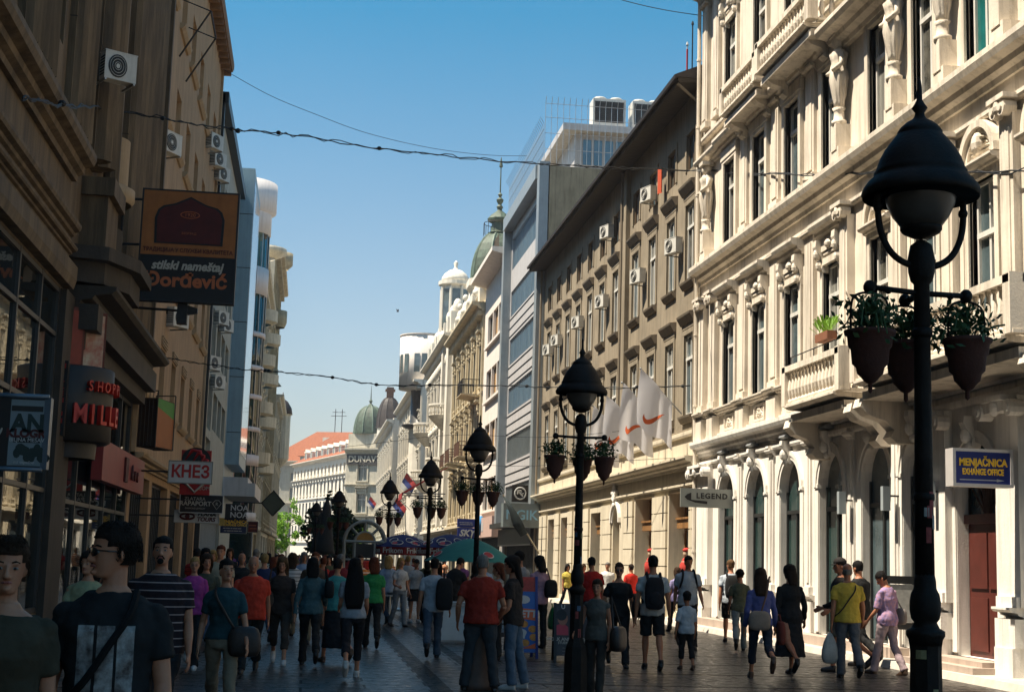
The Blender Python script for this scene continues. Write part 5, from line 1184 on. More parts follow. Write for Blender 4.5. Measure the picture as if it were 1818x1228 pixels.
R,I=person('long-haired youth in dark brown T-shirt and blue jeans standing side on',x,y,70,1.67,'m',0,'dark','mid',(.045,.033,.027),'short',.84,'trousers',(.10,.14,.19),'w',(6,4,-4,4),(6,6,36,2,6,34),.94,(20,-6),.0115,stance=4)
x,y=D(924,28.2); person('tall dark-haired man behind the long-haired youth in white shirt',x,y,40,1.80,'m',1,'black','short',(.30,.3,.3),'short',.86,'trousers',K,'b',STAND,AD,1.,(20,0),.0135)
x,y=D(887,24.5); person('red-haired woman in patterned pale blouse facing left',x,y,85,1.57,'f',0,'red','bob',(.28,.27,.25),'short',.88,'trousers',K,'b',STAND,(10,6,60,10,6,60),1.,(0,-4),.014)
x,y=G(955,1150)
R,I=person('woman from behind in pink blouse and black trousers with bag',x,y,20,1.72,'f',0,'black','bob',(.40,.24,.30),'short',.82,'trousers',K,'b',STANDW,AD,1.04,(10,0),.0135)
baglike('shoulder_bag','black shoulder bag behind the woman in pink blouse','bag',R,(.14,-.2,1.12),(.26,.12,.34),cloth((.014,.013,.013)),[(.14,-.18,1.25),(.14,-.02,1.5),(.16,.12,1.3)])
M_grn=mat('green_plastic',(.02,.22,.07),.5,.2,6)
baglike('carrier_bag','green carrier bag held low beside the woman in pink','bag',R,(.30,.0,.56),(.12,.26,.42),M_grn,[(.3,0,.74),(.28,0,.84)])
x,y=D(1062,17.9)
R,I=person('woman in grey tank top at the middle lamp post, looking left, big bag',x,y,150,1.42,'f',1,'brown','bun',(.10,.09,.075),'none',.86,'trousers',(.045,.038,.032),'b',STANDW,(2,6,30,24,10,40),1.,(10,-2),.0115)
baglike('shoulder_bag','large dark brown bag on the arm of the tank top woman','bag',R,(-.26,-.06,.72),(.16,.34,.30),mat('dark_bag_leather',(.028,.018,.014),.45,.3,6,.2,30),[(-.26,-.16,.85),(-.17,-.03,1.22),(-.24,.08,.85)])
x,y=G(1096,1183)
R,I=person('woman in black V-neck top and black trousers with dark sunglasses',x,y,176,1.69,'f',0,'brown','short',(.012,.011,.012),'short',.86,'trousers',K,'b',WALK,(4,10,20,0,16,60),1.06,(0,0),.0125,open_neck=True)
mb=MB(); mb.smooth=True
for sd in(-1,1): mb.loft([[tuple(I['hd']((sd*.03+.026*math.cos(a),.106+.005*q,.138+.02*math.sin(a)))) for a in [2*math.pi*i/12 for i in range(12)]] for q in(0,1)])
mb.build('sunglasses',M_lens,R)
baglike('handbag','black handbag held by the woman in sunglasses and black','bag',R,(-.28,.08,.92),(.14,.30,.26),cloth((.014,.013,.013)),[(-.28,0,1.02),(-.24,.06,1.12),(-.28,.14,1.02)])
x,y=G(1157,1188)
R,I=person('man walking away in white T-shirt, black shorts and dark backpack',x,y,-6,1.775,'m',1,'black','short',(.42,.42,.40),'short',.84,'shorts',K,'b',(10,4,-10,14),(0,10,12,4,10,16),1.0,(0,0),.012)
def backpack(R,I,label,m):
    t=baglike('backpack',label,'bag',R,(0,-.215*I['s'],1.17*I['s']),(.30,.17,.50),m)
    mb=MB()
    for sd in(-1,1): mb.tube(spline([Vector((sd*.10,-.15,1.38))*I['s']-Vector((0,-.215,1.17))*I['s'],Vector((sd*.105,-.03,1.475))*I['s']-Vector((0,-.215,1.17))*I['s'],Vector((sd*.115,.11,1.38))*I['s']-Vector((0,-.215,1.17))*I['s'],Vector((sd*.15,.10,1.2))*I['s']-Vector((0,-.215,1.17))*I['s'],Vector((sd*.17,-.08,1.02))*I['s']-Vector((0,-.215,1.17))*I['s']]),.022,6)
    mb.build('strap',m,t)
    mb=MB(); mb.smooth=True; mb.ell((0,-.075,-.08),.11,.04,.12,12,8); mb.build('front_pocket',m,t); return t
backpack(R,I,'navy black backpack of the man in black shorts',cloth((.014,.016,.022)))
x,y=G(1218,1188)
person('small boy in white T-shirt and black three-quarter trousers',x,y,6,1.19,'k',1,'black','short',(.40,.46,.50),'half',.82,'capri',K,'br',(8,4,-8,10),(4,12,14,2,10,12),.98,(0,0),.0115)
x,y=G(1220,1152)
R,I=person('tall man in pale T-shirt with backpack straps walking toward camera',x,y,176,1.84,'m',1,'black','short',(.40,.44,.47),'short',.84,'trousers',(.03,.03,.03),'b',WALK,AW2,.98,(0,0),.0135)
backpack(R,I,'dark backpack worn by the tall man walking toward camera',cloth((.014,.014,.016)))
x,y=D(1052,30); person('man from behind in dark red T-shirt near the middle lamp',x,y,10,1.74,'m',1,'black','short',(.34,.02,.016),'short',.86,'trousers',(.03,.03,.035),'b',STAND,(0,14,40,0,10,20),1.05,(0,0),.015)
for px,Y,lab,c,sx,hc,fa in((1037,50,'sunlit woman in orange red top by the cream shop front','o','f','brown',200),(1121,44,'sunlit man in scarlet T-shirt beside the shop doors','r','m','dark',20),(1079,47,'sunlit man in white shirt and white hair before the shop','w','m','grey',160),(1203,36,'woman in lavender top half hidden by the tall man','l','f','brown',10),(1008,52,'sunlit woman in yellow top past the middle lamp','y','f','black',190)):
    x,y=D(px,Y); cc={'o':(.55,.08,.05),'r':(.55,.03,.02),'w':(.62,.6,.56),'l':(.28,.24,.42),'y':(.5,.4,.08)}[c]
    person(lab,x,y,fa,1.68 if sx=='m' else 1.62,sx,1,hc,'short' if sx=='m' else 'bob',cc,'short',.86,'trousers',K,'b',WALK,AD,1.,(0,0),.017)
x,y=G(1297,1140)
R,I=person('fair-haired man with backpack in white T-shirt and black shorts by the arches',x,y,-10,1.80,'m',0,'lbrown','short',(.42,.46,.50),'short',.84,'shorts',K,'b',WALK,AD,1.,(30,0),.0145)
backpack(R,I,'black backpack of the fair-haired man by the arches',cloth((.014,.014,.016)))
x,y=G(1313,1155)
person('woman from behind in olive green T-shirt and light jeans',x,y,-14,1.62,'f',0,'dark','bun',(.11,.115,.07),'short',.88,'trousers',(.17,.20,.20),'b',WALK2,(4,10,30,4,10,60),.98,(20,0),.0135)
x,y=G(1350,1205)
R,I=person('auburn woman walking away in blue violet sweater and rolled jeans',x,y,-8,1.675,'f',0,'brown','mid',(.10,.11,.27),'long',.88,'capri',(.028,.034,.05),'br',(20,4,-24,50),(-6,12,20,8,10,20),1.,(0,0),.012)
baglike('shoulder_bag','pale beige shoulder bag of the woman in blue violet sweater','bag',R,(-.05,-.2,.86),(.32,.12,.28),cloth((.24,.19,.15)),[(-.02,-.2,1.0),(.06,-.17,1.25),(.12,-.05,1.5),(.1,.12,1.36)],sm=cloth((.16,.09,.06)))
baglike('handbag','reddish brown handbag held by the woman in blue violet sweater','bag',R,(.30,.0,.68),(.12,.28,.34),cloth((.14,.035,.025)),[(.3,0,.84),(.28,0,.95)])
x,y=G(1402,1197)
person('woman in long black dress with black cardigan walking away',x,y,4,1.70,'f',1,'dark','bob',(.013,.012,.013),'long',.84,'dress',(.013,.012,.013,.32),'b',WALK2,(-4,8,10,12,20,14),1.12,(10,0),.012)
x,y=D(1494,23.4)
person('man in brown cap and dark jacket holding a paper, in shorts with white socks',x,y,82,1.84,'m',1,'dark','cap',(.022,.019,.018),'long',.84,'shorts',(.13,.125,.10),'b',(16,10,-16,30),(8,6,60,10,6,70),1.06,(0,-4),.0125)
x,y=D(1526,24.6)
person('man in black clothes partly hidden behind the yellow shirt',x,y,30,1.81,'m',1,'black','short',(.012,.012,.013),'long',.84,'trousers',K,'b',WALK2,AW,1.08,(0,-6),.0135)
x,y=G(1505,1203)
R,I=person('bald man from behind in yellow polo shirt and grey jeans',x,y,-6,1.725,'m',1,'grey','bald',(.52,.37,.055),'short',.86,'trousers',(.10,.105,.115),'b',(10,4,-16,30),(2,10,14,4,12,20),1.08,(0,0),.0115)
hnd=I['arms'][0][2]
baglike('plastic_bag','translucent white carrier bag in the hand of the yellow shirt man','bag',R,(hnd.x-.02,hnd.y+.03,hnd.z-.38),(.26,.12,.46),mat('grey_plastic_film',(.32,.33,.31),.3,.25,8,.4,18),[(hnd.x-.02,hnd.y+.03,hnd.z-.18),(hnd.x,hnd.y+.04,hnd.z-.08)])
t=thing('shoulder_bag','thin dark bag strap worn across the yellow polo shirt back','bag',R.location,R.rotation_euler.z); mb=MB(); u=I['up']; mb.tube(spline([u((.11,.0,1.48)),u((.09,-.135,1.36)),u((-.02,-.155,1.2)),u((-.13,-.13,1.04)),u((-.20,-.02,.95))]),.011,6); mb.build('strap',cloth((.05,.04,.03)),t)
flor=mat('floral_blouse',(.42,.22,.26),.9,.5,24,.2,90,c2=(.22,.18,.36))
x,y=G(1576,1197)
R,I=person('woman in pink floral blouse and pale pink trousers looking down',x,y,30,1.68,'f',1,'black','short',(.4,.2,.25),'half',.84,'trousers',(.40,.30,.31),'br',(14,4,-10,16),(6,10,30,0,14,24),1.08,(30,-34),.012,topm=flor)
baglike('handbag','grey beige handbag on the far arm of the floral blouse woman','bag',R,(.28,-.02,.92),(.13,.26,.26),cloth((.22,.19,.17)),[(.28,-.08,1.03),(.24,0,1.2),(.28,.06,1.03)])
# ---- the distant crowd: eight walkers baked once, then copied with their own colours
proto=[]
for i,(sx,fa,hs,bt,lg) in enumerate((('m',0,'short','trousers',WALK),('f',0,'bob','trousers',WALK2),('m',180,'short','trousers',WALK2),('f',180,'mid','capri',WALK),('f',0,'mid','skirt',WALK),('m',0,'short','shorts',WALK2),('f',180,'bob','trousers',STANDW),('m',180,'bald','trousers',WALK))):
    R,I=person('walker',0,0,fa,1.70 if sx=='m' else 1.62,sx,i%2,'dark',hs,(.2,.2,.2),'short',.86,bt,(.03,.03,.03) if bt!='skirt' else (.03,.03,.03,.4),'b',lg,AW if i%2 else AW2,1.+.04*(i%3),(random.uniform(-15,15),0),.021)
    proto.append((R,sx,fa))
bake_all()
cols={'white':(.45,.45,.45),'black':(.015,.015,.015),'maroon':(.16,.02,.025),'red':(.40,.03,.02),'navy':(.02,.03,.08),'pale blue':(.22,.30,.42),'grey':(.18,.18,.18),'brown':(.08,.05,.03),'teal':(.03,.15,.16),'pink':(.42,.2,.25),'olive':(.10,.10,.05),'beige':(.35,.29,.2),'orange':(.45,.14,.03),'purple':(.14,.06,.2)}
bots={'dark':(.02,.02,.022),'jeans blue':(.05,.08,.13),'khaki':(.2,.16,.1)}
SC={}
def striped(c):
    if c not in SC: k=len(SC); b=cols[c]; SC[c]=stripes('striped_cloth',b,tuple(min(.6,.3+x) for x in b) if k%2 else tuple(x*.35 for x in b),.07+.02*(k%3),.02+.01*(k%2))
    return SC[c]
rn=random.Random(21); spots=[]; used=set(); allc=[(c,b,h) for c in cols for b in bots for h in('black','brown','blond','grey','red')]; rn.shuffle(allc)
fixed=[(392,27,2),(430,30,7),(470,28,0),(520,30,1),(560,28,2),(575,33,5),(605,31,0),(640,33,2),(378,33,3),(408,38,6),(455,36,0),(486,40,4),(540,38,3),(690,36,1),(725,44,0),(780,38,4),(820,45,2),(862,36,6),(365,28,6),(350,32,0),(500,34,2),(585,42,3)]
for i in range(300):
    if len(spots)>=62: break
    if i<len(fixed): px,Y,k=fixed[i]
    else: px=rn.choice((rn.uniform(385,600),rn.uniform(385,960))); Y=rn.uniform(40,135); k=rn.randrange(8)
    x=onY(px,985,Y).x
    if x<-4.1 or x>9.2 or any((x-a)**2+(Y-b)**2<.5 for a,b in spots): continue
    spots.append((x,Y)); R,sx,fa=proto[k]; c,b,h=allc[i%len(allc)]
    if i>=8 or True:
        q=copy_tree(R) if len(spots)>8 or i>=0 else R
    q.location=(x,Y,0); q.rotation_euler.z=R_(fa+rn.uniform(-18,18)); sc=rn.uniform(.95,1.06); q.scale=(sc,sc,sc)
    q['label']='distant %s in %s top and %s legwear, %s hair, %s'%('man' if sx=='m' else 'woman',c,b,h,'walking away' if fa==0 else 'facing camera'); q['group']='crowd further down the street'
    for ch in q.children:
        n=ch.name.split('.')[0]; mm=None
        if n in('shirt','dress'): mm=cloth(cols[c]) if len(spots)%4 else striped(c)
        elif n in('trousers','skirt','shorts'): mm=cloth(bots[b])
        elif n in('hair','eyebrows'): mm=hairm(h)
        if mm and ch.material_slots: ch.material_slots[0].link='OBJECT'; ch.material_slots[0].material=mm
for R,_,_ in proto:
    for ch in list(R.children): bpy.data.objects.remove(ch)
    bpy.data.objects.remove(R)
for o in bpy.data.objects:
    if '_shirt' in o.keys(): del o['_shirt']
# =================== street lamps with hanging flower pots
M_lamp=mat('black_lamp_paint',(.017,.012,.009),.6,.6,7,.25,60,.5,.16)
M_globe=mat('milky_lamp_glass',(.09,.078,.065),.3,.15,3,0,1,0,.5)
M_pot=mat('dark_terracotta',(.10,.035,.022),.8,.4,5,.3,40,.4)
M_leaf=mat('pot_plant_leaves',(.05,.10,.03),.7,.5,20,.1,50,0,.3)
def lamp(label,x,y,rot=0):
    t=thing('street_lamp',label,'street lamp',(x,y,0),R_(rot),'street lamps in a row along the street')
    mb=MB(); o8=math.pi/8
    mb.lathe([(.17,0),(.17,.06),(.15,.1),(.145,.5),(.13,.62),(.10,.68)],(0,0,0),8,o8,2*math.pi+o8); mb.lathe([(.105,.66),(.088,.72),(.082,1.2),(.085,1.25)],(0,0,0),8,o8,2*math.pi+o8)
    mb.smooth=True; mb.lathe([(.085,1.24),(.09,1.27),(.102,1.29),(.102,1.315),(.075,1.33),(.06,1.36),(.075,1.38),(.082,1.42),(.082,1.47),(.075,1.51),(.06,1.54),(.058,1.58),(.05,1.62)],(0,0,0),16); mb.build('base',M_lamp,t)
    mb=MB(); mb.smooth=True; mb.lathe([(.052,1.58),(.047,2.4),(.043,3.2),(.06,3.22),(.072,3.27),(.075,3.34),(.06,3.42),(.02,3.45)],(0,0,0),14)
    for z in (2.,2.9): mb.lathe([(.047,z),(.056,z+.015),(.056,z+.04),(.047,z+.055)],(0,0,0),14)
    mb.build('pole',M_lamp,t)
    mb=MB(); mb.smooth=True; pts=[(.27*sg*(1 if True else 0),0,z) for sg,z in()]
    U_=[(-.255,0,3.78),(-.258,0,3.6),(-.24,0,3.48),(-.19,0,3.38),(-.11,0,3.32),(0,0,3.30),(.11,0,3.32),(.19,0,3.38),(.24,0,3.48),(.258,0,3.6),(.255,0,3.78)]
    mb.tube(spline(U_,4),.019,8); 
    for sg in(-1,1): mb.ell((sg*.257,0,3.62),.028,.028,.03,8,6)
    mb.build('yoke',M_lamp,t)
    mb=MB(); mb.smooth=True; mb.lathe([(.318,3.69),(.325,3.715),(.318,3.74),(.285,3.785),(.252,3.815),(.256,3.83),(.244,3.85),(.238,3.87),(.224,3.91),(.198,3.96),(.162,4.01),(.13,4.05),(.122,4.057),(.124,4.07),(.108,4.095),(.075,4.125),(.04,4.145),(.028,4.165),(.026,4.185),(.044,4.21),(.028,4.235),(.016,4.26),(.014,4.34),(.008,4.38),(0,4.385)],(0,0,0),28); mb.lathe([(.318,3.69),(.25,3.76),(.1,3.8)],(0,0,0),28); mb.build('lamp_cap',M_lamp,t)
    mb=MB(); mb.smooth=True; mb.lathe([(.2,3.78),(.198,3.72),(.185,3.65),(.155,3.585),(.11,3.525)],(0,0,0),24); mb.build('globe',M_globe,t)
    mb=MB(); mb.smooth=True; mb.lathe([(0,3.455),(.05,3.465),(.10,3.49),(.115,3.51),(.115,3.525),(.1,3.53)],(0,0,0),20); mb.build('globe_saucer',M_lamp,t)
    mb=MB(); mb.smooth=True
    for a in (180,12,80): c,s_=math.cos(R_(a)),math.sin(R_(a)); mb.tube([(0,0,3.15),(.30*c,.30*s_,3.165)],.016,8); mb.ell((.31*c,.31*s_,3.165),.036,.036,.04,10,7); mb.ell((.2*c,.2*s_,3.155),.022,.022,.022,8,5)
    mb.build('cross_arm',M_lamp,t); return t
rn=random.Random(3)
def leafmesh(seed):
    r=random.Random(seed); mb=MB()
    for i in range(340):
        a=r.uniform(0,6.28); R=min(.155,abs(r.gauss(.07,.05))); z=.02+max(0,r.gauss(.05,.045)) if R<.14 else r.uniform(-.05,.06); p=Vector((R*math.cos(a),R*math.sin(a),min(z,.13))); d=Vector((r.uniform(-1,1),r.uniform(-1,1),r.uniform(-.4,1))).normalized(); e=d.cross(Vector((r.uniform(-1,1),r.uniform(-1,1),r.uniform(-1,1)))).normalized(); l=r.uniform(.012,.028); w=l*.45
        mb.add([tuple(p),tuple(p+d*l+e*w),tuple(p+d*l*2),tuple(p+d*l-e*w)],[(0,1,2,3)])
    for i in range(10):
        a=r.uniform(0,6.28); q=r.uniform(.12,.2); mb.tube([(.03*math.cos(a),.03*math.sin(a),0),(q*.7*math.cos(a),q*.7*math.sin(a),r.uniform(.04,.12)),(q*math.cos(a),q*math.sin(a),r.uniform(-.05,.08))],.004,4)
    return mb.mesh('plant',M_leaf)
LM=[leafmesh(i) for i in (0,1,2,3,8)]
pb=MB(); pb.smooth=True; pb.lathe([(0,-.345),(.012,-.33),(.012,-.29),(.03,-.28),(.05,-.255),(.07,-.235),(.078,-.2),(.098,-.18),(.105,-.1),(.118,-.085),(.124,-.03),(.138,-.02),(.142,0),(.13,.005),(.118,-.01)],(0,0,0),20); PM=pb.mesh('pot',M_pot)
hb=MB(); hb.tube(spline([(-.115,0,-.01),(-.115,0,.12),(-.09,0,.19),(0,0,.215),(.09,0,.19),(.115,0,.12),(.115,0,-.01)],4),.007,6); hb.tube([(0,0,.21),(0,0,.245)],.01,6); HMm=hb.mesh('hanger',M_lamp)
LAMPS=[((3.30,7.6),'nearest black street lamp, its big bell cap dark against the white palace',4),((3.28,17.8),'second street lamp with pasted stickers on its base beside the work poster board',-6),((3.19,28.),'third street lamp rising out of the teal umbrella',3),((3.08,38.),'fourth street lamp in front of the red awning',-4),((2.6,48.5),'fifth street lamp half hidden behind the fourth near the arched booth',2),((1.15,58.),'far street lamp standing left of the arched booth before the pale buildings',0),((.35,72),'farther dark lamp left of the arched booth under the long white building',5)]
for n,((x,y),lab,rot) in enumerate(LAMPS):
    lamp(lab,x,y,rot)
    which=['first','second','third','fourth','fifth','sixth','seventh'][n]
    for a,wh in ((180,'left'),(12,'right'),(80,'rear')):
        q=R_(a+rot); px_,py_=x+.31*math.cos(q),y+.31*math.sin(q)
        t=thing('flower_pot','dark tapered flower pot hanging on the %s arm of the %s street lamp'%(wh,which),'flower pot',(px_,py_,2.92),R_(rn.uniform(0,180)) if n else R_(8),'flower pots hanging from the street lamps')
        inst('pot',PM,t); inst('hanger',HMm,t); inst('plant',LM[rn.randrange(5)],t,(0,0,0),(0,0,rn.uniform(0,6)),(1.15,1.15,1.2) if n else (1.2,1.2,1.35))
rs=random.Random(12); SM=[mat('sticker_%d'%i,c,.7,.4,30) for i,c in enumerate(((.35,.34,.3),(.3,.05,.04),(.06,.12,.2),(.3,.26,.12)))]
for li in(0,1):
    L_=[o for o in bpy.data.objects if o.name.startswith('street_lamp') and (o.location.xy-Vector(LAMPS[li][0])).length<.01][0]
    for i in range(9):
        a=R_(rs.uniform(215,330)); z=rs.uniform(.75,1.2) if i%2 else rs.uniform(1.65,2.1); r_=(.086 if z<1.3 else .053); c,s_=math.cos(a),math.sin(a); w_,h_=rs.uniform(.015,.03),rs.uniform(.02,.05); mb=MB()
        mb.add([(r_*math.cos(a+q*w_/r_),r_*math.sin(a+q*w_/r_),z+e*h_) for q in(-1,0,1) for e in(-1,1)],[(0,2,3,1),(2,4,5,3)]); mb.build('sticker',SM[rs.randrange(4)],L_)
# =================== hanging signs.  a board faces the walker: its local x is world x, y depth, z up
def board(name,label,x0,x1,y,z0,z1,m,dep=.12,fm=None,cat='sign',ft=.03,group=None):
    cx,cz=(x0+x1)/2,(z0+z1)/2; t=thing(name,label,cat,(cx,y,cz),0,group); w,h=(x1-x0)/2,(z1-z0)/2
    mb=MB(); mb.box(-w,w,0,dep,-h,h); mb.build('panel',m,t)
    if fm:
        mb=MB(); mb.box(-w-ft,w+ft,-.015,dep+.01,h,h+ft); mb.box(-w-ft,w+ft,-.015,dep+.01,-h-ft,-h); mb.box(-w-ft,-w,-.015,dep+.01,-h,h); mb.box(w,w+ft,-.015,dep+.01,-h,h); mb.build('frame',fm,t)
    return t,w,h
def pxr(x0,y0,x1,y1,Y): a=onY(x0,y1,Y); b=onY(x1,y0,Y); return a.x,b.x,a.z,b.z
RX=(R_(90),0,0)
def wr(s,size,m,t,x,z,y=-.006,**k): return text(s,size,m,t,(x,y,z),RX,**k)
def bars(t,w,h,zs,m,th=.16):
    mb=MB()   # lines of writing too small to read
    for i,z in enumerate(zs):
        x=-w*.8+.03*i
        for q in (.22,.34,.15,.4,.28):
            mb.box(x,min(x+q*w*.9,w*.85),-.006,-.0002,(z-th*.5)*h,(z+th*.5)*h); x+=q*w*.9+.04*w
            if x>w*.8: break
    mb.build('small_writing',m,t)
def bracket(t,x0,x1,z,y=.06,r=.025): mb=MB(); mb.tube([(x0,y,z),(x1,y,z)],r,6); mb.build('bracket',M_iron,t)
C_org=mat('faded_orange_sign',(.34,.125,.03),.6,.2,3,.03,30,.3); C_dkred=mat('sign_dark_red',(.085,.010,.007),.6,.3,3); C_blk=mat('sign_black',(.010,.008,.007),.5,.3,3); C_lett=mat('sign_pale_letter',(.42,.40,.34),.6,.1,5); C_orl=mat('sign_orange_letter',(.42,.12,.04),.6,.1,5); C_wht=mat('sign_white',(.50,.50,.48),.45,.12,3); C_red=mat('sign_red',(.36,.018,.014),.5,.15,3); C_yel=mat('sign_yellow',(.75,.45,.03),.5,.1,4); C_blu=mat('sign_blue',(.015,.03,.20),.45,.15,3); C_navy=mat('sign_navy',(.012,.016,.06),.45,.2,3); C_grey=mat('sign_grey',(.26,.27,.24),.5,.12,3); C_dark=mat('sign_dark_frame',(.02,.018,.016),.5,.3,4); C_gold=mat('gold_letter',(.40,.27,.06),.5,.2,5)
# furniture shop sign
x0,x1,z0,z1=pxr(244,347,423,529,32.7)
zm=onY(245,450,32.7).z
t,w,h=board('hanging_sign','big orange and black furniture shop sign with sofa shape and script lettering',x0,x1,32.7,z0,z1,C_blk,.22,C_dark,'sign',.04)
cz=(z0+z1)/2; K=w/1.345
mb=MB(); mb.box(-w,w,-.012,0,zm-cz,h); mb.build('orange_panel',C_org,t)
zt,zb=h-.14*K,zm-cz+.34*K
pol=[(-.98,zb),(-.98,zb+.10*K),(-1.0,zb+.75*K),(-.92,zt-.42*K),(-.78,zt-.30*K),(-.45,zt-.22*K),(-.2,zt-.10*K),(0,zt),(.2,zt-.10*K),(.45,zt-.22*K),(.78,zt-.30*K),(.92,zt-.42*K),(1.0,zt-.65*K),(.98,zb+.1*K),(.98,zb)]; Z=lambda b:b
mb=MB(); mb.prism([(a*K,b) for a,b in pol],1,-.022,-.0125); mb.build('sofa_outline',C_blk,t)
mb=MB(); mb.prism([(a*.93*K,(b-zb)*.93+zb+.03) for a,b in pol],1,-.03,-.0225); mb.build('sofa_shape',C_dkred,t)
mb=MB(); pts=[(.27*K*math.cos(a),-.035,zt-.55*K+.10*K*math.sin(a)) for a in [2*math.pi*i/20 for i in range(21)]]; mb.tube(pts,.010,5,False); mb.build('oval_emblem',C_orl,t)
wr('1920',.16*K,C_orl,t,0,zt-.55*K,-.036); wr('011 325-1120      011 323-110',.09,C_orl,t,0,zt-.56,-.0345) if 0 else None
wr('БЕОГРАД',.09*K,C_orl,t,0,zb+.32*K,-.036)
wr('ТРАДИЦИЈА У СЛУЖБИ КВАЛИТЕТА',.160*K,C_dkred,t,0,zb-.19*K,-.017,bold=.003,sx=.88)
wr('stilski nameštaj',.36*K,C_lett,t,.0,zm-cz-.30*K,bold=.010,shear=.25,sx=.93); wr('Đorđević',.56*K,C_orl,t,-.0,zm-cz-.74*K,bold=.014,sx=1.05)
mb=MB()
for z in (h-.2,0,-h+.3): mb.tube([(-w,.1,z),(-w-.75,.1,z-.02)],.03,6)
mb.tube([(-w-.45,.1,-h-.05),(-w-.45,.1,h)],.03,6); mb.tube([(-w,.1,-h+.05),(-w-.7,.1,-h-.5)],.02,5); mb.build('bracket',M_iron,t)
# arm lamp below the big sign
p=onY(325,552,33); t=thing('sign_lamp','dark flood lamp on a long arm under the big furniture sign','lamp',p); mb=MB(); mb.tube([(-1.35,0,.03),(.05,0,0)],.03,6); mb.tube([(-.35,0,0),(-.35,0,-.08)],.02,5); mb.build('arm',M_iron,t); mb=MB(); mb.box(-.12,.1,-.12,.12,-.3,.18); mb.prism([(.1,-.08),(.32,-.03),(.32,.06),(.1,.12)],1,-.1,.1); mb.build('lamp_head',M_iron,t)
for (px,py,Y,lab) in ((182,425,31,'big dark floodlight box on the stone ledge beside the furniture sign'),(205,470,33.5,'dark loudspeaker box hanging beneath the stone ledge floodlight'),(228,495,36,'small dark floodlight nearest the lower corner of the furniture sign')):
    p=onY(px,py,Y); t=thing('floodlight',lab,'floodlight',p,R_(-30)); mb=MB(); mb.prism([(-.26,-.2),(.2,-.26),(.26,.05),(.2,.2),(-.2,.26)],0,-.33,.33); mb.build('housing',M_iron,t); mb=MB(); mb.quad((-.3,-.268,-.17),(.3,-.268,-.17),(.3,-.208,.22),(-.3,-.208,.22)); mb.tube([(0,0,.2),(0,.3,.45)],.03,6); mb.build('lens',mat('dull_lens',(.10,.11,.11),.2,.2,4),t)
# vertical sign MILLENIUM and the curved shopping sign
x0,x1,z0,z1=pxr(92,640,122,772,27)
t,w,h=board('vertical_sign','narrow black upright sign with stacked red letters beside the tall shop glass',x0,x1,27,z0,z1,C_blk,.15)
for i,ch in enumerate('MILLENIUM'): wr(ch,.115,C_red,t,.02,h-.10-i*(2*h-.2)/9.3,bold=.004)
wr('*',.12,C_red,t,.02,-h+.06)
cx,cy,r_=-4.62,28.2,.86; z0,z1=onY(160,785,27.6).z,onY(160,650,27.6).z
t=thing('curved_sign','dark drum shaped shopping sign with raised red letters bulging over the pavement','sign',(cx,cy,(z0+z1)/2)); h=(z1-z0)/2
mb=MB(); mb.smooth=True; mb.lathe([(0,-h-.0),(r_*.92,-h),(r_,-h+.04),(r_,h-.03),(r_*.95,h),(0,h)],(0,0,0),40,-math.pi/2,math.pi/2); mb.lathe([(r_*.7,-h-.28),(r_*.72,-h)],(0,0,0),30,-math.pi/2,math.pi/2); mb.build('drum',mat('sign_drum_brown',(.030,.024,.019),.5,.2,4),t)
M_redl=mat('bright_red_letter',(.55,.03,.018),.4,.15,4); M_redl2=mat('red_letter_side',(.16,.012,.008),.5,.2,4)
def curved(s,size,z,a0,da,bold):
    for i,ch in enumerate(s):
        if ch==' ': continue
        a=R_(a0+i*da); text(ch,size,M_redl,t,((r_+.06)*math.sin(a),-(r_+.06)*math.cos(a),z),(R_(90),0,a),.05,bold,sx=.72)
curved('SHOPPING',.27,h*.45,36,11.5,.004); curved('MILLENIUM',.50,-h*.30,26,14.5,.010)
# lightboxes over the drum
for k,(px,c,lab) in enumerate(((128,C_red,'deep red lightbox above the drum shaped sign'),(158,None,'lightbox with torn red and white poster next to the deep red lightbox'))):
    x0=onY(px-14,545,27.6).x; z0,z1=onY(px,695,27.6).z,onY(px,545,27.6).z
    t=thing('lightbox',lab,'lightbox',(x0+.15,27.5+k*.6,(z0+z1)/2),R_(42)); h=(z1-z0)/2; mb=MB(); mb.box(-.32,.32,0,.28,-h,h); mb.build('case',C_dkred,t); mb=MB(); mb.box(.3201,.33,.03,.25,-h+.05,h-.05); mb.box(-.27,.27,-.008,-.0001,-h+.06,h-.06); mb.build('face',mat('torn_red_white_poster',(.45,.40,.30),.6,.3,3.,0,1,.2,.3,c2=(.32,.04,.025)) if k else mat('deep_red_face',(.20,.018,.013),.5,.3,4),t)
# blue framed poster sign at far left
x1=onY(84,760,21.).x; z0,z1=onY(70,830,21).z,onY(70,708,21).z; x0=x1-.98
t=thing('poster_sign','projecting poster sign in pale blue metal frame at the far left edge','sign',((x0+x1)/2,21,(z0+z1)/2)); w,h=(x1-x0)/2,(z1-z0)/2
M_pblue=mat('blue_grey_tube',(.10,.14,.18),.35,.15,4,.02,30,0,.5,.4); M_palep=mat('pale_blue_poster',(.20,.24,.25),.6,.12,3)
mb=MB(); mb.box(-w,w,0,.16,-h,h); mb.build('case',C_dark,t)
xs=onY(17,760,21).x-(x0+x1)/2; xe=onY(76,760,21).x-(x0+x1)/2
mb=MB(); mb.box(xs,xe,-.006,-.0001,-h+.02,h-.02); mb.build('pale_poster',M_palep,t)
mb=MB(); mb.box(-w,xs,-.005,-.0001,-h+.02,h-.02); mb.build('black_poster',C_blk,t)
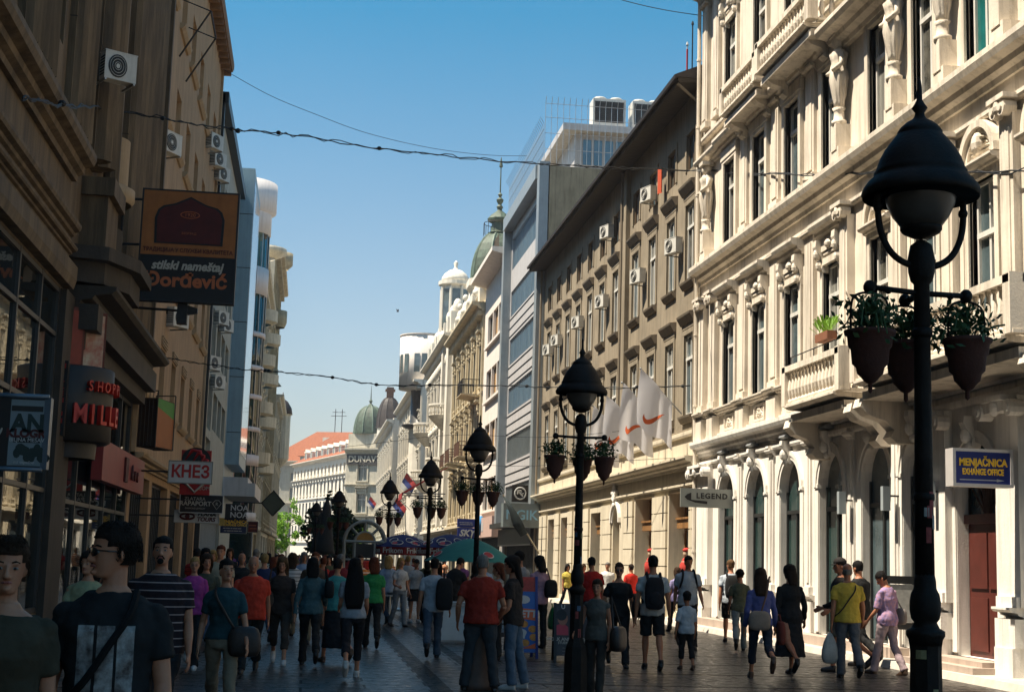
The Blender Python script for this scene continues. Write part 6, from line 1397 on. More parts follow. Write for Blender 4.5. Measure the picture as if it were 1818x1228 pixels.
mb=MB(); mb.smooth=True; mb.tube([(-w-.1,-.01,h+.03),(w,-.01,h+.03)],.035,10); mb.tube([(-w-.1,-.01,-h-.03),(w-.03,-.01,-h-.03)],.035,10); mb.smooth=False; mb.prism([(xe,-.005),(w+.03,-.03),(w+.03,.17),(xe,.0)],2,-h-.02,h+.02); mb.build('frame',M_pblue,t)
pm=(xs+xe)/2
mb=MB(); mb.box(xs+.01,xe-.01,-.009,-.0062,h*.62,h*.78); mb.build('dark_strip',C_dark,t)
C_dg=mat('poster_dark_green',(.02,.035,.03),.6,.2,4)
wr('AN',.34,C_dg,t,pm+.02,h*.25,-.009,bold=.014,sx=.9); wr('KLOGR',.15,C_dkred,t,pm,-h*.03,-.009,bold=.008,sx=1.05); mb=MB(); mb.box(xs+.06,xe-.02,-.009,-.0062,-h*.29,-h*.14); mb.build('name_strip',C_dark,t); wr('BILJNA MEŠAV',.075,C_wht,t,pm+.02,-h*.215,-.012)
mb=MB(); rn2=random.Random(5)
for i in range(9): mb.prism([(xs+.12+i*.045+(.05+.02*(i%3))*math.cos(a),-h*.60+.07*math.sin(i*1.3)+(.07)*math.sin(a)) for a in [2*math.pi*q/9 for q in range(9)]],1,-.0085-.0004*i,-.0062)
mb.build('leaf_silhouette',C_dg,t); wr('ina uspešno',.06,C_wht,t,pm,-h*.86,-.009,shear=.2)
wr('e',.24,C_lett,t,-w+(xs+w)*.55,h*.25,-.008,shear=.3); wr('o!',.24,C_lett,t,-w+(xs+w)*.55,-h*.08,-.008,shear=.3); wr('grad',.08,C_lett,t,-w+(xs+w)*.5,-h*.8,-.008)
mb=MB(); mb.prism([(-w+.13+.1*math.cos(a),h*.66+.1*math.sin(a)) for a in [2*math.pi*q/16 for q in range(16)]],1,-.009,-.0052); mb.build('yellow_disc',C_gold,t)
# red fascia over the lower shop
a=onX(180,815,-4.28); b=onX(254,838,-4.28)
t=thing('shop_fascia','sloping red fascia board with dark letters over the shop under the drum sign','sign',(-4.35,a.y,a.z)); L_=b.y-a.y
mb=MB(); mb.box(-.12,.1,0,L_,-.42,.42); mb.build('board',mat('red_fascia',(.26,.035,.03),.5,.2,2),t); mb=MB(); mb.box(.1005,.15,L_*.46,L_*.46+.5,-.28,.28); mb.build('emblem_plate',C_dkred,t)
for i,ch in enumerate('Arc'): text(ch,.5,C_dkred,t,(.13,L_*.68-.3+i*.55,-.02),(R_(90),0,R_(90)),.02,.006)
# green and orange box sign
x0,x1,z0,z1=pxr(240,697,282,792,38.6)
t=thing('box_sign','brown box sign with green and orange side in wire cage','sign',((x0+x1)/2,38.6,(z0+z1)/2),R_(-16)); w,h=(x1-x0)/2,(z1-z0)/2
mb=MB(); mb.box(-w,w-.01,0,1.2,-h,h*.8); mb.build('box',mat('dark_brown_box',(.05,.028,.018),.6,.3,4),t); mb=MB(); mb.prism([(.0,-h+.02),(1.2,-h+.02),(1.2,h*.15),(0,h*.5)],0,w-.0095,w); mb.build('orange_side',mat('orange_side_panel',(.30,.085,.02),.5,.15,3),t); mb=MB(); mb.prism([(0,h*.502),(1.2,h*.152),(1.2,h*.75),(0,h*.8)],0,w-.0095,w); mb.build('green_side',mat('green_side_panel',(.04,.22,.035),.5,.15,3),t)
mb=MB()
for x in(-w-.02,w+.02):
    for y in(-.03,1.2): mb.tube([(x,y,-h),(x,y,h+.04)],.015,5)
for z in(-h,h+.04):
    for y in (-.03,1.2): mb.tube([(-w-.02,y,z),(w+.02,y,z)],.015,5)
for i in range(6): mb.tube([(-w+i*w*.4,-.03,-h),(-w+i*w*.4,-.03,h)],.008,4)
mb.build('cage',M_iron,t)
# string of shop signs
def sgn(name,label,px,Y,m,dep=.14,fm=None,ft=.025): x0,x1,z0,z1=pxr(px[0],px[1],px[2],px[3],Y); return board(name,label,x0,x1,Y,z0,z1,m,dep,fm,'sign',ft)
t,w,h=sgn('shop_sign','white sign with red КНЕЗ lettering, nearest of the left sign row',(299,821,377,855),38,C_wht,.16,C_grey); wr('КНЕЗ',.42,C_red,t,0,0,bold=.014,sx=.88); bracket(t,-w-1.0,-w,0)
t,w,h=sgn('shop_sign','tall red sign with round swirl and pale V mark behind the white КНЕЗ sign',(318,800,376,877),39.6,C_red,.12)
mb=MB(); mb.lathe([(0,0),(1,0)],(0,0,0),3) if 0 else None
mb.prism([(.0+w*.95*math.cos(a),h*.62+h*.5*math.sin(a)) for a in [2*math.pi*i/24 for i in range(24)]],1,-.03,.1); mb.build('swirl_disc',C_blk,t)
mb=MB(); mb.smooth=True
for q in(0,.16,.32): mb.tube([(-w*.75+q*1.2,-.045,h*.5-q*.3),(-w*.3+q,-.045,h*1.0-q*.5),(w*.25+q*.6,-.045,h*.95-q*.7),(w*.5+q*.3,-.045,h*.45-q*.6)],[.012,.05,.05,.012],6)
mb.build('swirl',C_red,t); mb=MB(); mb.tube([(-w*.85,-.015,-h*.35),(0,-.015,-h*.88),(w*.8,-.015,-h*.35)],.035,5); mb.build('pale_mark',C_lett,t); wr('COM',.14,C_lett,t,w*.62,-h*.7)
t,w,h=sgn('shop_sign','black jewellery sign with pale frame, RAPAPORT lettering and a diamond outline',(319,880,396,908),41,C_blk,.12,C_wht,.02)
wr('ZLATARA',.13,C_lett,t,-.18,h*.55); wr('RAPAPORT',.17,C_lett,t,-.16,0,bold=.004); wr('DIAMOND JEWELRY',.06,C_lett,t,-.16,-h*.55); 
mb=MB(); D_=[(w*.52,h*.1),(w*.65,h*.45),(w*.82,h*.45),(w*.94,h*.1),(w*.73,-h*.6),(w*.52,h*.1)]; mb.tube([(a,-.012,b) for a,b in D_],.008,4); mb.build('diamond_outline',C_lett,t); wr('R',.12,C_lett,t,w*.73,h*.02); bracket(t,-w-1.2,-w,.1)
t,w,h=sgn('shop_sign','long white travel sign with red eye emblem under the jewellery sign',(309,907,389,926),41.2,C_wht,.12,C_grey,.012); wr('PLANA',.155,C_blk,t,w*.45,h*.42,bold=.006,shear=.2); wr('TOURS',.155,C_dkred,t,w*.42,-h*.45,bold=.006,shear=.2)
mb=MB(); mb.tube([(-w*.42+.19*math.cos(a),-.01,.08*math.sin(a)) for a in [2*math.pi*i/16 for i in range(17)]],.03,5); mb.prism([(-w*.42+.07*math.cos(a),.06*math.sin(a)) for a in [2*math.pi*i/12 for i in range(12)]],1,-.012,-.0001); mb.build('eye_emblem',C_dkred,t); bracket(t,-w-1.2,-w,0)
t,w,h=sgn('shop_sign','black sign reading NOA NOA in white serif capitals',(399,895,438,920),50,C_blk,.12); wr('NOA',.26,C_wht,t,w*.32,h*.45,bold=.004); wr('NOA',.26,C_wht,t,w*.32,-h*.5,bold=.004)
t,w,h=sgn('shop_sign','dark blue exchange office sign with yellow letters below NOA NOA',(391,921,438,945),50.1,C_navy,.12,C_grey,.012); wr('MENJAČNICA',.15,C_yel,t,0,h*.55,bold=.006); wr('EXCHANGE OFFICE',.10,C_yel,t,0,h*.1,bold=.004); bars(t,w,h,(-.35,-.7),C_lett,.1)
t,w,h=sgn('shop_sign','small dark red sign right of the blue exchange sign',(440,926,458,944),54,C_dkred,.12,C_grey,.01); bars(t,w,h,(.3,-.3),C_orl)
t,w,h=sgn('shop_sign','small yellow red sign tucked left of the exchange sign',(388,919,398,932),49.5,C_gold,.1); wr('ŠKART',.07,C_red,t,0,0) if 0 else None
p=onY(485,893,60); t=thing('diamond_sign','green grey diamond shaped sign hanging by its corner','sign',p); q=.46
mb=MB(); mb.prism([(0,-q*1.1),(q,0),(0,q*1.1),(-q,0)],1,0,.1); mb.build('panel',mat('grey_green_sign',(.07,.08,.05),.5,.2,4),t); mb=MB(); mb.tube([(0,-.01,-q*1.1),(q,-.01,0),(0,-.01,q*1.1),(-q,-.01,0),(0,-.01,-q*1.1)],.03,5); mb.build('frame',C_dark,t); bracket(t,-1.6,-q,0,.05,.03); wr('KNJIGE',.14,C_gold,t,0,0) if 0 else None
# right-hand signs
t,w,h=sgn('bank_sign','square black sign with white ring and arrow emblem on the office block',(909,861,938,890),66.5,C_blk,.2)
mb=MB(); mb.tube([(w*.68*math.cos(a),-.02,h*.68*math.sin(a)) for a in [2*math.pi*i/24 for i in range(25)]],.035,6,False); mb.tube([(w*.35,-.02,-h*.35),(-w*.3,-.02,h*.3)],.045,5); mb.tube([(-w*.34,-.02,-h*.1),(-w*.32,-.02,h*.33),(w*.12,-.02,h*.33)],.04,5); mb.tube([(w*.1,-.02,h*.3),(w*.05,-.02,-.05),(w*.4,-.02,0)],.035,5); mb.build('arrow_emblem',C_wht,t)
x0,x1,z0,z1=pxr(890,895,948,935,68.2)
t=thing('bank_canopy','grey shop canopy box with pale blue letters under the black arrow sign','sign',((x0+x1)/2,67.6,(z0+z1)/2)); w,h=(x1-x0)/2,(z1-z0)/2; mb=MB(); mb.box(-w,w+.2,0,.8,-h,h); mb.build('box',mat('grey_canopy',(.16,.19,.19),.4,.15,3),t); wr('NGIK',.62,mat('pale_blue_letter',(.22,.42,.55),.5,.1,4),t,.1,0,-.02,bold=.01)
t,w,h=sgn('shop_sign','blue sign reading SKY in white italics',(812,937,845,958),60,C_blu,.15); wr('SKY',.36,C_wht,t,0,.03,bold=.012,shear=.3); bars(t,w,h,(-.78,),C_wht,.06)
t,w,h=sgn('shop_sign','blue sign with two lines of white capitals above the SKY sign',(812,921,845,935),60,C_blu,.15); bars(t,w,h,(.1,-.35),C_wht,.12)
x0,x1,z0,z1=pxr(1208,869,1303,899,36.4)
t,w,h=board('shop_sign','grey LEGEND shop sign with black pointed swoosh beside the arches',x0,x1,36.4,z0,z1,C_grey,.05); 
wr('LEGEND',.19,C_blk,t,.12,.05,bold=.006,sp=1.22); mb=MB(); mb.prism([(-w*.85,.02),(-w*.75,.09),(-w*.6,.13),(-w*.6,-.05),(-.0,-.08),(-.0,-.15),(-w*.45,-.12),(-w*.75,-.05)],1,-.006,-.0002); mb.build('swoosh',C_blk,t); wr('MANUFACTURE OF SMILES',.035,C_blk,t,.28,-.14) if 0 else wr('fashion for everyone',.04,C_blk,t,.28,-.14) if 0 else None
bracket(t,w,w+.12,.1,.02,.015); bracket(t,w,w+.12,-.1,.02,.015); mb=MB(); mb.box(w+.08,w+.16,-.02,.06,-.34,.26); mb.build('wall_post',C_grey,t)
x0,x1,z0,z1=pxr(1684,806,1779,858,20.95)
t,w,h=board('exchange_sign','blue MENJAČNICA lightbox sign with yellow letters and white arrow by the red door',x0,x1,20.7,z0,z1,C_blu,.24,mat('pale_sign_case',(.50,.47,.44),.45,.1,4),'sign',.045)
wr('MENJAČNICA',.155,C_yel,t,0,.075,bold=.006,sx=.80); wr('EXHANGE OFFICE',.125,C_yel,t,0,-.065,bold=.005,sx=.64); mb=MB(); mb.box(-w*.85,w*.5,-.006,-.0002,-h*.80,-h*.74); mb.prism([(w*.5,-h*.86),(w*.78,-h*.77),(w*.5,-h*.68)],1,-.006,-.0002); mb.build('arrow',C_wht,t)
# wall boxes by the arches
for i,(Y,lab) in enumerate(((27.95,'first grey wall lamp box on the pier between the arches, far one'),(25.7,'grey wall lamp box on the pier beside the nearest lamp post, left'),(23.75,'grey wall lamp box beside the red door'))):
    t=thing('wall_lamp',lab,'wall lamp',(10.42,Y,2.95),0); mb=MB(); mb.box(-.07,.07,-.06,.06,-.22,.22); mb.build('housing',mat('blue_grey_lamp_box',(.33,.37,.38),.4,.1,4),t); mb=MB(); mb.tube([(.07,0,.05),(.3,0,.05)],.02,6); mb.build('arm',M_iron,t)
# =================== white flags on the taupe building
M_flag=mat('white_flag_cloth',(.74,.72,.73),.85,.06,6,.15,50,0,.2); _p=M_flag.node_tree.nodes['Principled BSDF']; _t=N(M_flag.node_tree,'BsdfTranslucent'); _t.inputs[0].default_value=(.8,.78,.8,1); _m=N(M_flag.node_tree,'MixShader'); _m.inputs[0].default_value=.55; M_flag.node_tree.links.new(_p.outputs[0],_m.inputs[1]); M_flag.node_tree.links.new(_t.outputs[0],_m.inputs[2]); M_flag.node_tree.links.new(_m.outputs[0],M_flag.node_tree.nodes['Material Output'].inputs[0]); M_sw=mat('orange_swoosh',(.55,.10,.02),.8,.1,6)
def flag(Y,tip,lab,dr,seed):
    a=Vector((10.5,Y,5.95)); b=tip; t=thing('flag',lab,'flag',a,0,'white flags above the shop floor'); d=b-a
    mb=MB(); mb.tube([(0,0,0),tuple(d*1.01)],.022,7); mb.ell(d*1.01,.035,.035,.035,8,6); mb.build('pole',C_dark if False else M_al,t)
    r=random.Random(seed); ph=r.uniform(0,6); L_=d.length
    def P(s,q):   # s along the pole from tip, q down
        p=d*(1-.74*s); dx=-.10*math.sin(q*2.2)*(1-s); 
        return Vector((p.x+dx+.05*s*q+.03*math.sin(7*s+ph),p.y-.10+.10*math.sin(7.5*s+ph+q*1.2)*q**.6+.03*math.sin(14*s+q*2)*q,p.z-dr*q*(1-.16*s+.04*math.sin(8*s+ph))))
    mb=MB(); mb.smooth=True; n,m=26,22; mb.add([tuple(P(i/n,j/m)) for j in range(m+1) for i in range(n+1)],[(j*(n+1)+i,j*(n+1)+i+1,(j+1)*(n+1)+i+1,(j+1)*(n+1)+i) for j in range(m) for i in range(n)])
    c=mb.build('cloth',M_flag,t)
    # curved tick emblem
    top=[(.19,.70),(.21,.755),(.26,.755),(.33,.71),(.52,.585),(.78,.43)]; bot=[(.19,.70),(.155,.79),(.185,.86),(.27,.835),(.47,.70),(.78,.43)]
    tp=spline([Vector((x,y,0)) for x,y in top],4); bp=spline([Vector((x,y,0)) for x,y in bot],4)
    mb=MB(); vs=[]
    for u_,v_ in zip(tp,bp):
        for k in range(4): w_=u_.lerp(v_,k/3); q=P(w_.x,w_.y); vs.append((q.x,q.y-.014,q.z))
    mb.add(vs,[(i*4+k,i*4+k+1,(i+1)*4+k+1,(i+1)*4+k) for i in range(len(tp)-1) for k in range(3)]); mb.build('tick_emblem',M_sw,c)
for i,(Y,px,py,lab) in enumerate(((41.0,1138,655,'nearest and rightmost white flag with orange tick'),(43.6,1105,680,'second white flag with orange tick from the right'),(46.1,1077,703,'third white flag with orange tick from the right'),(48.6,1052,720,'farthest white flag, half behind the middle lamp'))):
    flag(Y,onY(px,py,Y-.15),lab,1.62,i)
# =================== air conditioners
def acunit(lab,loc,rz,grp='air conditioners on the facades',fan=True):
    t=thing('air_conditioner',lab,'air conditioner',loc,rz,grp)
    mb=MB(); mb.box(-.4,.4,-.15,.15,-.28,.28); mb.box(-.41,.41,-.16,.16,.28,.30); mb.build('housing',M_ac,t)
    mb=MB(); mb.lathe([(0,0),(.235,0),(.235,.012),(0,.012)],(0,0,0),22); f=mb.build('fan_grille',M_acg,t,(-.08,-.152,0),(R_(90),0,0))
    mb=MB(); 
    for r in (.08,.14,.2): mb.tube([(r*math.cos(a),r*math.sin(a),.016) for a in [2*math.pi*i/16 for i in range(17)]],.006,4,False)
    mb.lathe([(0,.012),(.05,.012),(.05,.02),(0,.02)],(0,0,0),10); mb.build('fan_ring',M_ac,f)
    mb=MB(); 
    for i in range(7): mb.box(-.405,-.4,-.12,.12,-.2+i*.06,-.17+i*.06)
    mb.build('side_vent',M_acg,t); mb=MB(); mb.box(-.38,-.34,-.15,.5,-.32,-.28); mb.box(.34,.38,-.15,.5,-.32,-.28); mb.build('bracket',M_al,t); return t
p=onY(210,122,27.4); acunit('big white air conditioner with dark fan high on the dark stone store',(p.x,p.y,p.z),R_(30)).scale=(.78,.85,.95)
for i,(Y,z,lab) in enumerate(((45.5,13.55,'white air conditioner with orange cloth by it on the top row of the taupe building'),(42.05,11.1,'white air conditioner nearest on the middle row of the taupe building'),(46.9,11.1,'second white air conditioner along the middle row of the taupe building'),(53.,11.3,'white air conditioner past the middle pilaster of the taupe building'),(58.,11.3,'white air conditioner second past the pilaster of the taupe building'),(52.3,13.8,'white air conditioner above the pilaster row near the taupe eave'),(63.1,11.3,'left of two adjoining air conditioners at the far end of the taupe building'),(65.4,11.2,'last air conditioner at the far end of the taupe building'))):
    acunit(lab,(10.45,Y,z),R_(-72)).scale=(.8,.8,.8)
for px,py,Y,lab in ((303,255,43.2,'grey white air conditioner on the tan building under the roof line'),(383,253,61.,'first air conditioner of three stacked on the grey building'),(389,284,63.5,'second air conditioner of three stacked on the grey building'),(396,310,66.3,'third air conditioner of three stacked on the grey building'),(318,565,45.5,'air conditioner on the tan building behind the long arm lamp'),(395,565,68.5,'upper pair air conditioner left on the grey building'),(404,578,71.5,'upper pair air conditioner right on the grey building'),(380,645,64,'lower air conditioner left on the grey building'),(388,678,67.5,'lowest air conditioner on the grey building')):
    p=onX(px,py,-4.25); acunit(lab,(-4.3,p.y,p.z),R_(60))
t=thing('cloth','orange red cloth hanging beside the top row air conditioner','cloth',(10.55,44.2,13.6)); mb=MB(); mb.smooth=True; mb.add([(-.05+.05*math.sin(i),-.25+.06*i,.45-.16*j) for j in range(6) for i in range(8)],[(j*8+i,j*8+i+1,(j+1)*8+i+1,(j+1)*8+i) for j in range(5) for i in range(7)]); mb.build('cloth_sheet',mat('orange_cloth',(.5,.08,.03),.9,.1,8),t)
# =================== overhead cables
M_cab=mat('dark_cable',(.012,.014,.016),.6,.3,9)
def cable(lab,pts,r,knots=0,seed=0,twin=0):
    ps=spline(pts,10); t=thing('cable',lab,'cable',ps[0]); mb=MB(); rr=random.Random(seed); n=len(ps)
    q=[p-ps[0]+Vector((0,0,rr.uniform(-1,1)*twin*.5)) for p in ps]; mb.tube(q,r,5,False)
    if twin: mb.tube([p-ps[0]+Vector((0,0,rr.uniform(-1,1)*twin)) for p in ps],r*.8,5,False)
    for i in range(knots): k=rr.randrange(n); mb.ell(q[k],.06,.06,.05,6,4)
    mb.build('wire',M_cab,t)
def cy(l,Y0,Y1): n=len(l)-1; return [onY(x,y,Y0+(Y1-Y0)*i/n) for i,(x,y) in enumerate(l)]
cable('thick twisted cable sagging across the street above the furniture sign',[onX(40,172,-3.6),onX(110,186,-3.6)]+cy([(190,193),(300,212),(400,229),(520,240),(660,262),(790,276),(930,290),(1090,298),(1250,304)],29,39)+[onX(1400,310,10.5),onX(1530,309,10.5),onX(1818,303,10.5)],.014,8,1,.055)
cable('lower twisted cable with knots crossing at the height of the flags',cy([(276,632),(345,643),(430,655),(500,660),(600,672),(690,684),(840,683),(960,687),(1100,688),(1245,683)],43,41),.012,8,2,.04)
cable('thin wire from the tan roof to the glass office block',cy([(397,124),(480,170),(560,203),(650,236),(760,262),(860,275),(935,277)],60,70),.012)
cable('thin wire at the top right reaching the white palace',cy([(1020,-25),(1110,2),(1180,18),(1252,29)],40,39.5),.012)
cable('thin wire low across the street above the flower pots',cy([(1245,745),(1100,765),(960,776),(800,772),(640,790),(540,800)],42,60),.008)
cable('thin wire passing behind the third lamp',cy([(1245,810),(1100,818),(960,826),(880,826),(780,818)],40,60),.008)
a=onY(957,982,60); b=onY(893,878,60.); t=thing('flag','dark furled flag on a slanting pale pole beside the grey shop canopy','flag',a); d=b-a
mb=MB(); mb.tube([(0,0,0),tuple(d)],.04,6); mb.build('pole',mat('pale_pole_wood',(.45,.38,.25),.6,.2,5),t); mb=MB(); mb.smooth=True; mb.tube([tuple(d*.42+Vector((0,-.1,-.25))),tuple(d*.6+Vector((0,-.1,-.2))),tuple(d*.78+Vector((0,-.1,-.05))),tuple(d*.98)],[.16,.22,.12,.03],9); mb.build('furled_cloth',mat('dark_flag_cloth',(.02,.03,.03),.9,.4,5,.2,20),t)
# =================== umbrellas
def umbrella(lab,x,y,zt,R,h,m,val,writing=None,pat=None):
    t=thing('umbrella',lab,'umbrella',(x,y,0)); n=8
    mb=MB(); P=lambda a,k:(R*k*math.cos(a),R*k*math.sin(a),zt-h*(k**1.25)+(.05*R*math.sin(k*3.1)))
    vs=[];K=6
    for i in range(n*3):
        a=2*math.pi*i/(n*3); sag=1-.035*(1 if i%3 else 0)
        for k in range(K+1): p=P(a,k/K*(sag if k==K else 1)); vs.append((p[0],p[1],p[2]+(.0 if i%3==0 else -.02*k/K)))
    mb.smooth=True; mb.add(vs,[(i*(K+1)+k,((i+1)%(3*n))*(K+1)+k,((i+1)%(3*n))*(K+1)+k+1,i*(K+1)+k+1) for i in range(3*n) for k in range(K)]); c=mb.build('canopy',m,t)
    if val:
        mb=MB(); vs=[]
        for i in range(n):
            a0,a1=2*math.pi*i/n,2*math.pi*(i+1)/n; p,q=P(a0,1),P(a1,1); mb.quad(p,q,(q[0]*1.01,q[1]*1.01,q[2]-val),(p[0]*1.01,p[1]*1.01,p[2]-val))
        mb.build('valance',mat('umbrella_red_valance',(.22,.018,.016),.8,.2,6),c)
    if writing:
        for i in range(n):
            a=2*math.pi*(i+.5)/n
            if math.sin(a)>.1: continue
            r=R*math.cos(math.pi/n)*1.035; text(writing,val*.95,C_wht,c,(r*math.cos(a),r*math.sin(a),zt-h-val*.5+.01),(R_(90),0,a+math.pi/2),.004,.004)
    if pat:
        mb=MB(); mr=MB()
        for i in range(n):
            a=2*math.pi*(i+.5)/n
            if math.sin(a)>.3: continue
            for (dc,k0,ra,rk) in ((-.12,.66,.20,.13),(.10,.80,.24,.11)):
                pp=[P(a+dc+ra*math.cos(q),k0+rk*math.sin(q)) for q in [2*math.pi*j/14 for j in range(15)]]; mb.tube([(p[0],p[1],p[2]+.012) for p in pp],.012,4,False)
            pp=[P(a+.02+.10*math.cos(q),.84+.08*math.sin(q)) for q in [2*math.pi*j/10 for j in range(10)]]; mr.add([(p[0],p[1],p[2]+.02) for p in pp],[tuple(range(10))])
        mb.build('white_scrolls',C_wht,c); mr.build('red_petals',C_red,c)
    if writing is None:
        mb=MB(); m2=MB()
        for i in range(n):
            a=2*math.pi*(i+.5)/n
            if i%2: continue
            for sc,B,o in((1,mb,.012),(.82,m2,.02)):
                pp=[P(a+.16*sc*math.cos(q),.80+.095*sc*math.sin(q)) for q in [2*math.pi*j/12 for j in range(12)]]; B.add([(p[0],p[1],p[2]+o) for p in pp],[tuple(range(12))])
        mb.build('white_oval',C_wht,c); m2.build('red_oval',C_red,c)
    mb=MB(); mb.tube([(0,0,0),(0,0,zt+.06)],.02,8); mb.lathe([(.25,0),(.25,.05),(.04,.09)],(0,0,0),14); mb.build('pole',M_al,t)
    mb=MB(); 
    for i in range(n): a=2*math.pi*i/n; mb.tube([(0,0,zt-.35*h),P(a,.55)],.008,4); mb.tube([(0,0,zt-.03),tuple(Vector(P(a,1))-Vector((0,0,.015)))],.008,4)
    mb.build('ribs',M_iron,t)
p=onY(836,955,37); umbrella('teal umbrella with small red and white ovals at the third lamp',p.x,37,p.z,1.16,.60,mat('teal_umbrella_cloth',(.02,.16,.14),.8,.15,5,.1,40),0)
p=onY(716,948,46); umbrella('left navy umbrella with red Frikom valance',p.x,46,p.z,.98,.40,mat('navy_umbrella_cloth',(.018,.022,.10),.8,.15,5,.1,40),.24,'Frikom',1)
p=onY(800,948,43); umbrella('right navy umbrella with red Frikom valance behind the teal one',p.x,43,p.z,.98,.40,mat('navy_umbrella_cloth',(.018,.022,.10)),.24,'Frikom',1)
# =================== arched booth
p=onY(648,925,45.5); r_=(onY(684,960,45.5).x-onY(612,960,45.5).x)/2; zs=onY(648,961,45.5).z; cx=onY(648,961,45.5).x
t=thing('arched_booth','grey metal booth with round fanlight arch and small amber sign','booth',(cx,45.5,0)); M_bo=mat('booth_grey_metal',(.26,.28,.26),.5,.15,4,.03,30,.2,.5,.2)
def arc(r,y,n=20): return [(r*math.cos(math.pi*i/n),y,zs+r*math.sin(math.pi*i/n)) for i in range(n+1)]
mb=MB()
for y in(0,1.1):
    mb.tube(arc(r_,y),.045,6); mb.tube(arc(r_*.48,y),.035,6); mb.tube([(-r_,y,zs),(r_,y,zs)],.045,6); mb.tube([(-r_,y,zs-.55),(r_,y,zs-.55)],.03,6)
    for x in(-r_,-r_*.48,r_*.48,r_): mb.tube([(x,y,0),(x,y,zs)],.04,6)
    for a in (45,90,135): c,s_=math.cos(R_(a)),math.sin(R_(a)); mb.tube([(r_*.48*c,y,zs+r_*.48*s_),(r_*c,y,zs+r_*s_)],.035,6)
for x in(-r_,r_): mb.tube([(x,0,zs),(x,1.1,zs)],.04,6)
mb.tube([(0,0,zs+r_),(0,1.1,zs+r_)],.04,6); mb.build('frame',M_bo,t)
mb=MB(); a_=arc(r_*.44,-.02,16); mb.add(a_,[tuple(range(len(a_)))]); mb.build('amber_sign',mat('amber_sign',(.35,.18,.03),.5,.3,5),t); text('MONDO',.2,C_dark,t,(0,-.03,zs+.14),RX,.004,.004) if 0 else None
mb=MB(); mb.box(-r_*.46,r_*.46,-.03,.05,zs-.50,zs-.06); mb.build('dark_board',C_dark,t)
gl=bpy.data.materials.new('clear_booth_glass'); gl.use_nodes=True; pb_=gl.node_tree.nodes['Principled BSDF']; pb_.inputs['Base Color'].default_value=(.35,.38,.34,1); pb_.inputs['Transmission Weight'].default_value=1; pb_.inputs['Roughness'].default_value=.02; pb_.inputs['IOR'].default_value=1.02
mb=MB(); a_=arc(r_*.97,.55,20); mb.add(a_,[tuple(range(len(a_)))]); mb.build('arch_glass',gl,t)
# =================== boards and stalls on the pavement
def aboard(lab,px,Y,m,rz=0):
    a=onY(px[0],px[3],Y); b=onY(px[2],px[1],Y); w=(b.x-a.x)/2; h=b.z; t=thing('sandwich_board',lab,'advertising board',((a.x+b.x)/2,Y,0),R_(rz)); tl=math.atan2(.22,h)
    mb=MB(); mb.prism([(-.22,.10),(-.2,.10),(-.0,h),(-.02,h)],0,-w,w); mb.build('front_panel',m,t); mb=MB(); mb.prism([(.22,.1),(.2,.1),(.0,h),(.02,h)],0,-w,w); mb.build('back_panel',m,t)
    mb=MB()
    for x in(-w,w-.04):
        mb.prism([(-.25,0),(-.215,0),(-.0,h+.01),(-.035,h+.01)],0,x-.002,x+.042); mb.prism([(.25,0),(.215,0),(.0,h+.01),(.035,h+.01)],0,x-.002,x+.042)
    mb.build('frame',C_dark if m is not C_blu2 else C_blu,t); return t,w,h,(R_(90)-tl,0,0),lambda z:-.23+(.22)*z/h
C_blu2=mat('ice_board_blue',(.03,.12,.40),.5,.15,3)
t,w,h,ro,yy=aboard('blue ice cream board with orange bands and cookies',(900,1024,954,1183),25.2,C_blu2,3)
C_or2=mat('ice_board_orange',(.65,.12,.03),.5,.15,3); C_cook=mat('biscuit_orange',(.62,.27,.05),.6,.4,18)
def plate(t,poly,off,m,name,yy,h):   # flat shape lying on the sloping panel
    mb=MB(); mb.add([(x,yy(z)-off,z) for x,z in poly],[tuple(range(len(poly)))]); return mb.build(name,m,t)
plate(t,[(-w,h*.50),(w,h*.46),(w,h*.60),(-w,h*.62)],.012,C_or2,'orange_band',yy,h); plate(t,[(-w,h*.12),(w,h*.12),(w,h*.2),(0,h*.13),(-w,h*.2)],.012,C_or2,'orange_foot',yy,h)
plate(t,[(-w,h*.82),(w,h*.82),(w,h),(-w,h)],.012,mat('ice_board_red_top',(.48,.05,.03),.5,.5,9),'red_header',yy,h)
for q,(x,z) in enumerate(((.0,.42),(.15,.36),(.17,.26),(.02,.19),(-.14,.36),(-.15,.25))): plate(t,[(x+.075*math.cos(a),h*z+.06*math.sin(a)) for a in [2*math.pi*i/14 for i in range(14)]],.013,C_cook,'biscuit',yy,h)
plate(t,[(-.01+.05*math.sin(3*a)*.3+.05*math.cos(a),h*.30+.08*math.sin(a)) for a in [2*math.pi*i/14 for i in range(14)]],.014,C_wht,'flame_emblem',yy,h)
text('NETTI',.16,C_wht,t,(.04,yy(h*.54)-.016,h*.54),ro,.003,.006,.1); plate(t,[(.0+.11*math.cos(a),h*.72+.07*math.sin(a)) for a in [2*math.pi*i/14 for i in range(14)]],.013,C_wht,'white_cone_scoop',yy,h)
C_post=mat('dark_poster_print',(.05,.045,.05),.5,.5,4)
t,w,h,ro,yy=aboard('dark work and travel poster board behind the second lamp',(981,1072,1056,1184),24.5,C_post,-4)
plate(t,[(-w*.95,h*.42),(-w*.30,h*.42),(-w*.32,h*.60),(-w*.55,h*.66),(-w*.95,h*.62)],.012,mat('poster_pink_shirt',(.42,.05,.08),.6,.2,6),'pink_shirt_picture',yy,h)
plate(t,[(-.20+.085*math.cos(a),h*.74+.11*math.sin(a)) for a in [2*math.pi*i/14 for i in range(14)]],.013,mat('poster_skin',(.30,.14,.09),.6,.2,6),'face_picture',yy,h); plate(t,[(-.22+.09*math.cos(a),h*.80+.09*math.sin(a)) for a in [2*math.pi*i/14 for i in range(14)]],.015,C_blk,'hair_picture',yy,h)
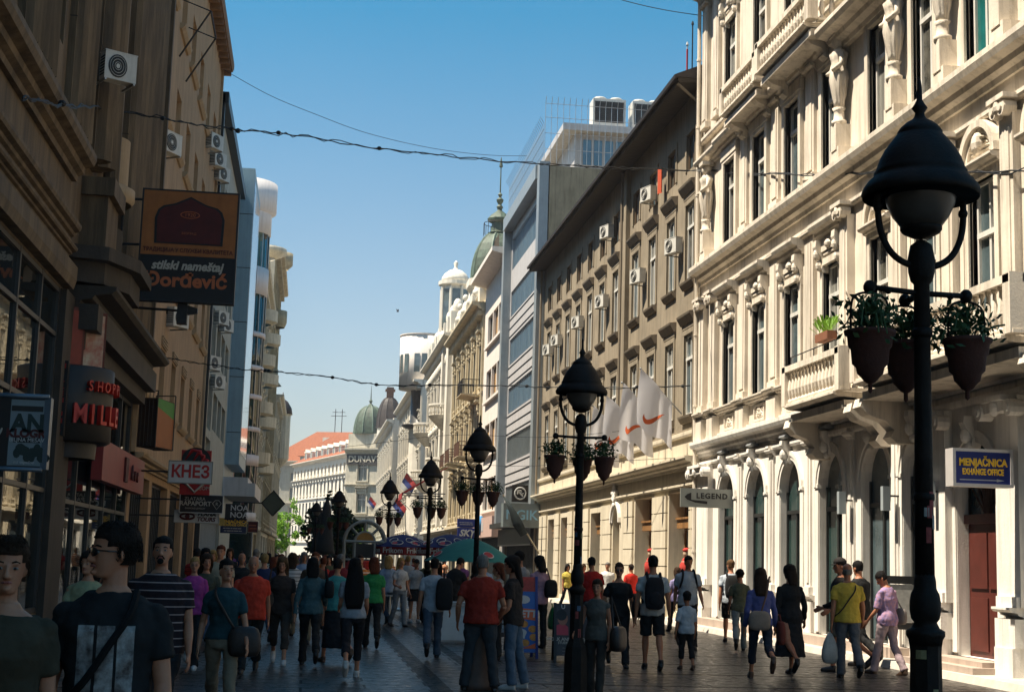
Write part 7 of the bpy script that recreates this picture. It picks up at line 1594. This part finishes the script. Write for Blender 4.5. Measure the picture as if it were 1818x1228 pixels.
plate(t,[(.1,h*.45),(w*.95,h*.45),(w*.95,h*.9),(.12,h*.9)],.011,mat('poster_teal_print',(.06,.10,.11),.6,.6,8),'city_picture',yy,h)
text('U           M',.10,C_wht,t,(0,yy(h*.94)-.014,h*.94),ro,.003,.002); text('WORK AND TRAVEL IN USA',.075,C_lett,t,(0,yy(h*.385)-.014,h*.385),ro,.003,.002); text('STUDENTI       NOVAC',.055,C_lett,t,(0,yy(h*.325)-.014,h*.325),ro,.003,.001)
for i in range(7): text('........... ... ......... ..',.05,C_lett,t,(-.05 if i%2 else .05,yy(h*(.28-.028*i))-.014,h*(.28-.028*i)),ro,.002)
# postcard rack
p=onY(880,1165,27); t=thing('postcard_rack','low rack of small pale cards beside the ice cream board','rack',(p.x,27,0),R_(10)); mb=MB(); mb.prism([(-.1,.25),(-.08,.25),(.1,1.0),(.08,1.0)],0,-.26,.26); 
for x in(-.25,.25): mb.tube([(x,-.12,0),(x,.1,1.02)],.015,5); mb.tube([(x,.3,0),(x,.1,1.0)],.015,5)
mb.build('stand',C_dark,t); rn4=random.Random(9)
cards=[mat('card_%d'%i,c,.5,.6,20) for i,c in enumerate(((.35,.36,.4),(.3,.22,.25),(.2,.3,.38),(.4,.38,.3)))]
for j in range(4):
    for i in range(4):
        mb=MB(); x=-.2+i*.13; z=.33+j*.165; y=-.1+.2*(z-.25)/.75-.025; mb.add([(x-.05,y,z),(x+.05,y,z),(x+.05,y+.03,z+.13),(x-.05,y+.03,z+.13)],[(0,1,2,3)]); mb.build('card',cards[rn4.randrange(4)],t)
# vending counter under the umbrella, small table, menu stand, bollard
p=onY(803,1136,29.6); t=thing('vending_counter','white vending counter chest under the teal umbrella','counter',(p.x+.02,29.6,0)); mb=MB(); mb.box(-.42,.42,-.3,.3,.04,.70); mb.build('chest',mat('bluish_white_enamel',(.62,.70,.72),.35,.1,4),t); mb=MB(); mb.box(-.45,.45,-.33,.33,.70,.78); mb.box(-.4,.4,-.28,.28,.0,.04); mb.build('lid',M_al,t)
p=onZ(846,1222,0); t=thing('stone_bollard','low tapered stone bollard behind the red shirted man','bollard',(p.x,18.9,0)); mb=MB(); mb.smooth=True; mb.lathe([(.20,0),(.2,.08),(.16,.14),(.145,.55),(.165,.6),(.165,.66),(.12,.72),(0,.74)],(0,0,0),18); mb.build('shaft',mat('brown_stone',(.13,.085,.065),.8,.3,6,.3,40),t)
p=onY(1596,1180,25.3); t=thing('menu_stand','slim black framed menu board stand behind the floral blouse','stand',(p.x,25.3,0),R_(-6)); mb=MB()
for x in(-.30,.30): mb.box(x-.018,x+.018,-.018,.018,.0,1.55); mb.box(x-.03,x+.03,-.2,.2,0,.03)
mb.box(-.30,.30,-.02,.02,1.42,1.56); mb.box(-.3,.3,-.015,.015,.62,.74); mb.build('frame',M_iron,t); mb=MB(); mb.box(-.28,.28,-.01,.01,.75,1.41); mb.build('menu_sheet',mat('pale_menu_sheet',(.42,.40,.36),.6,.3,9),t); text('U',.1,C_gold,t,(-.1,-.02,.68),RX,.004,.004)
p=onY(660,1060,38); t=thing('cafe_table','small grey cafe table leg stand near the blond woman','table',(onY(694,1075,35).x,35.6,0)); mb=MB(); mb.lathe([(.3,.7),(.3,.73)],(0,0,0),16); mb.build('table_top',M_al,t); mb=MB(); mb.tube([(0,0,0),(0,0,.7)],.025,6)
for a in(0,120,240): mb.tube([(0,0,.08),(.25*math.cos(R_(a)),.25*math.sin(R_(a)),0.01)],.018,5)
mb.build('pedestal',M_al,t)
# display dummies in the shop doors
for Y,lab in((46.3,'shop mannequin in red scarf inside the farther wooden shop doorway'),(41.8,'shop mannequin in red hat inside the nearer wooden shop doorway')):
    t=thing('mannequin',lab,'mannequin',(10.9,Y,.35),R_(90)); mb=MB(); mb.smooth=True; mb.lathe([(.18,0),(.03,.03),(.03,.75),(.13,.8),(.16,.95),(.12,1.12),(.17,1.3),(.15,1.4),(.06,1.46),(.05,1.52)],(0,0,0),14); mb.ell((0,0,1.63),.085,.1,.12,10,8); mb.build('figure',mat('pale_mannequin',(.5,.36,.25),.5,.1,5),t); mb=MB(); mb.smooth=True; mb.lathe([(.19,1.0),(.2,1.3),(.12,1.45),(.1,1.5)],(0,0,0),14); mb.ell((0,0,1.73),.11,.12,.07,10,6); mb.build('red_scarf',mat('red_scarf',(.45,.04,.03),.9,.2,9),t)
# =================== flags, awning and aerials further on
def smallflag(lab,x,y,z,dx,cols,L_=1.6):
    t=thing('flag',lab,'flag',(x,y,z),0,'national flags far down the street'); mb=MB(); mb.tube([(0,0,0),(dx,0,1.5)],.04,5); mb.build('pole',M_al,t)
    for k,c in enumerate(cols):
        mb=MB(); mb.smooth=True; vs=[]
        for i in range(7):
            for j in (0,1): q=i/6; vs.append((dx*(1-.75*q)+dx*.15*k*0-.25*(k+j),.12*math.sin(q*5+k),1.5*(1-.75*q)-.55*(k+j)-.25*q))
        mb.add(vs,[(2*i,2*i+1,2*i+3,2*i+2) for i in range(6)]); mb.build('stripe',c,t)
fr,fb=mat('flag_red',(.40,.04,.04),.8,.1,5),mat('flag_blue',(.04,.06,.22),.8,.1,5)
for px,py,Y,lab in ((745,862,118,'upper red, blue and white flag left of the red awning'),(728,905,118,'lower red, blue and white flag left of the red awning'),(672,895,195,'far red blue white flag on the row beyond')):
    p=onY(px,py,Y); smallflag(lab,p.x,Y,p.z,-1.6,(fr,fb,C_wht)); bpy.data.objects[[o.name for o in bpy.data.objects if o.get('label')==lab][0]].scale=(.68,.68,.68)
p=onY(760,850,92); t=thing('awning','faded red awning over a balcony on the ochre palace','awning',(p.x,92,p.z)); mb=MB(); mb.prism([(-1.6,-.9),(1.2,.8),(1.2,.74),(-1.5,-1.0)],1,-.2,3.2); mb.box(-1.62,-1.58,-.2,3.2,-1.3,-.92); mb.build('cloth_top',mat('red_awning_cloth',(.30,.03,.03),.85,.25,3,.1,30,.3),t); mb=MB(); mb.tube([(-1.55,-.2,-.95),(1.1,-.2,-.9)],.04,5); mb.tube([(-1.55,3.2,-.95),(1.1,3.2,-.9)],.04,5); mb.build('awning_arm',M_iron,t)
for px,py0,py1,Y,c,lab in ((1187,143,75,44,C_red,'red and white striped roof aerial above the taupe eave'),(1196,150,38,44,M_iron,'taller thin blue black roof aerial above the taupe eave')):
    a=onY(px,py0,Y); b=onY(px,py1,Y); dz=b.z-a.z; t=thing('roof_aerial',lab,'aerial',(a.x+.6,Y,a.z-1.2)); mb=MB(); mb.tube([(0,0,0),(0,0,1.2+dz)],.022,6); mb.lathe([(.02,dz+1.1),(.05,dz+1.15),(.02,dz+1.25)],(0,0,0),6); mb.build('mast',C_wht if c is C_red else M_iron,t)
    if c is C_red: mb=MB(); mb.tube([(0,0,1.2+dz*.25),(0,0,1.2+dz*.85)],.03,6); mb.build('red_band',C_red,t)
p=onY(706,553,90); t=thing('bird','small dark bird flying in the open sky','bird',p); t.scale=(.5,.5,.5); mb=MB(); mb.ell((0,0,0),.18,.06,.05,8,6); mb.add([(-.05,0,.02),(.1,0,.02),(-.1,.1,.35),(-.2,.1,.3)],[(0,1,2,3)]); mb.add([(-.05,0,.02),(.1,0,.02),(.15,-.1,.25),(.05,-.1,.28)],[(0,1,2,3)]); mb.build('body',M_iron,t)
# =================== trees
M_bark=mat('tree_bark',(.07,.05,.035),.9,.3,4,.5,20)
def tree(lab,x,y,H,R,base,m,n=900,seed=1,sx=1.):
    t=thing('tree',lab,'tree',(x,y,0),0,'street trees far down the street'); r=random.Random(seed); mb=MB(); tops=[]
    mb.tube([(0,0,0),(.05,0,base*.7),(0,.05,base*1.1),(.05,0,H*.75)],[.16,.12,.10,.04],8)
    for i in range(9):
        a=r.uniform(0,6.28); z=base*.8+(H-base)*r.uniform(0,.6); e=Vector((math.cos(a)*R*r.uniform(.4,.85),math.sin(a)*R*r.uniform(.4,.85),z+r.uniform(.4,1.6))); mb.tube([(0,0,z),tuple(e*.5+Vector((0,0,z*.5+.2))),tuple(e)],[.06,.045,.02],5); tops.append(e)
    mb.build('trunk',M_bark,t)
    mb=MB(); cl=[(Vector((r.gauss(0,.42)*R*sx,r.gauss(0,.42)*R,base+(H-base)*r.random()**.8)),r.uniform(.3,.75)) for i in range(26)]+[(e,r.uniform(.4,.7)) for e in tops]
    for i in range(n*3):
        c,cr=r.choice(cl); d=Vector((r.gauss(0,1),r.gauss(0,1),r.gauss(0,1))).normalized(); p=c+d*cr*r.random()**.4
        k=max(.25,1-abs((p.z-(base+H)/2)/((H-base)*.62))**2.2); 
        if math.hypot(p.x,p.y)>R*k*1.15: continue
        e=Vector((r.gauss(0,1),r.gauss(0,1),r.gauss(0,.6))).normalized(); f=e.cross(Vector((r.gauss(0,1),r.gauss(0,1),r.gauss(0,1)))).normalized(); l=r.uniform(.10,.22)
        mb.add([tuple(p-e*l),tuple(p+f*l*.6),tuple(p+e*l),tuple(p-f*l*.6)],[(0,1,2,3)])
    mb.build('crown',m,t)
def leafm(name,c,c2):
    m=mat(name,c,.6,.3,1.6,0,1,0,.3,c2=c2); nt_=m.node_tree; p=nt_.nodes['Principled BSDF']; tr=N(nt_,'BsdfTranslucent'); ad=N(nt_,'MixShader'); out=nt_.nodes['Material Output']; src=p.inputs['Base Color'].links[0].from_socket; nt_.links.new(src,tr.inputs[0]); ad.inputs[0].default_value=.4; nt_.links.new(p.outputs[0],ad.inputs[1]); nt_.links.new(tr.outputs[0],ad.inputs[2]); nt_.links.new(ad.outputs[0],out.inputs[0]); return m
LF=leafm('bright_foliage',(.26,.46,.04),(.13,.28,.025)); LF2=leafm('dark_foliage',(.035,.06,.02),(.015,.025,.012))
p=onY(507,985,220); tree('bright yellow green tree at the far end of the left fronts',p.x,220,9.8,3.3,2.2,LF,1500,1)
p=onY(488,985,208); tree('second bright green tree partly behind the left fronts',p.x,208,7.0,2.4,1.8,LF,900,5)
p=onY(628,985,214); tree('small yellow green tree behind the arched booth',p.x,214,6.2,2.0,1.6,LF,900,2)
p=onY(577,985,95); tree('dark shaded tree beside the far street lamp',p.x,95,5.2,1.7,1.4,LF2,1100,3)
p=onY(612,985,110); tree('dark low tree right of the far street lamp',p.x,110,4.4,1.5,1.3,LF2,900,4)
for px,Y,lab in((576,80,'tall folded dark parasol left of the far lamp'),(566,86,'shorter folded dark parasol left of the far lamp')):
    p=onY(px,985,Y); t=thing('folded_parasol',lab,'parasol',(p.x,Y,0)); mb=MB(); mb.smooth=True; mb.lathe([(.03,0),(.03,1.6)],(0,0,0),8); mb.build('pole',M_iron,t); mb=MB(); mb.smooth=True; zt=onY(px+6,885 if Y<83 else 905,Y).z; mb.lathe([(.55,1.7),(.5,1.9),(.22,zt-.5),(.06,zt-.05),(0,zt)],(0,0,0),14); mb.build('folded_cloth',mat('dark_parasol_cloth',(.022,.02,.018),.9,.3,5),t)
# potted window plant on the balcony
t=thing('window_box','small planter of bright grassy leaves on the balcony rail','planter',(9.8,27.1,6.03)); mb=MB(); mb.box(-.1,.1,-.35,.35,0,.16); mb.build('box',mat('terracotta_box',(.25,.10,.05),.8,.2,6),t); mb=MB(); rr=random.Random(2)
for i in range(90): y=rr.uniform(-.33,.33); a=rr.uniform(-.2,.2); b=rr.uniform(-.2,.2); z=rr.uniform(.15,.35); mb.add([(rr.uniform(-.06,.06),y,.15),(a+.01,y+b,.15+z),(a-.01,y+b+.015,.15+z)],[(0,1,2)])
mb.build('leaves',LF,t)
# =================== thin summer haze over the whole street
hz=bpy.data.materials.new('thin_haze'); hz.use_nodes=True; t=hz.node_tree; t.nodes.remove(t.nodes['Principled BSDF']); v=t.nodes.new('ShaderNodeVolumePrincipled')
v.inputs['Color'].default_value=(.93,.93,1,1); v.inputs['Density'].default_value=.00035; v.inputs['Anisotropy'].default_value=.2; t.links.new(v.outputs[0],t.nodes['Material Output'].inputs['Volume'])
g=MB(); g.box(-3100,3100,-600,4100,-1.1,48); tag(g.build('haze',hz),kind='stuff')
# ---------------- finish: text curves become meshes
bpy.context.view_layer.update(); dg=bpy.context.evaluated_depsgraph_get()
new=[]
for o in TXT: new.append((o,bpy.data.meshes.new_from_object(o.evaluated_get(dg))))
for o,me in new:
    n=o.name.split('.')[0]; q=bpy.data.objects.new(n,me); COL.objects.link(q); q.parent=o.parent; q.location=o.location; q.rotation_euler=o.rotation_euler; q.scale=o.scale
    if 'label' in o.keys(): q['label']=o['label']
    if not me.materials: me.materials.append(o.data.materials[0])
    bpy.data.objects.remove(o)
